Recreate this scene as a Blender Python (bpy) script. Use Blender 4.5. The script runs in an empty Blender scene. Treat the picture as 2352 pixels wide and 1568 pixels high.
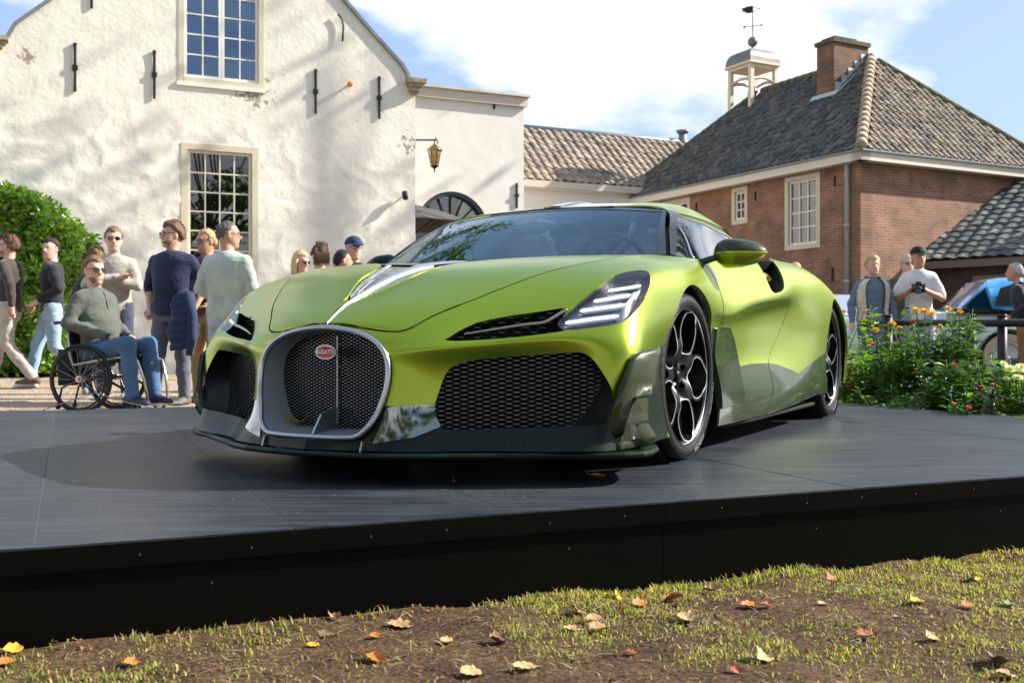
import bpy, bmesh, math, random
import numpy as np
from math import sin, cos, pi, radians, atan2, hypot, sqrt
from mathutils import Vector, Matrix, Euler, noise
R = random.Random(7)
SC = bpy.context.scene
COL = SC.collection

# ------------------------------------------------ camera, world, sun, exposure
F_PX, CX, HY, CAM_H = 2382.0, 1176.0, 777.0, 0.50       # lens solved from the car's wheels (frame 2352 px wide)
cam = bpy.data.cameras.new('camera'); camo = bpy.data.objects.new('camera', cam); COL.objects.link(camo)
cam.sensor_width = 36.0; cam.lens = F_PX / 2352.0 * 36.0
camo.location = (0, 0, CAM_H); camo.rotation_euler = (pi/2, 0, 0)
cam.shift_y = (HY - 784.0) / 2352.0
cam.clip_start = 0.05; cam.clip_end = 3000
cam.dof.use_dof = True; cam.dof.focus_distance = 4.3; cam.dof.aperture_fstop = 6.0
SC.camera = camo
SUN = Vector((1.45, 0.25, 1.0)).normalized()
w = bpy.data.worlds.new('World'); SC.world = w; w.use_nodes = True
nt = w.node_tree; N = nt.nodes; L = nt.links; N.clear()
out = N.new('ShaderNodeOutputWorld'); bg = N.new('ShaderNodeBackground')
sky = N.new('ShaderNodeTexSky'); sky.sky_type = 'NISHITA'; sky.sun_disc = False
sky.sun_elevation = math.asin(SUN.z); sky.sun_rotation = atan2(SUN.x, SUN.y); sky.air_density = 1.0; sky.dust_density = 1.5; sky.ozone_density = 1.0
tc = N.new('ShaderNodeTexCoord'); sep = N.new('ShaderNodeSeparateXYZ'); L.new(tc.outputs['Generated'], sep.inputs[0])
# cumulus: noise on the direction projected on a cloud layer
zp = N.new('ShaderNodeMath'); zp.operation = 'ADD'; zp.inputs[1].default_value = 0.32; L.new(sep.outputs['Z'], zp.inputs[0])
dv = N.new('ShaderNodeVectorMath'); dv.operation = 'DIVIDE'; cmb = N.new('ShaderNodeCombineXYZ')
for i in range(3): L.new(zp.outputs[0], cmb.inputs[i])
L.new(tc.outputs['Generated'], dv.inputs[0]); L.new(cmb.outputs[0], dv.inputs[1])
mp = N.new('ShaderNodeMapping'); mp.inputs['Location'].default_value = (0.35, 1.9, 0.0); L.new(dv.outputs[0], mp.inputs['Vector'])
n1 = N.new('ShaderNodeTexNoise'); n1.inputs['Scale'].default_value = 1.55; n1.inputs['Detail'].default_value = 9; n1.inputs['Roughness'].default_value = .52
n2 = N.new('ShaderNodeTexNoise'); n2.inputs['Scale'].default_value = 4.0; n2.inputs['Detail'].default_value = 6
L.new(mp.outputs[0], n1.inputs['Vector']); L.new(mp.outputs[0], n2.inputs['Vector'])
cr = N.new('ShaderNodeValToRGB'); cr.color_ramp.elements[0].position = .415; cr.color_ramp.elements[1].position = .485
L.new(n1.outputs['Fac'], cr.inputs[0])
cr2 = N.new('ShaderNodeValToRGB'); cr2.color_ramp.elements[0].position = .3; cr2.color_ramp.elements[1].position = .62
cr2.color_ramp.elements[0].color = (6.6, 7.1, 8.0, 1); cr2.color_ramp.elements[1].color = (9.8, 9.9, 10.0, 1)
L.new(n2.outputs['Fac'], cr2.inputs[0])
# thin pale veil over the blue
veil = N.new('ShaderNodeMixRGB'); veil.inputs[0].default_value = .55; veil.inputs[2].default_value = (4.3, 5.9, 8.9, 1)
L.new(sky.outputs[0], veil.inputs[1])
hi = N.new('ShaderNodeMapRange'); hi.inputs['From Min'].default_value = .34; hi.inputs['From Max'].default_value = .52; hi.inputs['To Min'].default_value = 1; hi.inputs['To Max'].default_value = .12
L.new(sep.outputs['Z'], hi.inputs['Value'])          # cumulus low over the roofs, clear blue overhead
cm = N.new('ShaderNodeMath'); cm.operation = 'MULTIPLY'; L.new(cr.outputs[0], cm.inputs[0]); L.new(hi.outputs[0], cm.inputs[1])
mx = N.new('ShaderNodeMixRGB'); L.new(cm.outputs[0], mx.inputs[0]); L.new(veil.outputs[0], mx.inputs[1]); L.new(cr2.outputs[0], mx.inputs[2])
L.new(mx.outputs[0], bg.inputs[0]); bg.inputs[1].default_value = 0.072
L.new(bg.outputs[0], out.inputs[0])
sl = bpy.data.lights.new('sun', 'SUN'); so = bpy.data.objects.new('sun', sl); COL.objects.link(so)
sl.energy = 5.0; sl.angle = radians(.53); sl.color = (1, .955, .88)
so.rotation_euler = SUN.to_track_quat('Z', 'Y').to_euler(); so.location = (10, 2, 12)
SC.view_settings.view_transform = 'Standard'; SC.view_settings.look = 'None'
SC.view_settings.exposure = 1.02; SC.view_settings.gamma = 1; SC.view_settings.use_curve_mapping = False
SC.render.engine = 'CYCLES'
SC.cycles.max_bounces = 7; SC.cycles.transparent_max_bounces = 12; SC.cycles.use_denoising = True
SC.cycles.caustics_reflective = False; SC.cycles.caustics_refractive = False
SC.cycles.sample_clamp_indirect = 6

# ------------------------------------------------ materials
MATS = {}
def mat(name, col, rough=.6, metal=0., spec=.5, bump=0., bscale=40., var=0., vscale=6., coat=0., trans=0., ior=1.45, emit=None, coord='Object', col2=None, detail=4., alpha=1., sheen=0., aniso=None):
    if name in MATS: return MATS[name]
    m = bpy.data.materials.new(name); m.use_nodes = True; t = m.node_tree; p = t.nodes['Principled BSDF']
    c = (*col, 1)
    p.inputs['Base Color'].default_value = c; p.inputs['Roughness'].default_value = rough; p.inputs['Metallic'].default_value = metal
    p.inputs['Specular IOR Level'].default_value = spec; p.inputs['Coat Weight'].default_value = coat; p.inputs['Coat Roughness'].default_value = .05
    p.inputs['Transmission Weight'].default_value = trans; p.inputs['IOR'].default_value = ior
    if sheen: p.inputs['Sheen Weight'].default_value = sheen
    if emit: p.inputs['Emission Color'].default_value = (*emit[0], 1); p.inputs['Emission Strength'].default_value = emit[1]
    if var or bump:
        tc = t.nodes.new('ShaderNodeTexCoord')
    if var:
        nz = t.nodes.new('ShaderNodeTexNoise'); nz.inputs['Scale'].default_value = vscale; nz.inputs['Detail'].default_value = detail; nz.inputs['Roughness'].default_value = .6
        t.links.new(tc.outputs[coord], nz.inputs['Vector'])
        rp = t.nodes.new('ShaderNodeValToRGB'); rp.color_ramp.elements[0].position = .32; rp.color_ramp.elements[1].position = .68
        c2 = col2 if col2 else tuple(min(1, x*(1-var)) for x in col)
        rp.color_ramp.elements[0].color = (*c2, 1); rp.color_ramp.elements[1].color = (*(tuple(min(1, x*(1+var*.5)) for x in col) if not col2 else col), 1)
        t.links.new(nz.outputs['Fac'], rp.inputs[0]); t.links.new(rp.outputs[0], p.inputs['Base Color'])
    if bump:
        nb = t.nodes.new('ShaderNodeTexNoise'); nb.inputs['Scale'].default_value = bscale; nb.inputs['Detail'].default_value = 5
        t.links.new(tc.outputs[coord], nb.inputs['Vector'])
        b = t.nodes.new('ShaderNodeBump'); b.inputs['Strength'].default_value = min(1, bump); b.inputs['Distance'].default_value = .01 if bump <= 1 else .01*bump
        t.links.new(nb.outputs['Fac'], b.inputs['Height']); t.links.new(b.outputs[0], p.inputs['Normal'])
    MATS[name] = m
    return m

# ------------------------------------------------ mesh helpers
class MB:
    """collects faces; build() links them as one object"""
    def __init__(s): s.v = []; s.f = []; s.mi = []; s.sm = []
    def add(s, vs, fs, mi=0, sm=False):
        o = len(s.v); s.v.extend([tuple(v) for v in vs])
        s.f.extend([tuple(i+o for i in f) for f in fs]); s.mi.extend([mi]*len(fs)); s.sm.extend([sm]*len(fs)); return s
    def box(s, c, d, M=None, mi=0, taper=1.0):
        x, y, z = d[0]/2, d[1]/2, d[2]/2; t = taper
        vs = [Vector(p) for p in ((-x,-y,-z),(x,-y,-z),(x,y,-z),(-x,y,-z),(-x*t,-y*t,z),(x*t,-y*t,z),(x*t,y*t,z),(-x*t,y*t,z))]
        if M is not None: vs = [M @ v for v in vs]
        vs = [v+Vector(c) for v in vs]
        return s.add(vs, [(0,3,2,1),(4,5,6,7),(0,1,5,4),(1,2,6,5),(2,3,7,6),(3,0,4,7)], mi)
    def tube(s, pts, r, n=8, mi=0, closed=False, caps=True, sm=True):
        pts = [Vector(p) for p in pts]; m = len(pts); rs = r if hasattr(r, '__len__') else [r]*m
        rings = []; up = None
        for i, p in enumerate(pts):
            if closed: d = pts[(i+1) % m]-pts[i-1]
            else: d = pts[min(i+1, m-1)]-pts[max(i-1, 0)]
            d.normalize()
            if up is None:
                up = Vector((0,0,1)) if abs(d.z) < .9 else Vector((1,0,0))
            a = d.cross(up)
            if a.length < 1e-6: a = d.orthogonal()
            a.normalize(); b = a.cross(d); b.normalize(); up = b
            rings.append([p+a*cos(2*pi*k/n)*rs[i]+b*sin(2*pi*k/n)*rs[i] for k in range(n)])
        vs = [v for rg in rings for v in rg]; fs = []
        for i in range(m if closed else m-1):
            j = (i+1) % m
            for k in range(n): fs.append((i*n+k, i*n+(k+1) % n, j*n+(k+1) % n, j*n+k))
        s.add(vs, fs, mi, sm)
        if caps and not closed:
            s.add(rings[0], [tuple(range(n))[::-1]], mi); s.add(rings[-1], [tuple(range(n))], mi)
        return s
    def lathe(s, prof, n=24, M=None, mi=0, sm=True, a0=0, a1=2*pi):
        """prof = [(r, h)]; axis = local z"""
        full = abs(a1-a0-2*pi) < 1e-6; k = n if full else n+1
        vs = []; fs = []
        for r, h in prof:
            for i in range(k):
                a = a0+(a1-a0)*i/n; v = Vector((r*cos(a), r*sin(a), h)); vs.append(M @ v if M is not None else v)
        for j in range(len(prof)-1):
            for i in range(n):
                i2 = (i+1) % k
                fs.append((j*k+i, j*k+i2, (j+1)*k+i2, (j+1)*k+i))
        return s.add(vs, fs, mi, sm)
    def prism(s, poly, off, mi=0, cap=True):
        """poly 3D polygon, off = extrusion vector"""
        n = len(poly); off = Vector(off); a = [Vector(p) for p in poly]; b = [p+off for p in a]
        fs = [(i, (i+1) % n, n+(i+1) % n, n+i) for i in range(n)]
        if cap: fs += [tuple(range(n))[::-1], tuple(range(n, 2*n))]
        return s.add(a+b, fs, mi)
    def grid(s, P, mi=0, sm=True, flip=False):
        r = len(P); c = len(P[0]); vs = [p for row in P for p in row]; fs = []
        for i in range(r-1):
            for j in range(c-1):
                f = (i*c+j, i*c+j+1, (i+1)*c+j+1, (i+1)*c+j); fs.append(f[::-1] if flip else f)
        return s.add(vs, fs, mi, sm)
    def ball(s, c, r, n=10, mi=0, M=None):
        vs = []; fs = []; c = Vector(c); r = Vector(r) if hasattr(r, '__len__') else Vector((r, r, r)); m = n//2+1
        for j in range(m+1):
            th = pi*j/m
            for i in range(n):
                a = 2*pi*i/n; v = Vector((r.x*sin(th)*cos(a), r.y*sin(th)*sin(a), r.z*cos(th)))
                vs.append(c+(M @ v if M is not None else v))
        for j in range(m):
            for i in range(n): fs.append((j*n+i, (j+1)*n+i, (j+1)*n+(i+1) % n, j*n+(i+1) % n))
        return s.add(vs, fs, mi, True)
    def mesh(s, name, mats):
        me = bpy.data.meshes.new(name); me.from_pydata(s.v, [], s.f)
        for m in (mats if isinstance(mats, (list, tuple)) else [mats]): me.materials.append(m)
        me.polygons.foreach_set('material_index', s.mi); me.polygons.foreach_set('use_smooth', s.sm); me.update(); return me
    def build(s, name, mats, parent=None):
        me = s.mesh(name, mats)
        bm = bmesh.new(); bm.from_mesh(me); bmesh.ops.remove_doubles(bm, verts=bm.verts, dist=1e-5)
        bmesh.ops.recalc_face_normals(bm, faces=bm.faces); bm.to_mesh(me); bm.free()
        return link(name, me, parent)
def link(name, me, parent=None, loc=None, M=None):
    o = bpy.data.objects.new(name, me); COL.objects.link(o)
    if parent is not None: o.parent = parent
    if loc is not None: o.location = loc
    if M is not None: o.matrix_local = M
    return o
def tag(o, label=None, cat=None, group=None, kind=None):
    if label: o['label'] = label
    if cat: o['category'] = cat
    if group: o['group'] = group
    if kind: o['kind'] = kind
    return o
def empty(name, loc=(0,0,0), rz=0, label=None, cat=None, group=None):
    o = bpy.data.objects.new(name, None); COL.objects.link(o); o.location = loc; o.rotation_euler = (0, 0, rz); o.empty_display_size = .1
    return tag(o, label, cat, group)
def kids(o): return [c for c in bpy.data.objects if c.parent == o]
def copy_tree(o, parent=None, children=None):
    ch = children if children is not None else CH(o)
    c = o.copy(); COL.objects.link(c); c.parent = parent
    for k, kk in ch: copy_tree(k, c, kk)
    return c
def CH(o): return [(k, CH(k)) for k in o.children]
def at(px, py, d):
    """photo point (2352-wide frame) at depth d in front of the camera -> world"""
    return Vector(((px-CX)/F_PX*d, d, CAM_H-(py-HY)/F_PX*d))
def on_plane(px, py, p0, n):
    r = Vector(((px-CX)/F_PX, 1, -(py-HY)/F_PX)); o = Vector((0, 0, CAM_H)); n = Vector(n)
    t = (Vector(p0)-o).dot(n)/r.dot(n); return o+r*t
def on_z(px, py, z): return on_plane(px, py, (0, 0, z), (0, 0, 1))
def text_mesh(body, size, depth=.001, bold=0):
    cu = bpy.data.curves.new('t', 'FONT'); cu.body = body; cu.size = size; cu.align_x = 'CENTER'; cu.align_y = 'CENTER'; cu.extrude = depth; cu.offset = bold; cu.resolution_u = 3
    o = bpy.data.objects.new('t', cu); COL.objects.link(o); dg = bpy.context.evaluated_depsgraph_get()
    me = bpy.data.meshes.new_from_object(o.evaluated_get(dg)); bpy.data.objects.remove(o); bpy.data.curves.remove(cu); return me
# ------------------------------------------------ car frame and surface tools
AX = Vector((-.127, 4.661, 0)); FWD = Vector((-.475, -.88, 0)).normalized(); LFT = Vector((-FWD.y, FWD.x, 0))
CARM = Matrix(((FWD.x, LFT.x, 0, AX.x), (FWD.y, LFT.y, 0, AX.y), (0, 0, 1, 0), (0, 0, 0, 1)))
CARI = CARM.inverted()
def npx(P):
    """car-space points -> photo px"""
    P = np.asarray(P); wx = AX.x+FWD.x*P[:, 0]+LFT.x*P[:, 1]; wy = AX.y+FWD.y*P[:, 0]+LFT.y*P[:, 1]
    return np.c_[CX+F_PX*wx/wy, HY-F_PX*(P[:, 2]-CAM_H)/wy]
def z1(x, y): return ((440+x/2.45)*.9408, (480+y/2.45)*.9408)
def z2(x, y): return ((1000+x/2.45)*.9408, (480+y/2.45)*.9408)
def z3(x, y): return ((1500+x/2.3067)*.9408, (480+y/2.3067)*.9408)
def zz(f, l): return [f(*a) for a in l]
def hit(p, k, v):
    r = Vector(((p[0]-CX)/F_PX, 1, -(p[1]-HY)/F_PX)); o = CARI @ Vector((0, 0, CAM_H)); d = CARI.to_3x3() @ r
    t = (v-o[k])/d[k]; return o+d*t
def spl(t, Y, q):
    """natural cubic spline through Y(t) (n,k) evaluated at q"""
    t = np.asarray(t, float); Y = np.asarray(Y, float); n = len(t); h = np.diff(t); A = np.zeros((n, n)); B = np.zeros((n,)+Y.shape[1:])
    A[0, 0] = A[-1, -1] = 1
    for i in range(1, n-1):
        A[i, i-1] = h[i-1]; A[i, i] = 2*(h[i-1]+h[i]); A[i, i+1] = h[i]
        B[i] = 6*((Y[i+1]-Y[i])/h[i]-(Y[i]-Y[i-1])/h[i-1])
    M = np.linalg.solve(A, B.reshape(n, -1)).reshape(B.shape)
    q = np.asarray(q, float); i = np.clip(np.searchsorted(t, q)-1, 0, n-2); hh = h[i]; a = (t[i+1]-q)/hh; b = (q-t[i])/hh
    sh = (-1,)+(1,)*(Y.ndim-1); a = a.reshape(sh); b = b.reshape(sh); H = hh.reshape(sh)
    return a*Y[i]+b*Y[i+1]+((a**3-a)*M[i]+(b**3-b)*M[i+1])*H*H/6
def knots(G, axis):
    d = np.linalg.norm(np.diff(G, axis=axis), axis=2).mean(axis=1-axis); d = np.maximum(d, .02); return np.r_[0, np.cumsum(d**.8)]
class Patch:
    def __init__(s, G, res=.009, smooth=0):
        G = np.array(G, float)
        for _ in range(smooth):
            G[:, 1:-1] = .6*G[:, 1:-1]+.2*(G[:, :-2]+G[:, 2:])
        ku, kv = knots(G, 0), knots(G, 1)
        lu = np.linalg.norm(np.diff(G, axis=0), axis=2).sum(0).max(); lv = np.linalg.norm(np.diff(G, axis=1), axis=2).sum(1).max()
        nu, nv = int(lu/res)+2, int(lv/res)+2
        A = spl(ku, G, np.linspace(0, ku[-1], nu)); A = spl(kv, A.transpose(1, 0, 2), np.linspace(0, kv[-1], nv)).transpose(1, 0, 2)
        s.P = A.reshape(-1, 3); du = np.gradient(A, axis=0); dv_ = np.gradient(A, axis=1); nn = np.cross(du, dv_); nn /= np.linalg.norm(nn, axis=2)[..., None]+1e-12
        s.Nn = nn.reshape(-1, 3)
        i = np.arange(nu-1)[:, None]*nv+np.arange(nv-1)[None]; i = i.ravel()
        s.T = np.r_[np.c_[i, i+nv, i+nv+1], np.c_[i, i+nv+1, i+1]]
        s.uv = np.stack(np.meshgrid(np.linspace(0, 1, nu), np.linspace(0, 1, nv), indexing='ij'), -1).reshape(-1, 2)
class TM:
    """triangle mesh with normals, cut by scalar fields"""
    def __init__(s, P, Nn, T): s.P, s.N, s.T = P, Nn, T
    def cut(s, f):
        """returns (inside f<0, outside f>=0)"""
        f = np.where(np.abs(f) < 1e-9, 1e-9, f); P, Nn, T = s.P, s.N, s.T; g = f[T] < 0; c = g.sum(1)
        ins = [T[c == 3]]; outs = [T[c == 0]]
        m = T[(c == 1) | (c == 2)]; gm = g[(c == 1) | (c == 2)]; cm = gm.sum(1)
        if len(m) == 0: return TM(P, Nn, ins[0]).clean(), TM(P, Nn, outs[0]).clean()
        odd = np.where(cm == 1, gm.argmax(1), (~gm).argmax(1)); r = np.arange(len(m))
        a, b, d = m[r, odd], m[r, (odd+1) % 3], m[r, (odd+2) % 3]
        def mid(i, j):
            lo, hi = np.minimum(i, j), np.maximum(i, j); t = f[lo]/(f[lo]-f[hi]); return lo, hi, t
        lo1, hi1, t1 = mid(a, b); lo2, hi2, t2 = mid(a, d)
        key = np.r_[lo1*(len(P)+1)+hi1, lo2*(len(P)+1)+hi2]; lo = np.r_[lo1, lo2]; hi = np.r_[hi1, hi2]; t = np.r_[t1, t2]
        u, first, inv = np.unique(key, return_index=True, return_inverse=True)
        t = t[first][:, None]; np_ = P[lo[first]]*(1-t)+P[hi[first]]*t; nn = Nn[lo[first]]*(1-t)+Nn[hi[first]]*t; nn /= np.linalg.norm(nn, axis=1)[:, None]+1e-12
        base = len(P); P2 = np.r_[P, np_]; N2 = np.r_[Nn, nn]; e1 = base+inv[:len(m)]; e2 = base+inv[len(m):]
        tip = np.c_[a, e1, e2]; q = np.r_[np.c_[e1, b, d], np.c_[e1, d, e2]]; one = cm == 1; two = ~one
        ins += [tip[one], q[np.r_[two, two]]]; outs += [tip[two], q[np.r_[one, one]]]
        return TM(P2, N2, np.concatenate(ins)).clean(), TM(P2, N2, np.concatenate(outs)).clean()
    def clean(s):
        if len(s.T) == 0: return TM(np.zeros((0, 3)), np.zeros((0, 3)), np.zeros((0, 3), int))
        u, inv = np.unique(s.T, return_inverse=True); return TM(s.P[u], s.N[u], inv.reshape(-1, 3))
    def __add__(s, o): return TM(np.r_[s.P, o.P], np.r_[s.N, o.N], np.r_[s.T, o.T+len(s.P)])
    def off(s, d): return TM(s.P-s.N*d, s.N, s.T)
    def mirror(s): return TM(s.P*[1, -1, 1], s.N*[1, -1, 1], s.T[:, ::-1])
    def bedges(s):
        e = np.r_[s.T[:, [0, 1]], s.T[:, [1, 2]], s.T[:, [2, 0]]]; n = len(s.P)+1
        k = np.minimum(e[:, 0], e[:, 1])*n+np.maximum(e[:, 0], e[:, 1]); u, i, c = np.unique(k, return_index=True, return_counts=True); return e[i[c == 1]]
def poly_sd(Q, poly, closed=True):
    """signed distance of points Q (n,2) to polygon (negative inside); unsigned for an open line"""
    poly = np.asarray(poly, float); A = poly; B = np.roll(poly, -1, 0)
    if not closed: A, B = poly[:-1], poly[1:]
    best = np.full(len(Q), 1e18); ins = np.zeros(len(Q), bool)
    for a, b in zip(A, B):
        ab = b-a; t = np.clip(((Q-a)@ab)/max(ab@ab, 1e-12), 0, 1)
        d = ((Q-a-t[:, None]*ab)**2).sum(1); best = np.minimum(best, d)
        if closed:
            c = (a[1] > Q[:, 1]) != (b[1] > Q[:, 1])
            with np.errstate(all='ignore'):
                xx = (b[0]-a[0])*(Q[:, 1]-a[1])/(b[1]-a[1]+1e-15)+a[0]
            ins ^= c & (Q[:, 0] < xx)
    best = np.sqrt(best); return np.where(ins, -best, best) if closed else best
def line3_d(P, line):
    line = np.asarray(line, float); best = np.full(len(P), 1e18)
    for a, b in zip(line[:-1], line[1:]):
        ab = b-a; t = np.clip(((P-a)@ab)/max(ab@ab, 1e-12), 0, 1); best = np.minimum(best, ((P-a-t[:, None]*ab)**2).sum(1))
    return np.sqrt(best)
def smooth2(pl, n=6, closed=True):
    """Catmull-Rom subdivision of a 2D/3D outline"""
    p = np.asarray(pl, float); m = len(p); out = []
    for i in range(m if closed else m-1):
        p0, p1, p2, p3 = (p[(i-1) % m], p[i], p[(i+1) % m], p[(i+2) % m]) if closed else (p[max(i-1, 0)], p[i], p[i+1], p[min(i+2, m-1)])
        for k in range(n):
            t = k/n; out.append(.5*((2*p1)+(-p0+p2)*t+(2*p0-5*p1+4*p2-p3)*t*t+(-p0+3*p1-3*p2+p3)*t**3))
    if not closed: out.append(p[-1])
    return np.array(out)
def on_surf(tm, pxs):
    """photo px -> nearest points of tm (car space) facing the camera"""
    q = npx(tm.P); camc = np.array(CARI @ Vector((0, 0, CAM_H))); fac = ((camc-tm.P)*tm.N).sum(1) > -.05
    idx = np.where(fac)[0]; out = []
    for p in pxs:
        d = ((q[idx]-p)**2).sum(1); k = idx[np.argsort(d)[:4]]; ww = 1/(np.sort(d)[:4]+.5); out.append((tm.P[k]*ww[:, None]).sum(0)/ww.sum())
    return np.array(out)
def tm_object(name, tm, mats, parent, rim=.012, rim_mi=0, flip=None):
    """link a trimmed panel with an inward rim along its cut edges"""
    P, Nn, T = tm.P, tm.N, tm.T
    if len(T) == 0: return None
    fn = np.cross(P[T[:, 1]]-P[T[:, 0]], P[T[:, 2]]-P[T[:, 0]])
    if (fn*Nn[T[:, 0]]).sum() < 0: T = T[:, ::-1]
    V = P; faces = T; nrm = [Nn]; mi = np.zeros(len(T), int)
    if rim:
        e = TM(P, Nn, T).bedges(); n0 = len(P)
        a, b = e[:, 0], e[:, 1]; k = len(e)
        V = np.r_[P, P[a], P[b], P[b]-Nn[b]*rim, P[a]-Nn[a]*rim]
        q = np.arange(k)+n0
        F2 = np.r_[np.c_[q, q+3*k, q+2*k], np.c_[q, q+2*k, q+k]]
        rn = np.cross(V[q+3*k]-V[q], V[q+2*k]-V[q]); rn /= np.linalg.norm(rn, axis=1)[:, None]+1e-12
        nrm += [rn, rn, rn, rn]; faces = np.r_[T, F2]; mi = np.r_[mi, np.full(len(F2), rim_mi)]
    me = bpy.data.meshes.new(name); nv, nf = len(V), len(faces)
    me.vertices.add(nv); me.vertices.foreach_set('co', V.astype(np.float32).ravel())
    me.loops.add(nf*3); me.loops.foreach_set('vertex_index', faces.astype(np.int32).ravel())
    me.polygons.add(nf); me.polygons.foreach_set('loop_start', np.arange(0, nf*3, 3, dtype=np.int32))
    for m in (mats if isinstance(mats, (list, tuple)) else [mats]): me.materials.append(m)
    me.update(calc_edges=True); me.polygons.foreach_set('material_index', mi.astype(np.int32)); me.polygons.foreach_set('use_smooth', np.ones(nf, bool))
    me.normals_split_custom_set_from_vertices(np.concatenate(nrm).astype(np.float32))
    return link(name, me, parent)
def glass(name, tint, refl=1.0, ior=1.55, rough=0., refl_tint=(1, 1, 1)):
    m = bpy.data.materials.new(name); m.use_nodes = True; t = m.node_tree; t.nodes.clear()
    o = t.nodes.new('ShaderNodeOutputMaterial'); tr = t.nodes.new('ShaderNodeBsdfTransparent'); tr.inputs[0].default_value = (*tint, 1)
    g = t.nodes.new('ShaderNodeBsdfGlossy'); g.inputs['Roughness'].default_value = rough; g.inputs[0].default_value = (*refl_tint, 1)
    fr = t.nodes.new('ShaderNodeFresnel'); fr.inputs[0].default_value = ior; mx = t.nodes.new('ShaderNodeMixShader')
    ge = t.nodes.new('ShaderNodeNewGeometry'); mi = t.nodes.new('ShaderNodeMath'); mi.operation = 'MULTIPLY'; mi.inputs[1].default_value = refl; mi.use_clamp = True
    t.links.new(fr.outputs[0], mi.inputs[0]); t.links.new(mi.outputs[0], mx.inputs[0]); t.links.new(tr.outputs[0], mx.inputs[1]); t.links.new(g.outputs[0], mx.inputs[2]); t.links.new(mx.outputs[0], o.inputs[0])
    return m
BLK = mat('gloss_black_trim', (.012, .013, .015), rough=.18, spec=.5, coat=.4)
MBLK = mat('matt_black_plastic', (.012, .012, .013), rough=.55)
GAP = mat('panel_gap_black', (.004, .004, .004), rough=.9)
SILV = mat('brushed_silver_metal', (.62, .63, .64), rough=.2, metal=1.)
SATM = mat('satin_grey_metal', (.42, .43, .45), rough=.27, metal=.9)
CHR = mat('bright_chrome', (.85, .86, .87), rough=.07, metal=1.)

# ------------------------------------------------ platform and ground
UX = Vector((.9186, .395, 0)).normalized(); NX = Vector((-UX.y, UX.x, 0))
def un(u, n, z=0): return UX*u+NX*n+Vector((0, 0, z))
def ground_z(x, y):
    n = Vector((x, y, 0)).dot(NX); u = Vector((x, y, 0)).dot(UX)
    f = -.235-.011*u
    back = float(np.interp(n, [7.5, 9.5, 11, 13.3, 16], [-.20, -.16, -.145, -.075, -.05]))
    return f if n < 5 else (back if n > 7.5 else f+(back-f)*(n-5)/2.5)
BOARD = mat('black_platform_board', (.016, .0175, .021), rough=.36, spec=.55, var=.5, vscale=3.0, bump=.12, bscale=60)
def board_mat():
    m = bpy.data.materials.new('scuffed_black_board'); m.use_nodes = True; t = m.node_tree; p = t.nodes['Principled BSDF']; p.inputs['Specular IOR Level'].default_value = .26; tc = t.nodes.new('ShaderNodeTexCoord')
    mp = t.nodes.new('ShaderNodeMapping'); mp.inputs['Rotation'].default_value = (0, 0, -atan2(UX.y, UX.x)); mp.inputs['Scale'].default_value = (1.0, 9, 1); t.links.new(tc.outputs['Object'], mp.inputs[0])
    n1 = t.nodes.new('ShaderNodeTexNoise'); n1.inputs['Scale'].default_value = 2.2; n1.inputs['Detail'].default_value = 9; n1.inputs['Roughness'].default_value = .68; t.links.new(mp.outputs[0], n1.inputs[0])
    n2 = t.nodes.new('ShaderNodeTexNoise'); n2.inputs['Scale'].default_value = 1.3; n2.inputs['Detail'].default_value = 7; t.links.new(tc.outputs['Object'], n2.inputs[0])
    n3 = t.nodes.new('ShaderNodeTexNoise'); n3.inputs['Scale'].default_value = 55; n3.inputs['Detail'].default_value = 4; t.links.new(mp.outputs[0], n3.inputs[0])
    r1 = t.nodes.new('ShaderNodeValToRGB'); r1.color_ramp.elements[0].position = .35; r1.color_ramp.elements[1].position = .72; r1.color_ramp.elements[0].color = (.013, .0155, .021, 1); r1.color_ramp.elements[1].color = (.052, .058, .069, 1)
    t.links.new(n1.outputs[0], r1.inputs[0])
    # dusty smears
    r2 = t.nodes.new('ShaderNodeValToRGB'); r2.color_ramp.elements[0].position = .50; r2.color_ramp.elements[1].position = .68; t.links.new(n2.outputs[0], r2.inputs[0])
    r3 = t.nodes.new('ShaderNodeValToRGB'); r3.color_ramp.elements[0].position = .52; r3.color_ramp.elements[1].position = .75; t.links.new(n3.outputs[0], r3.inputs[0])
    mu = t.nodes.new('ShaderNodeMath'); mu.operation = 'MULTIPLY'; t.links.new(r2.outputs[0], mu.inputs[0]); t.links.new(r3.outputs[0], mu.inputs[1])
    mx = t.nodes.new('ShaderNodeMixRGB'); mx.inputs[2].default_value = (.20, .185, .165, 1); t.links.new(mu.outputs[0], mx.inputs[0]); t.links.new(r1.outputs[0], mx.inputs[1]); t.links.new(mx.outputs[0], p.inputs['Base Color'])
    rr = t.nodes.new('ShaderNodeMapRange'); rr.inputs['To Min'].default_value = .32; rr.inputs['To Max'].default_value = .5; t.links.new(n2.outputs[0], rr.inputs[0]); t.links.new(rr.outputs[0], p.inputs['Roughness'])
    b = t.nodes.new('ShaderNodeBump'); b.inputs['Strength'].default_value = .22; b.inputs['Distance'].default_value = .004; t.links.new(n1.outputs[0], b.inputs['Height']); t.links.new(b.outputs[0], p.inputs['Normal'])
    return m
BRD = board_mat()
plat = empty('display_platform', un(1.2, 5.3), 0, 'low black painted plywood display platform carrying the lime green car', 'platform')
PI_ = Matrix.Translation(-plat.location)
def pl(mb, name, m):
    o = mb.build(name, m, plat); o.data.transform(PI_); return o
PU0, PU1, PN0, PN1 = -3.2, 5.56, 2.735, 7.9
nb = 14; bw = (PU1-PU0)/nb
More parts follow.
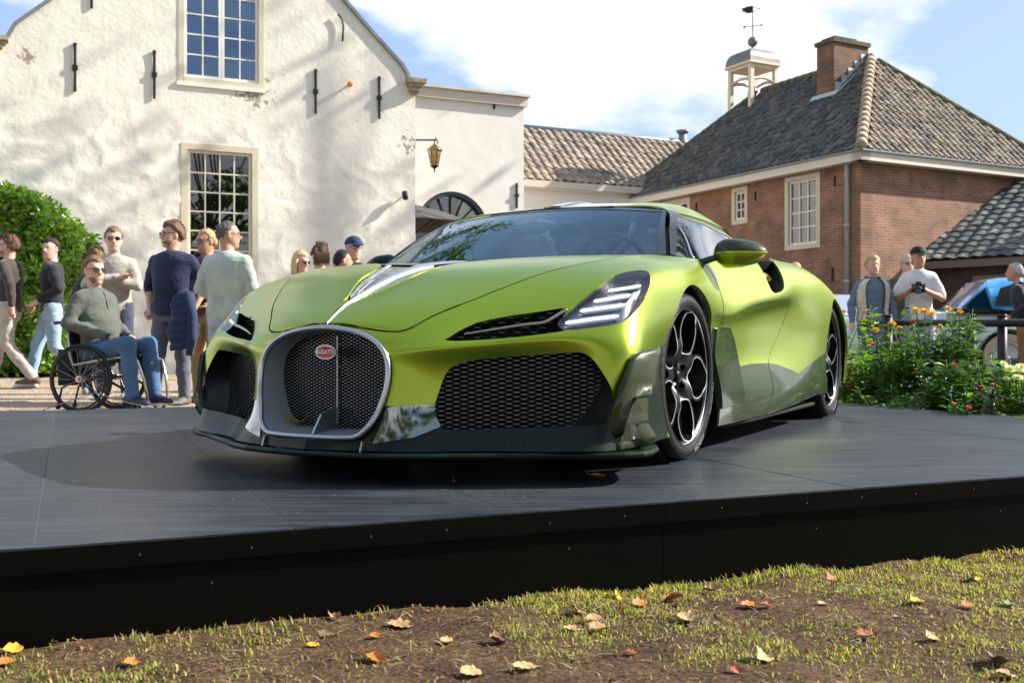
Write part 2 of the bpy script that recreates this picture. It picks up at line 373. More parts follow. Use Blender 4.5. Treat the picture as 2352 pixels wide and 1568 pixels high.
for i in range(nb):
    for j in range(2):
        a = PU0+i*bw; b = a+bw; c = PN0+j*(PN1-PN0)/2; d = c+(PN1-PN0)/2; g = .0018
        sh = .0
        q = [un(a+g, c+g), un(b-g, c+g), un(b-g, d-g), un(a+g, d-g)]
        mb = MB(); mb.prism([p+Vector((0, 0, -.016)) for p in q], (0, 0, .016-.0004*((i*7+j*3) % 3)))
        pl(mb, 'platform_board', BRD)
DUSTY = mat('seam_dust', (.085, .085, .083), rough=.9)
mb = MB(); mb.prism([un(PU0+.01, PN0+.01, -.03), un(PU1-.01, PN0+.01, -.03), un(PU1-.01, PN1-.01, -.03), un(PU0+.01, PN1-.01, -.03)], (0, 0, .0286)); pl(mb, 'deck_base', DUSTY)
FAC = mat('black_fascia_board', (.0028, .0029, .0026), rough=.3, spec=.09, bump=.05, bscale=6)
def fascia(name, u0, u1, n0, n1, z0, z1_):
    mb = MB(); mb.prism([un(u0, n0, z0), un(u1, n0, z0), un(u1, n1, z0), un(u0, n1, z0)], (0, 0, z1_-z0)); return pl(mb, name, FAC)
mb = MB()
for k in range(30):
    for zz_ in ((-.033,) if k % 3 else (-.033, -.12)):
        c_ = un(PU0+.15+.29*k+R.uniform(-.1, .1), PN0-.0125 if zz_ > -.05 else PN0+.0015, zz_+R.uniform(-.006, .006)); mb.tube([c_+NX*.001, c_-NX*.0012], .0028, 8)
pl(mb, 'fixing_screws', mat('dull_screw_steel', (.05, .048, .045), rough=.7))['kind'] = 'stuff'
step = 2.44; u = PU0
for i in range(4):
    b = min(u+step, PU1)
    if b-u > .05:
        fascia('fascia_strip', u+.001, b-.001, PN0-.012, PN0-.001, -.062, -.0035)
        fascia('fascia_panel', u+.001+.0, b-.001, PN0+.002, PN0+.016, -.34, -.060)
    u = b
for a, b in ((PN0, PN0+2.5), (PN0+2.5, PN1)):
    mb = MB(); mb.prism([un(PU1+.001, a+.001, -.062), un(PU1+.012, a+.001, -.062), un(PU1+.012, b-.001, -.062), un(PU1+.001, b-.001, -.062)], (0, 0, .058)); pl(mb, 'fascia_strip', FAC)
    mb = MB(); mb.prism([un(PU1-.014, a+.02, -.34), un(PU1-.002, a+.02, -.34), un(PU1-.002, b-.001, -.34), un(PU1-.014, b-.001, -.34)], (0, 0, .28)); pl(mb, 'fascia_panel', FAC)
fascia('fascia_panel', PU0+.02, PU1-.02, PN1-.015, PN1-.003, -.34, -.02)

# ground sheet
def ground_mat():
    m = bpy.data.materials.new('worn_lawn_soil'); m.use_nodes = True; t = m.node_tree; p = t.nodes['Principled BSDF']; tc = t.nodes.new('ShaderNodeTexCoord'); p.inputs['Roughness'].default_value = .95; p.inputs['Specular IOR Level'].default_value = .2
    def nz(sc, det=8):
        n = t.nodes.new('ShaderNodeTexNoise'); n.inputs['Scale'].default_value = sc; n.inputs['Detail'].default_value = det; n.inputs['Roughness'].default_value = .7; t.links.new(tc.outputs['Object'], n.inputs[0]); return n
    n1, n2, n3 = nz(95), nz(5.5), nz(260, 3)
    r = t.nodes.new('ShaderNodeValToRGB'); e = r.color_ramp.elements; e[0].position = .34; e[0].color = (.045, .029, .018, 1); e[1].position = .70; e[1].color = (.42, .30, .19, 1); x = e.new(.52); x.color = (.17, .110, .066, 1); t.links.new(n1.outputs[0], r.inputs[0])
    r2 = t.nodes.new('ShaderNodeValToRGB'); r2.color_ramp.elements[0].position = .36; r2.color_ramp.elements[1].position = .64; r2.color_ramp.elements[0].color = (.55, .50, .46, 1); r2.color_ramp.elements[1].color = (1.25, 1.15, 1.0, 1); t.links.new(n2.outputs[0], r2.inputs[0])
    mx = t.nodes.new('ShaderNodeMixRGB'); mx.blend_type = 'MULTIPLY'; mx.inputs[0].default_value = 1; t.links.new(r.outputs[0], mx.inputs[1]); t.links.new(r2.outputs[0], mx.inputs[2]); t.links.new(mx.outputs[0], p.inputs['Base Color'])
    ad = t.nodes.new('ShaderNodeMath'); ad.operation = 'ADD'; t.links.new(n1.outputs[0], ad.inputs[0]); t.links.new(n3.outputs[0], ad.inputs[1])
    b = t.nodes.new('ShaderNodeBump'); b.inputs['Strength'].default_value = 1; b.inputs['Distance'].default_value = .022; t.links.new(ad.outputs[0], b.inputs['Height']); t.links.new(b.outputs[0], p.inputs['Normal']); return m
SOIL = ground_mat()
def gravel_mat():
    m = bpy.data.materials.new('tan_gravel'); m.use_nodes = True; t = m.node_tree; p = t.nodes['Principled BSDF']; tc = t.nodes.new('ShaderNodeTexCoord'); p.inputs['Roughness'].default_value = .9
    v = t.nodes.new('ShaderNodeTexVoronoi'); v.inputs['Scale'].default_value = 55; t.links.new(tc.outputs['Object'], v.inputs[0])
    r = t.nodes.new('ShaderNodeValToRGB'); e = r.color_ramp.elements; e[0].color = (.22, .145, .085, 1); e[1].color = (.62, .48, .34, 1); t.links.new(v.outputs['Color'], r.inputs[0]); t.links.new(r.outputs[0], p.inputs['Base Color'])
    b = t.nodes.new('ShaderNodeBump'); b.inputs['Strength'].default_value = 1; b.inputs['Distance'].default_value = .015; b.invert = True; t.links.new(v.outputs['Distance'], b.inputs['Height']); t.links.new(b.outputs[0], p.inputs['Normal']); return m
GRV = gravel_mat()
def sheet(name, us, ns, m, dz=0, bump=0., kind='structure'):
    P = [[Vector((p.x, p.y, ground_z(p.x, p.y)+dz+(bump*noise.fractal(Vector((p.x*4, p.y*4, 0)), 1, 2, 4) if bump else 0))) for p in (un(u, n) for u in us)] for n in ns]
    mb = MB(); mb.grid(P); o = mb.build(name, m); o['kind'] = kind; return o
sheet('lawn_ground', list(np.linspace(-6, 9, 160)), list(np.linspace(-1.5, 2.99, 60)), SOIL, bump=.02)
sheet('gravel_ground', list(np.linspace(-60, 5.2, 90)), [3.0]+list(np.linspace(4.5, 16, 40))+[20, 30, 60, 200, 900], GRV)
sheet('courtyard_ground', list(np.linspace(5.21, 80, 60)), [3.0]+list(np.linspace(4.5, 16, 40))+[20, 30, 60, 200, 900], mat('courtyard_soil', (.12, .085, .055), rough=.95, var=.5, vscale=9, bump=.8, bscale=50), dz=.0)
sheet('far_lawn', list(np.linspace(9.05, 80, 30))+[300], list(np.linspace(-60, 2.98, 30)), mat('far_lawn_green', (.09, .12, .035), rough=.95, var=.5, vscale=2, bump=.6, bscale=40))
sheet('rear_lawn', list(np.linspace(-80, 9, 20)), list(np.linspace(-80, -1.55, 12)), MATS['far_lawn_green'])
sheet('side_lawn', list(np.linspace(-80, -6.05, 20)), list(np.linspace(-1.45, 2.98, 8)), MATS['far_lawn_green'])

# ------------------------------------------------ the white gabled house
WU = Vector((.91, .415, 0)).normalized(); WN = Vector((WU.y, -WU.x, 0))       # along the wall, out of the wall
W0 = Vector((-4.796, 17.0, 0))
def wp(px, py, back=0.0):
    q = on_plane(px, py, W0-WN*back, WN); r = q-(W0-WN*back); return (r.dot(WU), q.z)
def plaster(name, col, relief=1.0, dirt=.35, worn=()):
    m = bpy.data.materials.new(name); m.use_nodes = True; t = m.node_tree; p = t.nodes['Principled BSDF']; tc = t.nodes.new('ShaderNodeTexCoord'); p.inputs['Roughness'].default_value = .9; p.inputs['Specular IOR Level'].default_value = .25
    n1 = t.nodes.new('ShaderNodeTexNoise'); n1.inputs['Scale'].default_value = .9; n1.inputs['Detail'].default_value = 8; n1.inputs['Roughness'].default_value = .6; t.links.new(tc.outputs['Object'], n1.inputs[0])
    r = t.nodes.new('ShaderNodeValToRGB'); e = r.color_ramp.elements; e[0].position = .3; e[0].color = (*[c*(1-dirt*.35) for c in col], 1); e[1].position = .62; e[1].color = (*col, 1); t.links.new(n1.outputs[0], r.inputs[0])
    n4 = t.nodes.new('ShaderNodeTexNoise'); n4.inputs['Scale'].default_value = 2.3; n4.inputs['Detail'].default_value = 10; n4.inputs['Roughness'].default_value = .72; t.links.new(tc.outputs['Object'], n4.inputs[0])
    r4 = t.nodes.new('ShaderNodeValToRGB'); r4.color_ramp.elements[0].position = .69; r4.color_ramp.elements[1].position = .74; t.links.new(n4.outputs[0], r4.inputs[0])
    mx = t.nodes.new('ShaderNodeMixRGB'); mx.inputs[2].default_value = (.30, .26, .22, 1); t.links.new(r4.outputs[0], mx.inputs[0]); t.links.new(r.outputs[0], mx.inputs[1]); last = mx
    for c_, rad in worn:                                   # patches where the limewash has flaked off to the old stone
        ds = t.nodes.new('ShaderNodeVectorMath'); ds.operation = 'DISTANCE'; ds.inputs[1].default_value = c_; t.links.new(tc.outputs['Object'], ds.inputs[0])
        mr = t.nodes.new('ShaderNodeMapRange'); mr.inputs['From Min'].default_value = rad; mr.inputs['From Max'].default_value = 0; mr.inputs['To Min'].default_value = 0; mr.inputs['To Max'].default_value = .24; t.links.new(ds.outputs['Value'], mr.inputs[0])
        nn = t.nodes.new('ShaderNodeTexNoise'); nn.inputs['Scale'].default_value = 9; nn.inputs['Detail'].default_value = 9; nn.inputs['Roughness'].default_value = .75; t.links.new(tc.outputs['Object'], nn.inputs[0])
        ad = t.nodes.new('ShaderNodeMath'); ad.operation = 'ADD'; t.links.new(nn.outputs[0], ad.inputs[0]); t.links.new(mr.outputs[0], ad.inputs[1])
        rp = t.nodes.new('ShaderNodeValToRGB'); rp.color_ramp.elements[0].position = .66; rp.color_ramp.elements[1].position = .70; t.links.new(ad.outputs[0], rp.inputs[0])
        m2 = t.nodes.new('ShaderNodeMixRGB'); m2.inputs[2].default_value = (.33, .27, .22, 1); t.links.new(rp.outputs[0], m2.inputs[0]); t.links.new(last.outputs[0], m2.inputs[1]); last = m2
    t.links.new(last.outputs[0], p.inputs['Base Color'])
    v = t.nodes.new('ShaderNodeTexNoise'); v.inputs['Scale'].default_value = 14; v.inputs['Detail'].default_value = 6; t.links.new(tc.outputs['Object'], v.inputs[0])
    b = t.nodes.new('ShaderNodeBump'); b.inputs['Strength'].default_value = .32*relief; b.inputs['Distance'].default_value = .02; t.links.new(v.outputs[0], b.inputs['Height']); t.links.new(b.outputs[0], p.inputs['Normal']); return m
def wloc(px, py): s, z = wp(px, py); return tuple(WU*s+Vector((0, 0, z)))
LIMEW = plaster('old_limewash_plaster', (.83, .775, .67), 1.0, .35, ((wloc(580, 208), .62), (wloc(945, 330), .38), (wloc(60, 128), .28)))
LIMES = plaster('smooth_cream_plaster', (.82, .76, .68), .35, .2)
CREAM = mat('cream_window_paint', (.62, .55, .40), rough=.5); WPAINT = mat('white_window_paint', (.78, .76, .70), rough=.45); STONE = mat('weathered_sandstone', (.42, .34, .22), rough=.85, var=.35, vscale=12, bump=.5)
IRON = mat('wrought_iron_black', (.018, .021, .023), rough=.5, metal=.4); LEADM = mat('grey_lead_sheet', (.20, .22, .24), rough=.5, metal=.3)
WGL = glass('window_pane_glass', (.5, .52, .53), 1.3, 1.7)
ROOMD = mat('pane_backing_grey', (.22, .22, .225), rough=.9)
house = empty('gabled_house', W0, 0, 'tall white limewashed gabled house with peeling plaster and iron wall anchors', 'house')
HI = Matrix.Translation(-W0)
def hp(mb, name, m, par=house, T=None):
    o = mb.build(name, m, par if par else None); o.data.transform(T or HI); return o
def window_on(root, W0_, U_, N_, s0, s1, z0, z1_, cols, rows, T, frame=.07, leafs=1, depth=.12, m_out=CREAM, m_in=WPAINT, bar=.022, sill=True, room=True):
    """box frame, casement(s) with glazing bars, and every pane as its own sub-part"""
    def P(s, z, b): return W0_+U_*s+N_*b+Vector((0, 0, z))
    def bx(mb, a0, a1, b0, b1, c0, c1): mb.prism([P(a0, b0, c0), P(a1, b0, c0), P(a1, b0, c1), P(a0, b0, c1)], (0, 0, b1-b0))
    mb = MB(); f = frame
    bx(mb, s0, s0+f, z0, z1_, -depth, .012); bx(mb, s1-f, s1, z0, z1_, -depth, .012); bx(mb, s0+f, s1-f, z1_-f, z1_, -depth, .012); bx(mb, s0+f, s1-f, z0, z0+f*.9, -depth, .016)
    w = mb.build('window', m_out, root); w.data.transform(T)
    def sub(mb, nm, m):
        o = mb.build(nm, m, w); o.data.transform(T); return o
    a0, a1, b0, b1 = s0+f+.003, s1-f-.003, z0+f*.9+.003, z1_-f-.003; lw = (a1-a0)/leafs; st = .045
    for l in range(leafs):
        c0 = a0+l*lw+.002; c1 = c0+lw-.004; mb = MB(); y0, y1 = -.085, -.035
        bx(mb, c0, c0+st, b0, b1, y0, y1); bx(mb, c1-st, c1, b0, b1, y0, y1); bx(mb, c0+st, c1-st, b0, b0+st*1.2, y0, y1); bx(mb, c0+st, c1-st, b1-st, b1, y0, y1)
        d0, d1, e0, e1 = c0+st, c1-st, b0+st*1.2, b1-st; cc = cols//leafs
        for i in range(1, cc): x = d0+(d1-d0)*i/cc; bx(mb, x-bar/2, x+bar/2, e0, e1, y0+.012, y1-.006)
        for j in range(1, rows): z = e0+(e1-e0)*j/rows; bx(mb, d0, d1, z-bar/2, z+bar/2, y0+.014, y1-.008)
        sub(mb, 'casement', m_in)
        for i in range(cc):
            for j in range(rows):
                xa = d0+(d1-d0)*i/cc; xb = d0+(d1-d0)*(i+1)/cc; za = e0+(e1-e0)*j/rows; zb = e0+(e1-e0)*(j+1)/rows; mb = MB()
                tl = R.uniform(-.0012, .0012)
                mb.prism([P(xa, za, -.066+tl), P(xb, za, -.066-tl), P(xb, zb, -.066-tl), P(xa, zb, -.066+tl)], N_*.003); sub(mb, 'pane', WGL)
    if room:
        mb = MB(); bx(mb, s0-.1, s1+.1, z0-.1, z1_+.1, -.52, -.50); sub(mb, 'room_backing', ROOMD)  # grey panel added close behind the panes to catch daylight
    return w
def relief_wall(name, root, W0_, U_, N_, s0, s1, z0, z1_, res, outline, holes, m, T, amp, thick=.3, smooth_top=None):
    ns, nz = int((s1-s0)/res), int((z1_-z0)/res); S, Z = np.meshgrid(np.linspace(s0, s1, ns), np.linspace(z0, z1_, nz), indexing='ij')
    S = S.ravel(); Z = Z.ravel(); dsp = np.zeros(len(S))
    for k in range(len(S)):
        v = Vector((S[k]*1.0, Z[k]*1.3, 3.1)); a = noise.fractal(v*3.3, .7, 2.1, 5); r = 1-abs(noise.noise(v*1.7+Vector((9, 3, 1))))*5.5
        lv = 1.0
        if smooth_top is not None: lv = .25+.75*min(1, max(0, (smooth_top(S[k])-Z[k])/.8))
        dsp[k] = amp*lv*(a*.5+max(0, r)**2*.6)
    P = np.c_[W0_.x+U_.x*S+N_.x*dsp, W0_.y+U_.y*S+N_.y*dsp, Z]
    ii = (np.arange(ns-1)[:, None]*nz+np.arange(nz-1)[None]).ravel(); Tr = np.r_[np.c_[ii, ii+nz, ii+nz+1], np.c_[ii, ii+nz+1, ii+1]]
    fn = np.cross(P[Tr[:, 1]]-P[Tr[:, 0]], P[Tr[:, 2]]-P[Tr[:, 0]]); Nn = np.zeros_like(P); sg = 1 if (fn@np.array(N_)).sum() > 0 else -1
    for k in range(3): np.add.at(Nn, Tr[:, k], fn*sg)
    Nn /= np.linalg.norm(Nn, axis=1)[:, None]+1e-12; tm = TM(P, Nn, Tr)
    def sz(t): q = t.P-np.array(W0_); return np.c_[q@np.array(U_), t.P[:, 2]]
    if outline is not None: tm, _ = tm.cut(poly_sd(sz(tm), outline))
    for h_ in holes: _, tm = tm.cut(poly_sd(sz(tm), h_))
    tm.P = tm.P+np.array([T[0][3], T[1][3], T[2][3]])
    return tm_object(name, tm, [m], root, rim=thick)
# outline in wall coordinates
gab_px = [(-24,900),(-24,100),(-12,100),(16,100),(20,88),(37,59),(122,0),(535,-285),(786,0),(857,81),(921,151),(934,172),(938,190),(954,215),(953,900)]
GAB = np.array([wp(*p) for p in gab_px]); GAB[0, 1] = GAB[-1, 1] = -.4
a = wp(410, 190); b = wp(606, 196); up = [a[0], b[0], (a[1]+b[1])/2-.02, wp(500, -120)[1]]
a = wp(416, 327); b = wp(593, 341); lo = [a[0], b[0], wp(500, 640)[1], (a[1]+b[1])/2+.0]
rect = lambda q: np.array([(q[0], q[2]), (q[1], q[2]), (q[1], q[3]), (q[0], q[3])])
relief_wall('wall', house, W0, WU, WN, -9, 4, -.4, 10.5, .05, GAB, [rect(up), rect(lo)], LIMEW, HI, .020, .28, lambda s: 4.3-.10*s)
_g = WGL; WGL = glass('pane_glass_sky_tinted', (.20, .26, .34), 2.2, 1.9, 0., (.32, .52, .85)); window_on(house, W0, WU, WN, up[0], up[1], up[2], up[3], 4, 6, HI, .085, 2); WGL = _g  # blue of the reflected sky is tinted into this glass
window_on(house, W0, WU, WN, lo[0], lo[1], lo[2], lo[3], 4, 6, HI, .10, 1, m_in=mat('pale_cream_paint', (.70, .64, .50), rough=.5))
# body of the house and its roof behind the gable
G2 = [W0+WU*s-WN*.30+Vector((0, 0, z)) for s, z in GAB]
apex = max(GAB, key=lambda p: p[1])
mb = MB()
for pa, pb in (((GAB[3][0], GAB[3][1]-.1), (apex[0], apex[1]-.1)), ((apex[0], apex[1]-.1), (3.0, GAB[-3][1]-.1))):
    q = [W0+WU*pa[0]-WN*.2+Vector((0, 0, pa[1])), W0+WU*pb[0]-WN*.2+Vector((0, 0, pb[1]))]
    mb2 = MB(); mb2.prism([q[0], q[1], q[1]-WN*9, q[0]-WN*9], (0, 0, -.12)); hp(mb2, 'roof', mat('dark_roof_slab', (.06, .055, .05), rough=.9, var=.4, vscale=8, bump=.6))
mb = MB(); q = W0+WU*3.28-WN*.25; mb.prism([q+Vector((0, 0, -.4)), q-WN*9+Vector((0, 0, -.4)), q-WN*9-WU*.3+Vector((0, 0, -.4)), q-WU*.3+Vector((0, 0, -.4))], (0, 0, 5.0)); hp(mb, 'side_wall', LIMES)
# coping along the gable
cop = [W0+WU*s+Vector((0, 0, z)) for s, z in [wp(*p) for p in gab_px[3:8]]]; cop2 = [W0+WU*s+Vector((0, 0, z)) for s, z in [wp(*p) for p in gab_px[7:13]]]
for c_ in (cop, cop2):
    rows = []
    for i, p in enumerate(c_):
        d = (c_[min(i+1, len(c_)-1)]-c_[max(i-1, 0)]).normalized(); n_ = d.cross(WN).normalized(); n_ = n_ if n_.z > 0 else -n_
        rows.append([p-n_*.01+WN*.05, p+n_*.05+WN*.05, p+n_*.05-WN*.34, p-n_*.01-WN*.34])
    mb = MB(); mb.grid(rows, sm=False); hp(mb, 'coping', LEADM)
def bxw(mb, s0, s1, z0, z1_, c0, c1, W0_=W0): mb.prism([W0_+WU*s0+WN*c0+Vector((0, 0, z0)), W0_+WU*s1+WN*c0+Vector((0, 0, z0)), W0_+WU*s1+WN*c1+Vector((0, 0, z0)), W0_+WU*s0+WN*c1+Vector((0, 0, z0))], (0, 0, z1_-z0))
for px0, px1, py0, py1 in ((931, 972, 190, 216), (-60, 20, 93, 112)):
    a = wp(px0, py1); b = wp(px1, py0); mb = MB(); h_ = b[1]-a[1]
    for k, (e, f0, f1) in enumerate(((0, .75, 1), (.04, .5, .73), (.08, .2, .48), (.12, 0, .18))): bxw(mb, a[0]+e*.7, b[0]-e, a[1]+h_*f0, a[1]+h_*f1+.02, -.3, .20-e)
    hp(mb, 'cornice_stone', STONE)
# window sill ledge of the upper window with peeling patch
mb = MB(); bxw(mb, up[0]-.03, up[1]+.03, up[2]-.07, up[2]-.005, -.1, .035); hp(mb, 'sill', LIMES)
for px_, y0, y1 in ((172, 100, 212), (354, 117, 228), (724, 160, 262), (870, 177, 274), (210, -60, 21)):
    s_, z1_ = wp(px_, y0); _, z0_ = wp(px_, y1); mb = MB(); zm = (z0_+z1_)/2
    bxw(mb, s_-.02, s_+.02, z0_, z1_, .012, .036); bxw(mb, s_-.040, s_+.040, zm-.035, zm+.035, -.02, .048); bxw(mb, s_-.025, s_+.025, z1_-.05, z1_-.0, .01, .040)
    hp(mb, 'wall_anchor', IRON)
pts = [W0+WU*wp(*p)[0]+WN*.05+Vector((0, 0, wp(*p)[1])) for p in ((774, 35), (783, 45), (787, 60), (786, 80), (785, 97))]
mb = MB(); mb.tube(pts, .016, 6); hp(mb, 'wall_anchor', IRON)
s_, z_ = wp(800, 197); lamp = MB(); lamp.ball((0, 0, 0), .050, 16); o = lamp.build('lamp_ball', mat('orange_plastic', (.85, .28, .02), rough=.3)); o.location = W0+WU*s_+WN*.10+Vector((0, 0, z_)); tag(o, 'small round orange ball lamp fixed to the white gable wall', 'wall lamp')
mb = MB(); mb.tube([WN*-.02, WN*-.12], .02, 8); mb.build('lamp_stem', mat('orange_plastic', (0, 0, 0)), o)
s_, z_ = wp(925, 455); wl = empty('wall_spotlight', W0+WU*s_+WN*.0+Vector((0, 0, z_)), 0, 'small black spotlight on the corner of the white gable wall', 'spotlight')
mb = MB(); mb.tube([(0, 0, .02), WN*.12+Vector((0, 0, .0))], .014, 6); mb.build('arm', IRON, wl)
mb = MB(); mb.tube([WN*.10+Vector((0, 0, .09)), WN*.16+Vector((0, 0, -.03))], .05, 10); mb.build('lamp_head', IRON, wl)
# ------------------------------------------------ annex with the arched door
AB = 3.0; A0 = W0-WN*AB
def ap_(px, py): return wp(px, py, AB)
annex = empty('white_annex', A0+WU*4, 0, 'flat cream plastered annex with arched door beside the gabled house', 'house'); AI = Matrix.Translation(-annex.location)
tl, tr = ap_(900, 178), ap_(1204, 212); s0_ = ap_(930, 300)[0]; s1_ = ap_(1203, 300)[0]; zt = (ap_(937, 196)[1]+ap_(1200, 228)[1])/2
ac = ap_(1040, 530); rr_ = ap_(1040, 440)[1]-ac[1]
arch = np.array([(ac[0]+rr_*cos(t), ac[1]+rr_*sin(t)) for t in np.linspace(0, pi, 33)]+[(ac[0]-rr_, -.3), (ac[0]+rr_, -.3)])
relief_wall('wall', annex, A0, WU, WN, s0_-1.0, s1_, -.4, zt, .07, None, [arch], LIMES, AI, .006, .25)
mb = MB(); bxw(mb, s0_-1.0, s1_+.10, zt, zt+.05, -.3, .16, A0); bxw(mb, s0_-1.0, s1_+.06, zt-.20, zt-.001, -.02, .09, A0); o = mb.build('cornice_board', mat('warm_cream_board', (.62, .54, .44), rough=.6), annex); o.data.transform(AI)
mb = MB(); q = A0+WU*(s1_-.26)-WN*.26; mb.prism([q+Vector((0, 0, -.4)), q+WU*.26+Vector((0, 0, -.4)), q+WU*.26-WN*7+Vector((0, 0, -.4)), q-WN*7+Vector((0, 0, -.4))], (0, 0, zt+.4)); o = mb.build('side_wall', LIMES, annex); o.data.transform(AI)
def an(mb, nm, m, par=None):
    o = mb.build(nm, m, par or annex); o.data.transform(AI); return o
dr = empty('arched_door'); dr.parent = annex
AP_ = lambda s, z, b: A0+WU*s+WN*b+Vector((0, 0, z))
DBL = mat('dark_blue_door_paint', (.025, .045, .06), rough=.4)
def arcband(r0, r1, b0, b1, m, nm, n=32):
    rows = []
    for t in np.linspace(0, pi, n):
        rows.append([AP_(ac[0]+r*cos(t), ac[1]+r*sin(t), b) for r, b in ((r0, b0), (r1, b0), (r1, b1), (r0, b1), (r0, b0))])
    mb = MB(); mb.grid(rows, sm=False); an(mb, nm, m, dr)
arcband(rr_*.90, rr_*1.0, -.22, -.03, DBL, 'door_frame'); arcband(rr_*.30, rr_*.34, -.16, -.10, DBL, 'fan_ring')
mb = MB()
for k in range(1, 8):
    t = pi*k/8; d = Vector((cos(t), sin(t)))
    mb.tube([AP_(ac[0]+d.x*rr_*.3, ac[1]+d.y*rr_*.3, -.13), AP_(ac[0]+d.x*rr_*.92, ac[1]+d.y*rr_*.92, -.13)], .018, 6)
an(mb, 'fan_bars', DBL, dr)['kind'] = 'stuff'
mb = MB(); mb.prism([AP_(ac[0]+rr_*.93*cos(t), ac[1]+rr_*.93*sin(t), -.17) for t in np.linspace(0, pi, 24)], WN*.004); an(mb, 'fan_glass', WGL, dr)
mb = MB(); bxw(mb, ac[0]-rr_*1.2, ac[0]+rr_*1.2, -.3, ac[1]+rr_*1.2, -2.2, -2.15, A0); an(mb, 'room_backing', mat('brown_room', (.06, .035, .025), rough=.9, var=.6, vscale=2), dr)
mb = MB(); bxw(mb, ac[0]-rr_, ac[0]-.02, -.2, ac[1]-.05, -.16, -.10, A0); an(mb, 'door_leaf', DBL, dr)
mb = MB(); bxw(mb, ac[0]+.02, ac[0]+rr_, -.2, ac[1]-.05, -.16, -.10, A0); an(mb, 'door_leaf', DBL, dr)
for px_, y0, y1 in ((1134, 217, 251), (1186, 421, 478)):
    s_, a1 = ap_(px_, y0); _, a0 = ap_(px_, y1); mb = MB(); bxw(mb, s_-.02, s_+.02, a0, a1, .005, .04, A0); bxw(mb, s_-.04, s_+.04, (a0+a1)/2-.03, (a0+a1)/2+.03, .0, .06, A0); an(mb, 'wall_anchor', IRON)
# lantern on its bracket
LD = 19.2; L0 = at(998, 322, LD); lan = empty('wall_lantern', L0, 0, 'wrought iron lantern with honey coloured glass hanging from a bracket', 'lantern')
def lpt(px, py): return at(px, py, LD)-L0
mb = MB(); mb.tube([lpt(955, 322), lpt(1004, 322)], .016, 6); mb.tube([lpt(1001, 322), lpt(1001, 316)], .010, 6); mb.tube([lpt(1004, 322), lpt(1007, 327), lpt(1003, 330)], .010, 6); mb.tube([lpt(998, 322), lpt(998, 334)], .012, 6); mb.build('bracket', IRON, lan)
mb = MB(); mb.lathe([(.0, .0), (.03, -.01), (.10, -.07), (.145, -.10), (.145, -.125), (0, -.125)], 6, Matrix.Translation(lpt(998, 331))); mb.build('lantern_cap', mat('old_brass', (.30, .22, .10), rough=.4, metal=.7), lan)
HON = mat('honey_glass', (.62, .42, .13), rough=.25, trans=.2)
top = lpt(998, 346); bot = lpt(998, 380)
for k in range(6):
    a0, a1 = pi/3*k, pi/3*(k+1); r0, r1 = .118, .066
    q = [bot+Vector((r1*cos(a0), r1*sin(a0), 0)), bot+Vector((r1*cos(a1), r1*sin(a1), 0)), top+Vector((r0*cos(a1), r0*sin(a1), 0)), top+Vector((r0*cos(a0), r0*sin(a0), 0))]
    n_ = (q[1]-q[0]).cross(q[3]-q[0]).normalized(); mb = MB(); mb.prism(q, -n_*.004); mb.build('lantern_pane', HON, lan)
    mb = MB(); mb.tube([q[0], q[3]], .007, 4); mb.tube([q[0]+n_*.003, q[2]+n_*.003], .003, 4); mb.tube([q[1]+n_*.003, q[3]+n_*.003], .003, 4); mb.build('lantern_bar', IRON, lan)
mb = MB(); mb.lathe([(.075, 0), (.08, -.02), (.03, -.05), (.012, -.07), (.012, -.11), (0, -.14)], 6, Matrix.Translation(bot)); mb.build('lantern_base', IRON, lan)
# parasol
pc = at(945, 470, 20.1); par = empty('parasol', Vector((pc.x, pc.y, -.06)), 0, 'dark grey market parasol in front of the arched door', 'parasol'); pz = pc.z+.06
CAN = mat('charcoal_canvas', (.075, .070, .070), rough=.85)
mb = MB(); n8 = 8; ap0 = (0, 0, pz+.02); rim = [(1.32*cos(2*pi*k/8+.3), 1.32*sin(2*pi*k/8+.3), pz-.40) for k in range(8)]
mid_ = [(.7*cos(2*pi*k/8+.3), .7*sin(2*pi*k/8+.3), pz-.17) for k in range(8)]
mb.add([ap0]+mid_+rim, [(0, 1+k, 1+(k+1) % 8) for k in range(8)]+[(1+k, 9+k, 9+(k+1) % 8, 1+(k+1) % 8) for k in range(8)]); mb.build('canopy', CAN, par)
mb = MB(); mb.tube([(0, 0, 0), (0, 0, pz)], .03, 8); mb.build('pole', mat('wood_pole', (.14, .10, .07), rough=.6), par)
for k in range(8):
    a = 2*pi*k/8+.3; mb = MB(); mb.tube([(1.28*cos(a), 1.28*sin(a), pz-.41), (.0, 0, pz-.04)], .012, 5); mb.tube([(.75*cos(a), .75*sin(a), pz-.22), (0, 0, pz-.6)], .012, 5); mb.build('rib', MATS['wood_pole'], par)
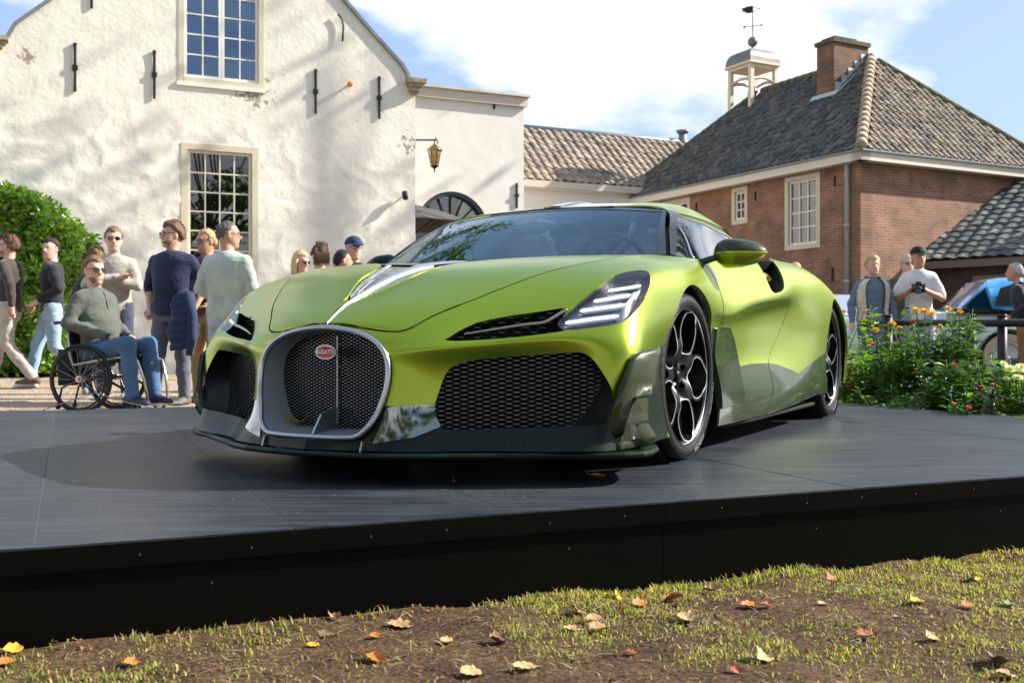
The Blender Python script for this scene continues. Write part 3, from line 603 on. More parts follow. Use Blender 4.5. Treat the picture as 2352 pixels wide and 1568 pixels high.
# ------------------------------------------------ tiled roofs
def tile_mesh(name, w_, l_, m, arch=.035, t=.012):
    """S-shaped pantile lying in x (across), y (up the slope), z out; lower end slightly raised"""
    xs = np.linspace(0, 1, 6); P = []
    for j, y in enumerate((0, 1)):
        for x in xs: P.append((x*w_*1.06, y*l_*1.12, arch*(sin(2*pi*x*.95+.5)*.5+.5)+(t*1.8 if j == 0 else 0)))
    n = len(xs); fs = [(i, i+1, n+i+1, n+i) for i in range(n-1)]; o = len(P)
    for x in xs: P.append((x*w_*1.06, 0, arch*(sin(2*pi*x*.95+.5)*.5+.5)+t*1.8-t))
    fs += [(o+i, o+i+1, i+1, i) for i in range(n-1)]
    me = bpy.data.meshes.new(name); me.from_pydata(P, [], fs); me.materials.append(m)
    for p in me.polygons: p.use_smooth = False
    me.update(); return me
def tile_mat(name, cols, moss=0.):
    m = bpy.data.materials.new(name); m.use_nodes = True; t = m.node_tree; p = t.nodes['Principled BSDF']; p.inputs['Roughness'].default_value = .75
    oi = t.nodes.new('ShaderNodeObjectInfo'); tc = t.nodes.new('ShaderNodeTexCoord'); ge = t.nodes.new('ShaderNodeNewGeometry')
    wn = t.nodes.new('ShaderNodeTexWhiteNoise'); wn.noise_dimensions = '3D'
    sc = t.nodes.new('ShaderNodeVectorMath'); sc.operation = 'SNAP'; sc.inputs[1].default_value = (.21, .21, .21); t.links.new(ge.outputs['Position'], sc.inputs[0]); t.links.new(sc.outputs[0], wn.inputs[0])
    r = t.nodes.new('ShaderNodeValToRGB'); e = r.color_ramp.elements; e[0].color = (*cols[0], 1); e[1].color = (*cols[-1], 1)
    for k, c in enumerate(cols[1:-1]): x = e.new((k+1)/(len(cols)-1)); x.color = (*c, 1)
    t.links.new(wn.outputs['Value'], r.inputs[0])
    n1 = t.nodes.new('ShaderNodeTexNoise'); n1.inputs['Scale'].default_value = 9; n1.inputs['Detail'].default_value = 6; t.links.new(ge.outputs['Position'], n1.inputs[0])
    r2 = t.nodes.new('ShaderNodeValToRGB'); r2.color_ramp.elements[0].position = .50-moss*.1; r2.color_ramp.elements[1].position = .66; t.links.new(n1.outputs[0], r2.inputs[0])
    mx = t.nodes.new('ShaderNodeMixRGB'); mx.inputs[2].default_value = (.05, .052, .02, 1) if moss else (.30, .27, .22, 1); mm = t.nodes.new('ShaderNodeMath'); mm.operation = 'MULTIPLY'; mm.inputs[1].default_value = .75 if moss else .5
    t.links.new(r2.outputs[0], mm.inputs[0]); t.links.new(mm.outputs[0], mx.inputs[0]); t.links.new(r.outputs[0], mx.inputs[1]); t.links.new(mx.outputs[0], p.inputs['Base Color']); return m
def tiled_slope(root, O, A, B, la, lb, inside, tw, tl, m, T, name='roof_tile', arch=.035, limit=300, slab_m=None, keyd=True):
    """O origin at the eave, A along, B up the slope (unit)"""
    A = Vector(A).normalized(); B = Vector(B).normalized(); Nn = A.cross(B).normalized()
    if Nn.z < 0: Nn = -Nn
    me = tile_mesh(name, tw, tl, m, arch); spots = []
    flip = A.cross(B).dot(Nn) < 0
    for j in range(int(lb/tl)+1):
        for i in range(int(la/tw)+1):
            u, v = (i+.5)*tw, (j+.5)*tl
            if u < la and v < lb and inside(u, v): spots.append((i, j, O+A*(i*tw)+B*(j*tl)))
    spots.sort(key=lambda s: s[2].y**2+(s[2].x)**2)
    M3 = Matrix((A, B, Nn)).transposed()
    rest = []
    for k, (i, j, p) in enumerate(spots):
        Mx = Matrix.Translation(p+Nn*(.02+R.uniform(0, .007))) @ (M3 @ Euler((R.uniform(-.02, .02), R.uniform(-.025, .025), R.uniform(-.02, .02))).to_matrix()).to_4x4()
        if k < limit: o = bpy.data.objects.new(name, me); COL.objects.link(o); o.parent = root; o.matrix_local = T @ Mx
        else: rest.append(Mx)
    if rest:
        base = np.array([v.co for v in me.vertices]); fb = [tuple(p.vertices) for p in me.polygons]; V = []; Fs = []
        for Mx in rest:
            Mn = np.array(Mx); o_ = len(V)*len(base); V.append(base@Mn[:3, :3].T+Mn[:3, 3]); Fs += [tuple(x+o_ for x in f_) for f_ in fb]
        me2 = bpy.data.meshes.new(name); me2.from_pydata(np.concatenate(V).tolist(), [], Fs); me2.materials.append(m); me2.transform(T); o = link(name, me2, root); o['kind'] = 'stuff'
T_DARK = tile_mat('mossy_pantile_shade_toned', [(.06, .057, .053), (.11, .10, .09), (.16, .14, .12), (.08, .075, .07), (.22, .19, .15)], .22)  # shade of the slope turned from the sun painted into the tiles, plus moss
T_WARM = tile_mat('weathered_warm_pantile', [(.24, .17, .11), (.34, .25, .17), (.12, .10, .085), (.40, .31, .22), (.20, .15, .11)])
T_BARN = tile_mat('mossy_grey_flat_tile', [(.05, .055, .055), (.10, .11, .11), (.30, .30, .28), (.07, .075, .075), (.16, .17, .17)], .3)
def brick_mat(name, c1, c2, mortar, sc_=1.0, UV=(1, 0)):
    m = bpy.data.materials.new(name); m.use_nodes = True; t = m.node_tree; p = t.nodes['Principled BSDF']; p.inputs['Roughness'].default_value = .85
    tc = t.nodes.new('ShaderNodeTexCoord'); sp = t.nodes.new('ShaderNodeSeparateXYZ'); t.links.new(tc.outputs['Object'], sp.inputs[0])
    dx = t.nodes.new('ShaderNodeMath'); dx.operation = 'MULTIPLY'; dx.inputs[1].default_value = UV[0]; dy = t.nodes.new('ShaderNodeMath'); dy.operation = 'MULTIPLY_ADD'; dy.inputs[1].default_value = UV[1]
    t.links.new(sp.outputs[0], dx.inputs[0]); t.links.new(sp.outputs[1], dy.inputs[0]); t.links.new(dx.outputs[0], dy.inputs[2]); cb = t.nodes.new('ShaderNodeCombineXYZ'); t.links.new(dy.outputs[0], cb.inputs[0]); t.links.new(sp.outputs[2], cb.inputs[1])
    b = t.nodes.new('ShaderNodeTexBrick'); b.inputs['Scale'].default_value = 1; b.inputs['Brick Width'].default_value = .21*sc_; b.inputs['Row Height'].default_value = .058*sc_; b.inputs['Mortar Size'].default_value = .006; b.inputs['Mortar Smooth'].default_value = .3; b.inputs['Bias'].default_value = -.1
    b.inputs['Color1'].default_value = (*c1, 1); b.inputs['Color2'].default_value = (*c2, 1); b.inputs['Mortar'].default_value = (*mortar, 1); t.links.new(cb.outputs[0], b.inputs[0])
    n1 = t.nodes.new('ShaderNodeTexNoise'); n1.inputs['Scale'].default_value = 2.5; n1.inputs['Detail'].default_value = 8; t.links.new(tc.outputs['Object'], n1.inputs[0])
    r = t.nodes.new('ShaderNodeValToRGB'); r.color_ramp.elements[0].position = .3; r.color_ramp.elements[0].color = (.62, .6, .6, 1); r.color_ramp.elements[1].position = .7; r.color_ramp.elements[1].color = (1.15, 1.1, 1.08, 1); t.links.new(n1.outputs[0], r.inputs[0])
    mx = t.nodes.new('ShaderNodeMixRGB'); mx.blend_type = 'MULTIPLY'; mx.inputs[0].default_value = 1; t.links.new(b.outputs[0], mx.inputs[1]); t.links.new(r.outputs[0], mx.inputs[2]); t.links.new(mx.outputs[0], p.inputs['Base Color'])
    bp = t.nodes.new('ShaderNodeBump'); bp.inputs['Strength'].default_value = .8; bp.inputs['Distance'].default_value = .008; bp.invert = True; t.links.new(b.outputs['Fac'], bp.inputs['Height']); t.links.new(bp.outputs[0], p.inputs['Normal']); return m
# tiled wing behind the annex
wing = empty('tiled_wing', at(1320, 430, 27), 0, 'low cream outbuilding with long warm pantiled roof between annex and brick house', 'outbuilding'); WI = Matrix.Translation(-wing.location)
E0 = at(1200, 414, 25.5); E0 = Vector((E0.x, E0.y, E0.z)); zr = 0
zE = E0.z; up_dir = (-WN+Vector((0, 0, .85))).normalized()
# ridge height so that it meets the photographed ridge line
rid = on_plane(1205, 290, E0, WN); lb = None
for k in range(200):
    q = E0+up_dir*(k*.05); py = HY-(q.z-CAM_H)/q.y*F_PX
    if py < 290: lb = k*.05; break
la = 9.0; E0b = E0-WU*.3
tiled_slope(wing, E0b, WU, up_dir, la, lb, lambda u, v: True, .235, .30, T_WARM, WI, arch=.05)
mb = MB(); mb.prism([E0b, E0b+WU*la, E0b+WU*la+up_dir*lb, E0b+up_dir*lb], (0, 0, -.08)); o = mb.build('roof_deck', mat('roof_deck_dark', (.04, .035, .03), rough=.9), wing); o.data.transform(WI)
mb = MB(); q = E0b+up_dir*lb; mb.tube([q+Vector((0, 0, .03)), q+WU*la+Vector((0, 0, .03))], .09, 8); o = mb.build('ridge_cap', LEADM, wing); o.data.transform(WI)
mb = MB(); q = E0b+WN*.12; mb.prism([q+Vector((0, 0, -.16)), q+WU*la+Vector((0, 0, -.16)), q+WU*la-WN*.2+Vector((0, 0, -.16)), q-WN*.2+Vector((0, 0, -.16))], (0, 0, .17)); o = mb.build('gutter_board', mat('warm_cream_board', (0, 0, 0)), wing); o.data.transform(WI)
mb = MB(); q = E0b-WN*.1; mb.prism([q+Vector((0, 0, -zE-.4)), q+WU*la+Vector((0, 0, -zE-.4)), q+WU*la-WN*.3+Vector((0, 0, -zE-.4)), q-WN*.3+Vector((0, 0, -zE-.4))], (0, 0, zE+.24)); o = mb.build('wall', LIMES, wing); o.data.transform(WI)
vp = on_plane(1568, 326, E0b+up_dir*lb, WN); mb = MB(); mb.tube([vp+Vector((0, 0, -.3)), vp+Vector((0, 0, .24))], .12, 12); mb.tube([vp+Vector((0, 0, .24)), vp+Vector((0, 0, .32))], [.15, .21], 12); o = mb.build('vent_pipe', LEADM, wing); o.data.transform(WI)
# brick house
Ba = Vector((-.465, .885, 0)).normalized(); Bb = Vector((.885, .465, 0)).normalized(); BC = Vector((6.73, 20.0, 0)); EZ = 4.13; LA, LB = 8.55, 6.08
def bp_(u, v, z=0): return BC+Ba*u+Bb*v+Vector((0, 0, z))
bh = empty('brick_house', BC, 0, 'red brick house with dark hipped pantile roof, chimney and cream sash windows', 'house'); BI = Matrix.Translation(-BC)
def bo(mb, nm, m, par=None):
    o = mb.build(nm, m, par or bh); o.data.transform(BI); return o
BR1 = brick_mat('red_brick_shaded_side', (.34, .165, .095), (.25, .115, .068), (.40, .32, .23), 1.0, (Ba.x, Ba.y)); BR2 = brick_mat('red_brick_end_wall', (.38, .185, .108), (.27, .12, .072), (.42, .34, .25), 1.0, (Bb.x, Bb.y))  # long wall uses a darker copy, its shade put into the colour
ov = .22
def wall_holes(name, O, U, L_, H_, holes, m, T, t=.3, N_=None):
    """rectangular wall with rectangular holes, from strips butted end to end"""
    xs = sorted({0, L_, *[h_[0] for h_ in holes], *[h_[1] for h_ in holes]}); mb = MB()
    for a, b in zip(xs[:-1], xs[1:]):
        cut = sorted([(h_[2], h_[3]) for h_ in holes if h_[0] < (a+b)/2 < h_[1]]); z = 0
        for c, d in cut+[(H_, H_)]:
            if c > z: mb.prism([O+U*a+Vector((0, 0, z)), O+U*b+Vector((0, 0, z)), O+U*b-N_*t+Vector((0, 0, z)), O+U*a-N_*t+Vector((0, 0, z))], (0, 0, c-z))
            z = d
    o = mb.build(name, m, bh); o.data.transform(T); return o
NA = -Bb; NB = -Ba       # outward normals: long side faces -Bb, end faces -Ba
def lw(px, py): q = on_plane(px, py, bp_(0, ov), NA); return ((q-bp_(0, ov)).dot(Ba), q.z)
wz = -.35
wins = []
for (x0, y0, x1, y1, cols, rows) in ((1803, 402, 1884, 572, 3, 4), (1681, 430, 1717, 515, 2, 3), (1523, 458, 1585, 560, 3, 3)):
    a = lw(x1, (y0+y1)/2)[0]; b = lw(x0, (y0+y1)/2)[0]; xm = (x0+x1)/2; z1_ = lw(xm, y0)[1]; z0_ = lw(xm, y1)[1]; wins.append((a, b, z0_, z1_, cols, rows))
O1 = bp_(0, ov, wz)
wall_holes('wall', bp_(ov, ov, wz), Ba, LA-2*ov, EZ-wz-.16, [(w_[0]-ov, w_[1]-ov, w_[2]-wz, w_[3]-wz) for w_ in wins], BR1, BI, .3, NA)
wall_holes('wall', bp_(ov, ov+.301, wz), Bb, LB-2*ov-.3, EZ-wz-.16, [], BR2, BI, .3, NB)
for w_ in wins:
    ww = window_on(bh, bp_(0, ov), Ba, NA, w_[0], w_[1], w_[2], w_[3], w_[4], w_[5], BI, .10, 1, m_out=mat('ivory_window_paint', (.66, .57, .42), rough=.5), m_in=WPAINT, bar=.03)
    mb = MB()
    mb.prism([bp_(w_[0]-.05, ov-.03, w_[3]+.003), bp_(w_[1]+.05, ov-.03, w_[3]+.003), bp_(w_[1]+.05, ov+.05, w_[3]+.003), bp_(w_[0]-.05, ov+.05, w_[3]+.003)], (0, 0, .12)); bo(mb, 'brick_lintel', mat('lintel_brick', (.20, .075, .05), rough=.85, var=.4, vscale=14))
# curtain behind the large window
w_ = wins[0]; mb = MB(); rows = []
for k in range(25):
    s = w_[0]+.1+(w_[1]-w_[0])*.45*k/24; rows.append([bp_(s, ov+.22+.03*sin(k*1.3), w_[2]+.05), bp_(s, ov+.22+.03*sin(k*1.3), w_[3]-.05)])
mb.grid(rows); bo(mb, 'curtain', mat('white_net_curtain', (.7, .7, .66), rough=.9))
FAS = mat('cream_fascia_paint', (.72, .63, .50), rough=.5)
for (P_, D_, L_, N_) in ((bp_(-.05, -.05), Ba, LA+.1, NA), (bp_(-.05, -.05), Bb, LB+.1, NB)):
    mb = MB(); z = EZ-.19; mb.prism([P_+Vector((0, 0, z)), P_+D_*L_+Vector((0, 0, z)), P_+D_*L_-N_*.25+Vector((0, 0, z)), P_-N_*.25+Vector((0, 0, z))], (0, 0, .17)); bo(mb, 'eaves_board', FAS)
    mb = MB(); z = EZ-.018; mb.prism([P_+N_*.05+Vector((0, 0, z)), P_+D_*L_+N_*.05+Vector((0, 0, z)), P_+D_*L_-N_*.1+Vector((0, 0, z)), P_-N_*.1+Vector((0, 0, z))], (0, 0, .035)); bo(mb, 'gutter', LEADM)
pp_, qq_ = 3.04, 2.6; RZ = 6.87-EZ; qf = 2.1
RA = bp_(qq_, pp_, 6.85); RB = bp_(LA-qf, pp_, 6.85)
sl1 = sqrt(pp_**2+RZ**2); up1 = (Bb*pp_+Vector((0, 0, RZ))).normalized()
def in1(u, v): f_ = v/sl1; return u > qq_*f_ and u < LA-qf*f_
tiled_slope(bh, bp_(0, 0, EZ), Ba, up1, LA, sl1, in1, .20, .25, T_DARK, BI, arch=.045)
sl2 = sqrt(qq_**2+RZ**2); up2 = (Ba*qq_+Vector((0, 0, RZ))).normalized()
def in2(u, v): f_ = v/sl2; return u > pp_*f_ and u < LB-(LB-pp_)*f_
tiled_slope(bh, bp_(0, 0, EZ), Bb, up2, LB, sl2, in2, .20, .25, T_WARM, BI, arch=.045)  # sunlit slope of the same roof, given lighter tile colours
c0, c1, c2, c3_ = bp_(0, 0, EZ), bp_(LA, 0, EZ), bp_(LA, LB, EZ), bp_(0, LB, EZ)
mb = MB(); mb.add([c0, c1, c2, c3_, RA, RB], [(0, 1, 5, 4), (1, 2, 5), (2, 3, 4, 5), (3, 0, 4), (3, 2, 1, 0)]); bo(mb, 'roof_deck', MATS['roof_deck_dark'])
def hip(P_, Q_, m, r=.11, seg=.26, nm='hip_tile'):
    n = int((Q_-P_).length/seg); d = (Q_-P_).normalized()
    for k in range(n):
        a = P_+d*(k*seg)+Vector((0, 0, .06)); mb = MB(); mb.tube([a, a+d*(seg*1.05)], [r*1.12, r*.95], 10); bo(mb, nm, m)
HIPM = mat('lichen_hip_tile', (.44, .34, .23), rough=.85, var=.5, vscale=7, bump=.4)
hip(c0, RA, HIPM); hip(RA, RB, mat('mossy_ridge_tile', (.12, .12, .07), rough=.9, var=.4, vscale=6), .10); hip(c1, RB, MATS['mossy_ridge_tile'], .08); hip(c3_, RA, MATS['mossy_ridge_tile'], .09)
# downpipe at the corner
dp = on_plane(1945, 500, bp_(0, ov-.08), NA); mb = MB(); mb.tube([Vector((dp.x, dp.y, -.1)), Vector((dp.x, dp.y, EZ-.2)), Vector((dp.x, dp.y, EZ-.05))+NA*.10], .045, 10)
for z in (.5, 1.6, 2.7, 3.7): mb.tube([Vector((dp.x, dp.y, z)), Vector((dp.x, dp.y, z+.06))], .058, 10)
bo(mb, 'downpipe', mat('grey_zinc_pipe', (.42, .42, .40), rough=.5, metal=.2))
for px_, y0, y1 in ((1918, 404, 428), (1913, 615, 646), (1736, 440, 462), (1600, 466, 485), (1874-30, 640, 660)):
    s_, a1 = lw(px_, y0); _, a0 = lw(px_, y1); mb = MB(); mb.prism([bp_(s_-.015, ov-.03, a0), bp_(s_+.015, ov-.03, a0), bp_(s_+.015, ov-.004, a0), bp_(s_-.015, ov-.004, a0)], (0, 0, a1-a0)); bo(mb, 'wall_anchor', IRON)
# chimney
cu, cv, cla, clb = 2.72, 2.02, .54, 1.06; ctop = 7.28
CHB = brick_mat('old_chimney_brick', (.22, .11, .06), (.13, .075, .05), (.24, .20, .15), 1.0, (Bb.x, Bb.y))
ch = MB(); ch.prism([bp_(cu, cv, 5.6), bp_(cu, cv+clb, 5.6), bp_(cu+cla, cv+clb, 5.6), bp_(cu+cla, cv, 5.6)], (0, 0, ctop-5.6-.1)); cho = bo(ch, 'chimney', CHB)
def cz(mb, nm, m):
    o = mb.build(nm, m, cho); o.data.transform(BI); return o
MOSS = mat('mossy_brick_cap', (.16, .12, .05), rough=.9, var=.5, vscale=9, bump=.8, col2=(.06, .055, .035))
mb = MB(); mb.prism([bp_(cu-.04, cv-.04, ctop-.1), bp_(cu-.04, cv+clb+.04, ctop-.1), bp_(cu+cla+.04, cv+clb+.04, ctop-.1), bp_(cu+cla+.04, cv-.04, ctop-.1)], (0, 0, .09)); cz(mb, 'chimney_cap', MOSS)
mb = MB(); mb.prism([bp_(cu+.06, cv+.08, ctop-.01), bp_(cu+.06, cv+clb-.3, ctop-.01), bp_(cu+cla-.06, cv+clb-.3, ctop-.01), bp_(cu+cla-.06, cv+.08, ctop-.01)], (0, 0, .07)); cz(mb, 'chimney_cap', MOSS)
FLASH = mat('pale_lead_flashing', (.50, .53, .55), rough=.45, metal=.25)
for k in range(5):
    v0 = cv+.02+k*.2; z = EZ+RZ/pp_*(v0)+.05
    mb = MB(); mb.prism([bp_(cu-.012, v0, z-.18), bp_(cu-.012, v0+.2, z-.02), bp_(cu-.012, v0+.2, z+.26), bp_(cu-.012, v0, z+.26)], Ba*.010); cz(mb, 'flashing', FLASH)
rw = [bp_(cu-.14, cv-.10, EZ+RZ/pp_*(cv-.10)+.09), bp_(cu+cla+.12, cv-.10, EZ+RZ/pp_*(cv-.10)+.09), bp_(cu+cla+.12, cv+.0, EZ+RZ/pp_*cv+.11), bp_(cu-.14, cv+.0, EZ+RZ/pp_*cv+.11)]
mb = MB(); mb.prism(rw, (0, 0, .01)); cz(mb, 'flashing', FLASH)
rw = [bp_(cu-.16, cv-.05, EZ+RZ/pp_*(cv-.05)+.085), bp_(cu-.16, cv+clb, EZ+RZ/pp_*(cv+clb)+.03), bp_(cu-.013, cv+clb, EZ+RZ/pp_*(cv+clb)+.05), bp_(cu-.013, cv-.05, EZ+RZ/pp_*(cv-.05)+.10)]
mb = MB(); mb.prism(rw, (0, 0, .01)); cz(mb, 'flashing', FLASH)
# bell turret on the far end of the ridge
TB = Vector((RB.x, RB.y, 0)); tp = at(1729, 250, 27.1); bt = empty('bell_turret', Vector((tp.x, tp.y, 6.6)), 0, 'cream open bell turret with curved lead cap and weathervane on the ridge', 'bell turret')
CREAMT = mat('turret_cream_paint', (.68, .58, .42), rough=.55); k_ = 27.1/F_PX
hw = .40; zt = (250-158)*k_-.17; az = atan2(Bb.y, Bb.x)+.0
def rz(v): c, s = cos(az), sin(az); return Vector((v[0]*c-v[1]*s, v[0]*s+v[1]*c, v[2]))
z0t = tp.z-6.6
for sx in (-1, 1):
    for sy in (-1, 1):
        mb = MB(); x, y = hw*sx, hw*sy; mb.prism([rz((x-.055, y-.055, z0t-.8)), rz((x+.055, y-.055, z0t-.8)), rz((x+.055, y+.055, z0t-.8)), rz((x-.055, y+.055, z0t-.8))], (0, 0, .8+1.05)); mb.build('post', CREAMT, bt)
z3_ = z0t+1.05
mb = MB(); mb.prism([rz((x, y, z3_)) for x, y in ((-hw-.12, -hw-.12), (hw+.12, -hw-.12), (hw+.12, hw+.12), (-hw-.12, hw+.12))], (0, 0, .06)); mb.prism([rz((x, y, z3_-.08)) for x, y in ((-hw-.05, -hw-.05), (hw+.05, -hw-.05), (hw+.05, hw+.05), (-hw-.05, hw+.05))], (0, 0, .079)); mb.build('cornice', CREAMT, bt)
rows = []
for zf, sf in ((0, 1.0), (.12, .985), (.22, .93), (.30, .82), (.36, .62), (.40, .35), (.415, .08)):
    s = (hw+.10)*sf; rows.append([rz((x*s, y*s, z3_+.06+zf)) for x, y in ((-1, -1), (0, -1), (1, -1), (1, 0), (1, 1), (0, 1), (-1, 1), (-1, 0), (-1, -1))])
mb = MB(); mb.grid(rows, sm=False); mb.build('lead_cap', mat('dull_lead_cap', (.20, .20, .18), rough=.45, metal=.4, var=.25, vscale=6), bt)
for d in ((1, 0), (0, 1)):
    for s in (-1, 1):
        mb = MB(); P_ = []
        for k in range(7): t = -hw+2*hw*k/6; P_.append(rz((t, s*hw, z0t+.62+.10*max(0, 1-abs(t)/hw)**.5)) if d[0] else rz((s*hw, t, z0t+.62+.10*max(0, 1-abs(t)/hw)**.5)))
        for k in range(6): mb.tube([P_[k], P_[k+1]], .045, 4)
        mb.build('brace', CREAMT, bt)
mb = MB(); mb.lathe([(0, .46), (.08, .45), (.12, .38), (.14, .22), (.19, .08), (.235, .0), (.20, -.01)], 20, Matrix.Translation((0, 0, z0t+.12))); mb.build('bell', mat('dark_bronze_bell', (.06, .055, .045), rough=.4, metal=.8), bt)
mb = MB(); mb.tube([(0, 0, z0t+.56), (0, 0, z0t+.9)], .02, 6); mb.build('bell_hanger', IRON, bt)
zb = z3_+.06+.415
mb = MB(); mb.tube([(0, 0, zb-.03), (0, 0, zb+.12)], .035, 8); mb.ball((0, 0, zb+.22), .135, 18); mb.build('finial_ball', MATS['dull_lead_cap'], bt)
wv = empty('weathervane', Vector((tp.x, tp.y, 6.6+zb+.33)), 0, 'wrought iron weathervane with pennant and arrow above the bell turret', 'weathervane')
mb = MB(); mb.tube([(0, 0, -.02), (0, 0, .82)], .014, 6); mb.build('spindle', IRON, wv)
D1 = Vector((.94, -.34, 0)); mb = MB(); mb.tube([D1*-.22+Vector((0, 0, .30)), D1*.22+Vector((0, 0, .30))], .010, 5)
for s in (-1, 1):
    c = D1*.22*s+Vector((0, 0, .30)); mb.add([c+D1*.05*s, c-D1*.02*s+Vector((0, 0, .035)), c-D1*.02*s-Vector((0, 0, .035)), c-D1*.02*s+Vector((.02, .02, 0))], [(0, 1, 2), (0, 1, 3), (0, 3, 2)])
mb.build('direction_arrow', IRON, wv)
fl = Vector((-.97, .24, 0)); mb = MB(); V3 = lambda a, z: fl*a+Vector((0, 0, z))
mb.prism([V3(.01, .66), V3(.10, .64), V3(.18, .66), V3(.22, .70), V3(.30, .69), V3(.24, .73), V3(.32, .74), V3(.24, .76), V3(.31, .79), V3(.22, .79), V3(.16, .82), V3(.01, .83)], (.003, .01, 0)); mb.build('pennant', IRON, wv)
mb = MB(); mb.tube([V3(0, .80), V3(-.09, .77), V3(-.16, .745)], .006, 4); mb.tube([V3(0, .68), V3(-.09, .71), V3(-.16, .745)], .006, 4); mb.ball(V3(-.17, .745), .018, 8); mb.build('pointer', IRON, wv)
# barn with mossy tiles
BP = at(2122, 603, 21.0); Bc = Vector((.69, -.72, 0)).normalized(); Bn = Vector((-.72, -.69, 0)).normalized()
barn = empty('barn', Vector((BP.x, BP.y, 0)), 0, 'low dark brick barn under a mossy grey tiled roof', 'barn'); BNI = Matrix.Translation(-barn.location)
def bn(mb, nm, m, par=None):
    o = mb.build(nm, m, par or barn); o.data.transform(BNI); return o
upn = (-Bn*1.0+Vector((0, 0, .60))).normalized(); O_ = Vector((BP.x, BP.y, BP.z))+Bn*.25
tiled_slope(barn, O_-Bc*.25, Bc, upn, 7.0, 5.6, lambda u, v: True, .26, .24, T_BARN, BNI, arch=.03)
mb = MB(); mb.prism([O_-Bc*.25, O_+Bc*7, O_+Bc*7+upn*5.6, O_-Bc*.25+upn*5.6], (0, 0, -.07)); bn(mb, 'roof_deck', MATS['roof_deck_dark'])
mb = MB(); mb.prism([O_-Bc*.25+Vector((0, 0, -.15))+Bn*.02, O_+Bc*7+Vector((0, 0, -.15))+Bn*.02, O_+Bc*7+Vector((0, 0, -.15))-Bn*.06, O_-Bc*.25+Vector((0, 0, -.15))-Bn*.06], (0, 0, .14)); bn(mb, 'eaves_board', mat('brown_eaves_board', (.16, .12, .08), rough=.8))
DBR = brick_mat('dark_barn_brick', (.12, .06, .04), (.075, .045, .035), (.13, .10, .08), 1.0, (Bc.x, Bc.y)); WD = O_-Bn*.35
d0, d1 = .95, 2.35; zT = BP.z-.02
for a, b, z0, z1_ in ((0, d0, -.35, zT), (d0, d1, 1.72, zT), (d1, 7, -.35, zT)):
    mb = MB(); mb.prism([Vector((WD.x, WD.y, z0))+Bc*a, Vector((WD.x, WD.y, z0))+Bc*b, Vector((WD.x, WD.y, z0))+Bc*b-Bn*.3, Vector((WD.x, WD.y, z0))+Bc*a-Bn*.3], (0, 0, z1_-z0)); bn(mb, 'wall', DBR)
mb = MB(); q = Vector((WD.x, WD.y, -.35)); mb.prism([q+Bc*.0-Bn*.301, q+Bc*.3-Bn*.301, q+Bc*.3-Bn*4.6, q-Bn*4.6], (0, 0, zT+.35)); bn(mb, 'side_wall', DBR)
FRM = mat('barn_door_frame_paint', (.26, .19, .12), rough=.6)
for a, b, z0, z1_ in ((d0, d0+.12, -.3, 1.72), (d1-.12, d1, -.3, 1.72), (d0+.12, d1-.12, 1.58, 1.72)):
    mb = MB(); mb.prism([Vector((WD.x, WD.y, z0))+Bc*a+Bn*.03, Vector((WD.x, WD.y, z0))+Bc*b+Bn*.03, Vector((WD.x, WD.y, z0))+Bc*b-Bn*.1, Vector((WD.x, WD.y, z0))+Bc*a-Bn*.1], (0, 0, z1_-z0)); bn(mb, 'door_frame', FRM)
for k in range(7):
    wv_ = (d1-d0-.24)/7; a = d0+.12+k*wv_; mb = MB(); mb.prism([Vector((WD.x, WD.y, -.3))+Bc*(a+.004)-Bn*.12, Vector((WD.x, WD.y, -.3))+Bc*(a+wv_-.004)-Bn*.12, Vector((WD.x, WD.y, -.3))+Bc*(a+wv_-.004)-Bn*.15, Vector((WD.x, WD.y, -.3))+Bc*(a+.004)-Bn*.15], (0, 0, 1.87)); bn(mb, 'door_plank', mat('barn_door_black', (.02, .02, .018), rough=.7))
# ------------------------------------------------ the show car
def flip_paint():
    m = bpy.data.materials.new('satin_lime_paint'); m.use_nodes = True; t = m.node_tree; p = t.nodes['Principled BSDF']; o = t.nodes['Material Output']
    p.inputs['Base Color'].default_value = (.06, .19, .0015, 1); p.inputs['Roughness'].default_value = .45; p.inputs['Coat Weight'].default_value = .7; p.inputs['Coat Roughness'].default_value = .18
    g = t.nodes.new('ShaderNodeBsdfPrincipled'); g.inputs['Base Color'].default_value = (.40, .45, .012, 1); g.inputs['Metallic'].default_value = 1; g.inputs['Roughness'].default_value = .33
    g.inputs['Coat Weight'].default_value = .35; g.inputs['Coat Roughness'].default_value = .18
    x = t.nodes.new('ShaderNodeMixShader'); x.inputs[0].default_value = .68
    t.links.new(p.outputs[0], x.inputs[1]); t.links.new(g.outputs[0], x.inputs[2]); t.links.new(x.outputs[0], o.inputs[0]); return m
PAINT = flip_paint()
def carbon(name, c1, c2, rough=.16, cw=.7):
    m = bpy.data.materials.new(name); m.use_nodes = True; t = m.node_tree; p = t.nodes['Principled BSDF']
    tc = t.nodes.new('ShaderNodeTexCoord'); mp = t.nodes.new('ShaderNodeMapping'); mp.inputs['Rotation'].default_value = (.6, .3, .78)
    ck = t.nodes.new('ShaderNodeTexChecker'); ck.inputs['Scale'].default_value = 330; ck.inputs[1].default_value = (*c1, 1); ck.inputs[2].default_value = (*c2, 1)
    t.links.new(tc.outputs['Object'], mp.inputs[0]); t.links.new(mp.outputs[0], ck.inputs[0]); t.links.new(ck.outputs[0], p.inputs['Base Color'])
    p.inputs['Roughness'].default_value = .4; p.inputs['Metallic'].default_value = .1; p.inputs['Specular IOR Level'].default_value = .12; p.inputs['Coat Weight'].default_value = cw; p.inputs['Coat Roughness'].default_value = rough*.4
    return m
CARB = carbon('green_carbon_weave', (.010, .015, .007), (.060, .068, .028), .16, .4)
CARBD = carbon('dark_green_carbon', (.003, .008, .005), (.010, .018, .010), .16, .16)
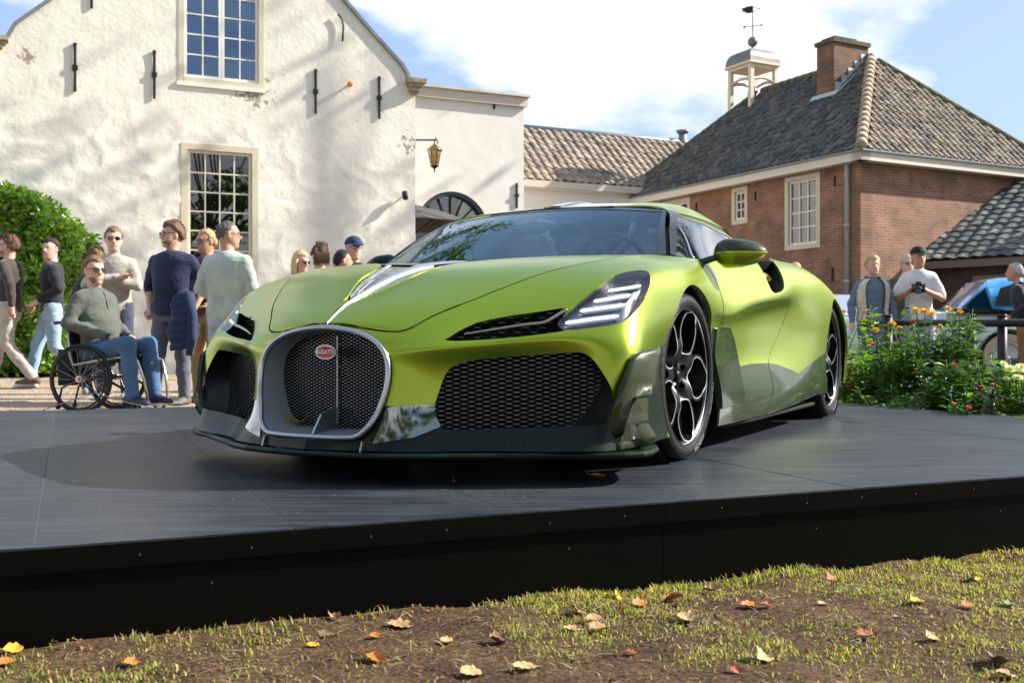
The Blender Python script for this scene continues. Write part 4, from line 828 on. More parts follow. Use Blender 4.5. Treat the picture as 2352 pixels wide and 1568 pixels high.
CARBM = mat('satin_green_tint', (.035, .065, .018), rough=.28, metal=.4, coat=.6)
car = empty('sports_car', AX, 0, 'low satin lime green hypercar with horseshoe grille parked on the black platform', 'car')
car.matrix_world = CARM
car.rotation_mode = 'XYZ'
# control points of the flank, (x, y, z) from the sill up to the shut line
GF = [
 [(1.24,0,.12),(1.215,0,.17),(1.17,0,.25),(1.15,0,.33),(1.138,0,.41),(1.135,0,.47),(1.128,0,.50),(1.12,0,.53),(1.09,0,.565)],
 [(1.21,.16,.12),(1.195,.165,.17),(1.165,.17,.25),(1.148,.17,.33),(1.136,.17,.41),(1.133,.17,.46),(1.126,.165,.485),(1.12,.16,.51),(1.10,.15,.535)],
 [(1.17,.31,.12),(1.15,.31,.17),(1.13,.31,.25),(1.118,.31,.33),(1.108,.31,.41),(1.108,.31,.455),(1.10,.305,.475),(1.093,.295,.495),(1.075,.29,.525)],
 [(1.11,.43,.12),(1.08,.42,.17),(1.035,.42,.25),(1.02,.42,.33),(1.025,.42,.41),(1.045,.425,.462),(1.036,.42,.49),(1.02,.405,.525),(.985,.372,.582)],
 [(1.02,.55,.12),(.985,.54,.17),(.935,.535,.25),(.915,.53,.33),(.92,.53,.41),(.962,.535,.472),(.945,.53,.505),(.92,.51,.56),(.87,.46,.638)],
 [(.95,.70,.12),(.91,.69,.17),(.865,.675,.25),(.842,.665,.33),(.845,.665,.42),(.885,.665,.487),(.86,.66,.53),(.81,.64,.60),(.73,.545,.698)],
 [(.88,.84,.12),(.85,.835,.17),(.815,.825,.25),(.795,.815,.34),(.787,.812,.43),(.80,.805,.507),(.762,.79,.56),(.70,.765,.645),(.58,.628,.752)],
 [(.80,.945,.12),(.78,.94,.17),(.755,.94,.26),(.738,.957,.35),(.718,.975,.44),(.69,.945,.532),(.648,.912,.60),(.575,.868,.695),(.42,.70,.79)],
 [(.60,.985,.12),(.59,.98,.18),(.575,.975,.27),(.565,.98,.36),(.56,.99,.455),(.545,.98,.548),(.52,.96,.63),(.43,.922,.728),(.27,.75,.818)],
 [(.35,.965,.12),(.34,.96,.20),(.33,.955,.29),(.32,.95,.38),(.315,.958,.47),(.31,.976,.565),(.30,.972,.655),(.27,.932,.755),(.10,.785,.838)],
 [(.05,.965,.12),(.05,.96,.20),(.05,.958,.30),(.05,.955,.40),(.05,.96,.49),(.05,.978,.585),(.05,.974,.675),(.04,.933,.775),(-.10,.80,.85)],
 [(-.25,.97,.12),(-.25,.96,.20),(-.25,.95,.30),(-.25,.942,.40),(-.25,.943,.49),(-.25,.955,.58),(-.25,.955,.67),(-.26,.915,.775),(-.32,.815,.857)],
 [(-.55,.98,.12),(-.55,.972,.20),(-.55,.945,.30),(-.55,.915,.40),(-.55,.908,.49),(-.55,.918,.572),(-.55,.952,.612),(-.56,.90,.76),(-.58,.828,.862)],
 [(-.88,.98,.12),(-.88,.968,.20),(-.88,.935,.30),(-.88,.893,.40),(-.88,.885,.50),(-.88,.902,.60),(-.88,.957,.648),(-.89,.905,.76),(-.90,.832,.870)],
 [(-1.2,.982,.12),(-1.2,.972,.20),(-1.2,.94,.30),(-1.2,.898,.40),(-1.2,.888,.51),(-1.2,.908,.635),(-1.2,.968,.685),(-1.2,.925,.78),(-1.2,.838,.885)],
 [(-1.5,.988,.13),(-1.5,.982,.21),(-1.5,.958,.30),(-1.5,.925,.40),(-1.5,.915,.52),(-1.5,.932,.66),(-1.5,.980,.712),(-1.5,.94,.81),(-1.52,.848,.915)],
 [(-1.85,1.0,.15),(-1.85,.998,.23),(-1.85,.985,.32),(-1.85,.968,.42),(-1.85,.960,.53),(-1.85,.970,.66),(-1.85,.975,.745),(-1.85,.935,.855),(-1.88,.85,.937)],
 [(-2.2,1.01,.17),(-2.2,1.01,.25),(-2.2,1.008,.34),(-2.2,1.004,.44),(-2.2,1.003,.54),(-2.2,1.005,.66),(-2.2,.99,.77),(-2.2,.942,.877),(-2.22,.855,.946)],
 [(-2.6,1.015,.17),(-2.6,1.018,.25),(-2.6,1.018,.34),(-2.6,1.018,.44),(-2.6,1.02,.54),(-2.6,1.018,.66),(-2.6,.995,.76),(-2.6,.94,.86),(-2.6,.85,.925)],
 [(-3.0,1.01,.19),(-3.0,1.013,.27),(-3.0,1.015,.35),(-3.0,1.015,.44),(-3.0,1.012,.54),(-3.0,1.0,.64),(-3.0,.97,.74),(-3.0,.91,.82),(-2.98,.82,.88)],
 [(-3.3,.90,.22),(-3.32,.91,.30),(-3.35,.91,.37),(-3.37,.91,.45),(-3.38,.905,.54),(-3.37,.89,.63),(-3.35,.86,.71),(-3.33,.80,.78),(-3.30,.72,.83)],
 [(-3.42,.45,.25),(-3.45,.45,.32),(-3.47,.45,.40),(-3.49,.45,.47),(-3.5,.45,.55),(-3.49,.45,.63),(-3.47,.45,.70),(-3.44,.45,.76),(-3.38,.42,.82)],
 [(-3.45,0,.26),(-3.48,0,.33),(-3.5,0,.41),(-3.52,0,.48),(-3.53,0,.55),(-3.52,0,.63),(-3.50,0,.70),(-3.47,0,.76),(-3.42,0,.82)],
]
PF = Patch(GF, .0085)
# the crown of the hood: shut line to the centre line
def hoodz(x):  # centre-line height
    return float(spl([-.6, -.1, .3, .6, .8, .95, 1.05, 1.127], np.array([[.875], [.845], [.822], [.775], [.712], [.648], [.598], [.543]]), [x])[0, 0])
SH = [g[8] for g in GF[1:12]]
GH = []
for i, p in enumerate(SH):
    x0, y0, z0 = p; row = []
    xc = x0+.04*(1-i/11)+(.0 if i > 1 else 0)
    if i == 0: xc = 1.112
    if i == 1: xc = 1.10
    zc = hoodz(min(xc, 1.127))
    for f in (0, .25, .5, .75, 1.0):
        y = y0*(1-f); x = x0+(xc-x0)*(1-(1-f)**2); bow = 1-(1-f)**2
        row.append((x, y, z0+(zc-z0)*bow+.010*sin(pi*f)*(1 if i > 3 else .3)))
    GH.append(row)
# cabin and rear deck: belt line to roof centre
GC = [
 [(-.30,.775,.868),(-.48,.705,1.00),(-.68,.622,1.112),(-.675,.36,1.148),(-.66,0,1.157)],
 [(-.58,.828,.862),(-.72,.745,.995),(-.90,.645,1.132),(-.93,.36,1.193),(-.93,0,1.212)],
 [(-.90,.832,.870),(-1.0,.752,.995),(-1.13,.655,1.128),(-1.18,.36,1.205),(-1.18,0,1.226)],
 [(-1.2,.838,.885),(-1.25,.765,.993),(-1.35,.672,1.100),(-1.40,.37,1.188),(-1.40,0,1.213)],
 [(-1.52,.848,.915),(-1.53,.78,.985),(-1.58,.70,1.055),(-1.62,.39,1.145),(-1.62,0,1.178)],
 [(-1.88,.85,.937),(-1.87,.795,.965),(-1.87,.715,.995),(-1.88,.40,1.08),(-1.88,0,1.13)],
 [(-2.22,.855,.946),(-2.2,.785,.952),(-2.2,.68,.955),(-2.2,.38,1.01),(-2.2,0,1.07)],
 [(-2.6,.85,.925),(-2.6,.775,.93),(-2.6,.65,.918),(-2.6,.36,.94),(-2.6,0,.99)],
 [(-2.98,.82,.88),(-2.98,.74,.89),(-2.98,.62,.88),(-2.98,.34,.885),(-2.98,0,.92)],
 [(-3.30,.72,.83),(-3.31,.63,.85),(-3.32,.52,.855),(-3.33,.3,.855),(-3.34,0,.87)],
 [(-3.38,.42,.82),(-3.39,.36,.825),(-3.40,.3,.83),(-3.41,.15,.83),(-3.42,0,.82)],
]
PH = Patch(GH, .0085); PC = Patch(GC, .0085)
GW = [[(.14,0,.82),(-.10,0,.925),(-.38,0,1.045),(-.66,0,1.150)],
      [(.11,.25,.82),(-.12,.24,.925),(-.39,.22,1.042),(-.665,.21,1.148)],
      [(.02,.48,.83),(-.19,.455,.93),(-.42,.42,1.035),(-.67,.40,1.135)],
      [(-.13,.65,.845),(-.29,.61,.94),(-.47,.57,1.03),(-.67,.545,1.12)],
      [(-.30,.752,.868),(-.41,.71,.955),(-.53,.665,1.033),(-.68,.618,1.110)]]
PW = Patch(GW, .012)
# ------------------------------------------------ cutting the skin into panels
def gate(f, m): return np.where(m, f, 1e3)
def both(name, tm, mats, label=None, rim=.012, rim_mi=0, parent=None):
    a = tm_object(name, tm, mats, parent or car, rim, rim_mi); b = tm_object(name, tm.mirror(), mats, parent or car, rim, rim_mi)
    if label:
        for o in (a, b):
            if o: o['label'] = label
    return a, b
GRY = np.array([(0,.541),(.06,.538),(.132,.527),(.191,.509),(.24,.481),(.272,.440),(.285,.39),(.284,.336),(.274,.287),(.259,.24),(.238,.199),(.203,.168),(.15,.160),(0,.158)])
GRYF = np.r_[GRY, GRY[1:-1][::-1]*[-1, 1]]
GRS = smooth2(GRYF, 4)
HL = smooth2(zz(z2, [(887,752),(950,690),(1050,602),(1150,522),(1220,477),(1300,451),(1390,441),(1432,458),(1440,515),(1420,575),(1395,630),(1355,683),(1300,733),(1240,763),(1100,783),(932,797)]), 5)
VENT = smooth2(zz(z2, [(212,856),(245,835),(300,800),(375,765),(430,746),(600,712),(760,690),(940,668),(905,740),(945,795),(700,833),(500,851),(300,862)]), 4)
INT = smooth2(zz(z2, [(150,1262),(168,1195),(190,1120),(220,1055),(262,1012),(315,992),(400,975),(550,960),(800,943),(1000,930),(1060,945),(1110,988),(1160,1060),(1205,1140),(1226,1215),(1215,1290),(1185,1345),(1130,1365),(700,1380),(250,1392),(190,1365),(160,1322)]), 4)
f = TM(PF.P, PF.Nn, PF.T)
def circ(P, cx, cz, r): return np.hypot(P[:, 0]-cx, P[:, 2]-cz)-r
WF, WR = (-.06, .345, .945), (-2.79, .36, .968)      # axle x, hub height, outer face y
_, f = f.cut(gate(circ(f.P, WF[0], .348, .372), f.P[:, 1] > .7))
_, f = f.cut(gate(circ(f.P, WR[0], .362, .388), f.P[:, 1] > .7))
_, f = f.cut(gate(poly_sd(f.P[:, 1:3], GRS), f.P[:, 0] > .95))
px = lambda t: npx(t.P)
hl, f = f.cut(gate(poly_sd(px(f), HL), f.P[:, 0] > .2))
vent, f = f.cut(gate(poly_sd(px(f), VENT), f.P[:, 0] > .4))
intk, f = f.cut(gate(poly_sd(px(f), INT), f.P[:, 0] > .3))
# shut line gap against the hood
SHL = smooth2(SH, 12, False)
gap1, f = f.cut(gate(line3_d(f.P, SHL)-.0032, f.P[:, 0] > -.35))
LOWF = zz(z2, [(-900,1262),(0,1250),(150,1240),(190,1120),(600,1100),(1225,1205),(1245,1150),(1285,1030),(1320,965),(1345,938),(1500,897),(1700,830),(1700,1900),(-900,1900)])
lowf, f = f.cut(gate(poly_sd(px(f), LOWF), f.P[:, 0] > .25))
LOWS = zz(z3, [(548,742),(600,731),(640,738),(665,800),(700,957),(760,942),(865,935),(920,945),(1000,975),(1035,995),(1080,960),(1130,920),(1300,800),(1500,1500),(300,1500),(300,742)])
lows, f = f.cut(gate(poly_sd(px(f), LOWS), (f.P[:, 0] < -.1) & (f.P[:, 0] > -2.75)))
DOORF = smooth2(zz(z3, [(512,383),(560,450),(590,520),(612,600),(614,670),(602,728)]), 4, False)
DOORR = smooth2(zz(z3, [(990,552),(975,640),(930,760),(885,860),(868,935),(884,1010),(893,1080),(882,1140),(850,1230)]), 4, False)
SCOOP = smooth2(zz(z3, [(350,92),(430,108),(520,138),(600,174),(680,208),(760,250),(830,303),(890,360),(925,405),(950,460),(957,505),(942,532),(905,543),(880,520),(850,452),(815,388),(760,330),(690,262),(640,218),(560,180),(500,150),(420,125),(352,98)]), 3)
sc1, f = f.cut(gate(poly_sd(px(f), SCOOP), (f.P[:, 0] < -.9) & (f.P[:, 0] > -2.4)))
gd, f = f.cut(gate(poly_sd(px(f), DOORF, False)-.75, (f.P[:, 0] < -.2) & (f.P[:, 0] > -.9)))
gr, f = f.cut(gate(poly_sd(px(f), DOORR, False)-.62, (f.P[:, 0] < -1.0) & (f.P[:, 0] > -2.0)))
gs, lows = lows.cut(gate(poly_sd(px(lows), DOORR, False)-.62, (lows.P[:, 0] < -1.0) & (lows.P[:, 0] > -2.0)))
# split what is left at the two door seams
door, rest = f.cut(np.where((f.P[:, 0] < -.2) & (f.P[:, 0] > -2.1), poly_sd(px(f), zz(z3, [(512,300)])+list(DOORF)+zz(z3, [(602,1400),(850,1400)])+list(DOORR[::-1])+zz(z3, [(990,300)])), 1e3))
fend, quart = rest.cut(-.2-rest.P[:, 0]-.3)
both('front_fender', fend, [PAINT], rim=.014); both('door', door, [PAINT], rim=.012); both('rear_quarter_panel', quart, [PAINT], rim=.016)
both('panel_gap', (gap1+gd+gr+gs).off(.007), [GAP], rim=0)
GLOP = [z1(1235, 1262), z1(1330, 1245), z1(1522, 1232), z1(1535, 1330), z1(1560, 1375), z1(1400, 1440), z1(1150, 1478), z1(1200, 1370)]
glo, lowf = lowf.cut(gate(poly_sd(px(lowf), GLOP), lowf.P[:, 0] > .8))
both('lip_reflection_patch', glo.off(-.004), [mat('carbon_painted_reflection', (.20, .22, .20), rough=.07, metal=.9, coat=1), CARBD], 'glossy carbon beside the grille with its bright reflection coloured silver', rim=.01)  # reflection on the lip fairing, cut out and coloured silver
both('front_lip_fairing', lowf, [CARBD, MBLK], 'dark green carbon fairing below the painted bumper', rim=.01)
BAND = zz(z3, [(700,957),(760,942),(865,935),(920,945),(1000,975),(1035,995),(1080,960),(1300,780),(1300,1080),(1120,1092),(1000,1115),(980,1110),(998,1070),(975,1066),(890,1105),(735,1150),(718,1070)])
band, lows = lows.cut(poly_sd(px(lows), BAND))
BLADE = smooth2(zz(z3, [(565,745),(600,733),(640,740),(662,800),(688,925),(712,1060),(722,1120),(700,1165),(640,1180),(565,1200),(540,1150),(545,1000)]), 3)
blade, sill = lows.cut(poly_sd(px(lows), BLADE))
SILLM = mat('grey_green_gloss_sill', (.07, .085, .06), rough=.14, metal=.4, coat=1)
BLADEM = mat('dark_green_gloss', (.022, .036, .014), rough=.2, spec=.3, coat=.5)
both('side_band', band, [CARBM], 'satin dark green band along the door bottom', rim=.006)
both('side_blade', blade.off(-.012), [BLADEM, CARB], 'green carbon blade behind the front wheel', rim=.03)
both('sill', sill, [SILLM], rim=.01)
# hood
h = TM(PH.P, PH.Nn, PH.T)
_, h = h.cut(gate(poly_sd(h.P[:, 1:3], GRS), h.P[:, 0] > 1.0))
gap2, h = h.cut(line3_d(h.P, SHL)-.0032)
# windscreen base line hides the rear of the hood skin
SPN = np.array([(1.20,0),(1.10,.004),(1.0,.022),(.92,.052),(.84,.088),(.763,.115),(.68,.130),(.60,.155),(.50,.205),(.38,.30),(.26,.42),(.10,.55),(-.05,.65),(-.20,.76),(-.5,.9),(-.8,.9),(-.8,-.2),(1.2,-.2)])
cow, h = h.cut(poly_sd(h.P[:, 0:2], SPN))
cowl, spine = cow.cut(cow.P[:, 0]-.46+.28*cow.P[:, 1])
HOODC = carbon('grey_carbon_hood', (.07, .075, .07), (.20, .21, .19), .12)
hoods = both('hood', h, [PAINT], rim=.012)
both('cowl_panel', cowl.off(.004), [HOODC], 'grey carbon panel below the windscreen', rim=0)
both('hood_spine_panel', spine.off(.012), [HOODC], 'grey carbon inlay beside the hood spine', rim=0)
both('panel_gap', gap2.off(.007), [GAP], rim=0)
# spine ridges on the hood centre
def hz(x, y):
    i = ((PH.P[:, 0]-x)**2+(PH.P[:, 1]-abs(y))**2).argmin(); return PH.P[i, 2]
def ridge(name, pts, wfun, hgt, m, lab=None):
    rows = []
    for x, y in smooth2(pts, 6, False):
        z = hz(x, y); ww = wfun(x)
        rows.append([(x, y-ww, z-.012), (x, y-ww*.8, z+hgt*.6), (x, y, z+hgt), (x, y+ww*.8, z+hgt*.6), (x, y+ww, z-.012)])
    mb = MB(); mb.grid(rows); o = mb.build(name, m, car)
    if lab: o['label'] = lab
    return o
WHT = mat('polished_pale_carbon', (.50, .52, .52), rough=.2, metal=.85, coat=1)
ridge('hood_spine', [(1.118,0),(1.05,0),(.95,0),(.8,0),(.6,0),(.4,0),(.2,0)], lambda x: .0035+max(0, (1.0-x))*.045, .006, WHT, 'polished centre spine of the hood')
for s in (1, -1):
    ridge('spine_rib', [(.93,.040*s),(.84,.070*s),(.76,.092*s),(.66,.112*s),(.56,.145*s),(.45,.20*s)], lambda x: .004+max(0, (.9-x))*.02, -.001, WHT)
    ridge('hood_vent_lip', [(.98,.036*s),(.92,.055*s),(.84,.090*s),(.763,.118*s),(.68,.133*s),(.61,.152*s)], lambda x: .006, .004, PAINT)
    mb = MB()
    for k in range(26):
        x = .90-.0115*k; y0 = (.058+.07*(k/26))*s; z = hz(x, y0)-.006
        mb.box((x, y0+.008*s, z), (.003, .032, .005))
    mb.build('hood_vent_mesh', mat('vent_mesh_metal', (.35, .34, .28), rough=.35, metal=.8), car)['kind'] = 'stuff'
# cabin
c = TM(PC.P, PC.Nn, PC.T)
AP = zz(z2, [(1500,60),(1537,76),(1600,93),(1599,200),(1594,380),(1500,378)])
ap, c = c.cut(gate(poly_sd(px(c), AP), (c.P[:, 0] > -1.1) & (c.P[:, 1] > .5)))
GL = zz(z3, [(352,102),(420,128),(500,153),(560,184),(640,222),(690,265),(760,334),(808,386),(640,381),(520,376),(440,372),(335,360),(345,240)])
gl, c = c.cut(gate(poly_sd(px(c), GL), (c.P[:, 0] > -1.8) & (c.P[:, 1] > .5)))
sc2, c = c.cut(gate(poly_sd(px(c), SCOOP), (c.P[:, 0] < -.6) & (c.P[:, 0] > -2.4) & (c.P[:, 1] > .3)))
belt, c = c.cut(gate(poly_sd(px(c), zz(z3, [(330,300),(440,372),(520,376),(640,381),(812,388),(860,470),(860,520),(700,500),(330,420)])), (c.P[:, 0] > -1.6) & (c.P[:, 1] > .7)))
belt2 = belt
header, c = c.cut(gate(np.where(c.P[:, 0] > -.672, -1.0, 1.0)*.01, c.P[:, 0] > -1.2))
RP = c
rdeck, roof = c.cut(c.P[:, 0]+1.62+.0*c.P[:, 1])
rgl, roof = roof.cut(np.maximum(np.maximum(roof.P[:, 1]-.40, roof.P[:, 0]+.73), -1.42-roof.P[:, 0])*.5)
both('roof_panel', roof, [PAINT], rim=.01); both('rear_deck', rdeck, [PAINT], rim=.01)
both('windscreen_header', header.off(-.001), [BLK], rim=.01)
both('a_pillar', ap, [BLK], 'gloss black windscreen pillar', rim=.012)
both('door_top', belt2, [PAINT], rim=.01)
trimtop, scp = sc2.cut(-1.36-sc2.P[:, 0])
both('window_trim', trimtop.off(.006), [MBLK], rim=.01)
scq = (scp+sc1)
both('scoop_well', scq.off(.075), [GAP], rim=0)
# inner wall of the scoop
def wall(name, outline_tm, depth, m, parent=None):
    for t in (outline_tm, outline_tm.mirror()):
        e = t.bedges(); mb = MB()
        for a, b in e:
            mb.add([t.P[a], t.P[b], t.P[b]-t.N[b]*depth, t.P[a]-t.N[a]*depth], [(0, 1, 2, 3)])
        mb.build(name, m, parent or car)
scq2 = TM(scq.P, scq.N, scq.T)
wall('scoop_wall', scp, .075, MBLK)
wall('scoop_wall', sc1, .075, MBLK)
RFG = glass('roof_glass', (.85, .88, .88), 1.2, 1.6)
both('roof_window', rgl, [RFG], rim=0)
WSG = glass('sky_tinted_windscreen_glass', (.94, .98, .98), 1.0, 1.75, 0., (.66, .86, 1.0))  # sky blue put into the reflection colour
SDG = glass('side_window_glass', (.80, .84, .84), 1.5, 1.9)
both('side_window', gl.off(.003), [SDG], rim=0)
wtm = TM(PW.P, PW.Nn, PW.T)
ws = wtm+wtm.mirror(); tm_object('windscreen', ws, [WSG], car, rim=0)
# black frit border round the glass
pp = npx(wtm.P); uvw = PW.uv
fr1, _ = TM(PW.P, PW.Nn, PW.T).cut(np.where((uvw[:, 0] > .955) | (uvw[:, 1] > .955), -1., 1.)*.01)
both('windscreen_border', fr1.off(-.002 if (PW.Nn[:, 2].mean() > 0) else .002), [BLK], rim=0)
# ------------------------------------------------ underbody and front aero
mb = MB()
half = [(1.245,0),(1.235,.15),(1.205,.30),(1.15,.42),(1.06,.55),(.97,.69),(.885,.82),(.83,.93),(.775,1.0),(.72,1.045),(.66,1.055),(.55,1.035),(.45,.99),(.36,.94)]
half = [(x, y) for x, y in half]
bk = [(.36,.66),(-2.4,.66)]
def slab(name, pl, z0, z1_, m, par=car, bev=.008):
    full = pl+[(x, -y) for x, y in pl[::-1] if y > 0]
    mb = MB(); n = len(full); c = np.mean(full, 0)
    def ring(s, z): return [(x-(x-c[0])*s/ max(hypot(x-c[0], y-c[1]), .1), y-(y-c[1])*s/max(hypot(x-c[0], y-c[1]), .1), z) for x, y in full]
    R_ = [ring(bev, z0), ring(0, z0+bev), ring(0, z1_-bev), ring(bev, z1_)]
    vs = [v for r in R_ for v in r]; fs = []
    for j in range(3):
        for i in range(n): fs.append((j*n+i, j*n+(i+1) % n, (j+1)*n+(i+1) % n, (j+1)*n+i))
    fs += [tuple(range(n))[::-1], tuple(range(3*n, 4*n))]
    mb.add(vs, fs); return mb.build(name, m, par)
slab('splitter', half+bk, .094, .115, CARBD)['label'] = 'dark green carbon front splitter'
FLR = [(.34,.62),(-.45,.62),(-.5,.95),(-.9,.975),(-2.3,.97),(-2.35,.66),(-3.35,.66)]
slab('underfloor', FLR, .10, .118, GAP)
# dark inner body so nothing shows through the openings
mb = MB(); mb.box((.15, 0, .42), (.6, .9, .5)); mb.build('inner_structure', GAP, car)
mb = MB(); mb.box((-1.1, 0, .30), (1.6, 1.62, .34)); mb.box((-2.7, 0, .42), (1.0, 1.24, .55)); mb.build('inner_structure', GAP, car)
# wheel wells
for s in (1, -1):
    for X, r, y1 in ((WF[0], .385, .935), (WR[0], .40, .975)):
        mb = MB(); M = Matrix.Translation((X, .60*s, .35)) @ Matrix.Rotation(-pi/2*s, 4, 'X')
        mb.lathe([(0, 0), (r, 0), (r, y1-.62)], 40, M, a0=0, a1=2*pi)
        o = mb.build('wheel_well', GAP, car)
# ------------------------------------------------ horseshoe grille
def outline3(scale, x0, k=0.0, shift=0.0, n=4):  # scaled copy of the horseshoe
    o = []
    for y, z in smooth2(GRYF, n):
        zc = .35; yy = y*scale; z2_ = zc+(z-zc)*scale+shift
        xx = x0(z2_, yy) if callable(x0) else x0
        o.append((xx, yy, z2_))
    return o
def gx(z, y=0):  # front plane of the grille follows the nose
    return float(np.interp(z, [.15, .20, .25, .33, .41, .48, .54], [1.212, 1.196, 1.172, 1.154, 1.142, 1.137, 1.132]))-.012*(y/.28)**2
ro = outline3(.985, lambda z, y: gx(z, y)+.006)
mb = MB(); mb.tube(ro, .0105, 8, closed=True); g_ring = mb.build('grille_ring', SATM, car); g_ring['label'] = 'satin silver horseshoe ring'
r1 = outline3(.975, lambda z, y: gx(z, y)); r2 = outline3(.925, lambda z, y: gx(z, y)-.06); r3 = outline3(.90, 1.045, shift=.0)
mb = MB(); mb.grid([r1+[r1[0]], r2+[r2[0]], r3+[r3[0]]]); mb.build('grille_duct', mat('duct_grey_metal', (.34, .37, .39), rough=.42, metal=.45), car)
def honeycomb(name, P0, U, V, w, h, cw, chh, inside, m_bar, m_wire, dep, bar=.0016, parent=None, dashes=.55):
    """flattened hexagon mesh in the plane P0+U*u+V*v; dashes are the bright horizontal edges"""
    P0, U, V = Vector(P0), Vector(U), Vector(V); Nn = U.cross(V).normalized(); mb = MB()
    if dep < 0: Nn = -Nn; dep = -dep
    ncol = int(w/(cw/2)); nrow = int(h/chh)
    def strip(a, b, t, mi, dd):
        d = (b-a).normalized(); q = d.cross(Nn)*t
        mb.add([a-q, b-q, b+q, a+q, a-q-Nn*dd, b-q-Nn*dd, b+q-Nn*dd, a+q-Nn*dd], [(0,1,2,3),(0,4,5,1),(1,5,6,2),(2,6,7,3),(3,7,4,0)], mi)
    for i in range(ncol+1):
        for j in range(nrow+1):
            u = i*cw/2; v = j*chh+(chh/2 if i % 2 else 0)
            c = P0+U*u+V*v
            if not inside(c): continue
            dl = cw*dashes/2
            strip(c-U*dl*.62+Nn*.002, c+U*dl*.62+Nn*.002, bar, 0, dep)
            # wires to the four neighbours
            for sv in (1, -1):
                strip(c+U*dl*.62, c+U*(cw/2-dl*.62)+V*chh/2*sv, bar*.55, 1, dep*.6)
    o = mb.build(name, [m_bar, m_wire], parent or car); o['kind'] = 'stuff'; return o
DASH = mat('mesh_edge_metal', (.40, .41, .43), rough=.35, metal=.8); WIRE = mat('mesh_wire_black', (.02, .02, .022), rough=.4, metal=.5)
in3 = np.array([(p[1], p[2]) for p in r3])
def ing(c): return poly_sd(np.array([[c.y, c.z]]), in3)[0] < .003
honeycomb('grille_mesh', (1.048, -.28, .15), (0, 1, 0), (0, 0, 1), .54, .40, .026, .0118, ing, DASH, WIRE, .012, .0011)
mb = MB(); mb.prism([(1.03, p[1], p[2]) for p in r3], (-.01, 0, 0)); mb.build('grille_backing', GAP, car)
mb = MB()
for k in range(34): mb.box((1.057, .003, .200+.0092*k), (.008, .007, .0068))
mb.build('grille_centre_bar', DASH, car)
# fin on the duct floor
fin = [(1.215,0,.150),(1.195,0,.170),(1.150,0,.232),(1.115,0,.247),(1.05,0,.256),(1.05,0,.158)]
mb = MB(); mb.prism([(x, -.004, z) for x, y, z in fin], (0, .008, 0)); mb.build('grille_fin', SATM, car)
for y in (-.215, .0, .215):
    mb = MB(); mb.prism([(1.212, y-.0025, .118),(1.20, y-.0025, .152),(1.17, y-.0025, .152),(1.17, y-.0025, .118)], (0, .006, 0)); mb.build('lip_strut', SATM, car)
# badge
BM_ = Matrix.Translation((1.055, -.045, .437)) @ Matrix.Rotation(0, 4, 'Y')
def disc(name, x, a, b, t, m, z=.452, y0=0.0, par=None, n=40):
    mb = MB(); vs = [(x, y0+a*cos(2*pi*k/n), z+b*sin(2*pi*k/n)) for k in range(n)]; mb.prism(vs, (t, 0, 0)); return mb.build(name, m, par or car)
bd = disc('badge', 1.118, .0455, .0255, .006, SILV); REDM = mat('red_badge_enamel', (.50, .012, .012), rough=.25, coat=.8)
disc('badge_enamel', 1.1215, .0425, .0225, .004, REDM, par=bd)
mb = MB()
for k in range(44):
    a = 2*pi*k/44; mb.box((1.1255, .0402*cos(a), .452+.0205*sin(a)), (.0015, .0022, .0014))
mb.build('dot_border', mat('badge_white', (.8, .8, .78), rough=.35), bd)
tm_ = text_mesh('BUGATTI', .0185, .0008, .00035); tm_.materials.append(MATS['badge_white'])
link('lettering', tm_, bd, M=Matrix.Translation((1.127, .0, .4495)) @ Matrix(((0, 0, 1, 0), (-1, 0, 0, 0), (0, 1, 0, 0), (0, 0, 0, 1))).inverted().to_4x4() if False else Matrix.Translation((1.127, .0, .4515)) @ Matrix(((0, 0, 1), (1, 0, 0), (0, 1, 0))).to_4x4())
t2 = text_mesh('EB', .009, .0006, .0002); t2.materials.append(mat('badge_dark', (.05, .01, .01), rough=.5))
link('monogram', t2, bd, M=Matrix.Translation((1.1262, .0, .4655)) @ Matrix(((0, 0, 1), (1, 0, 0), (0, 1, 0))).to_4x4())
mb = MB(); mb.tube([(1.09, 0, .452), (1.118, 0, .452)], .006, 6); mb.build('badge_stem', MBLK, bd)
# ------------------------------------------------ lower intakes and the vents beside the lamps
def plane_mesh(tag_, A, B, z0, z1_, cw, chh, bar, poly, grow, dep=.012):
    A, B = Vector(A), Vector(B)
    for s in (1, -1):
        a = Vector((A.x, A.y*s, z0)); b = Vector((B.x, B.y*s, z0)); U = (b-a).normalized(); W = (b-a).length
        pc = poly.mean(0); pg = pc+(poly-pc)*grow
        def ins(c): return poly_sd(npx([[c.x, abs(c.y), c.z]]), pg)[0] < 0
        honeycomb(tag_, a, U, (0, 0, 1), W, z1_-z0, cw, chh, ins, DASH2, WIRE, dep if s > 0 else -dep, bar)
DASH2 = mat('intake_mesh_edge', (.17, .175, .18), rough=.35, metal=.7)
plane_mesh('intake_mesh', (1.025,.36,0), (.655,.90,0), .17, .46, .0525, .0158, .0017, INT, 1.04)
both('intake_backing', intk.off(.10), [GAP], rim=0); both('intake_backing', vent.off(.07), [GAP], rim=0)
wall('intake_surround', intk, .10, MBLK); wall('vent_surround', vent, .07, MBLK); wall('headlight_surround', hl, .04, BLK)
plane_mesh('vent_mesh', (1.005,.42,0), (.69,.79,0), .47, .62, .058, .034, .0007, VENT, 1.05)
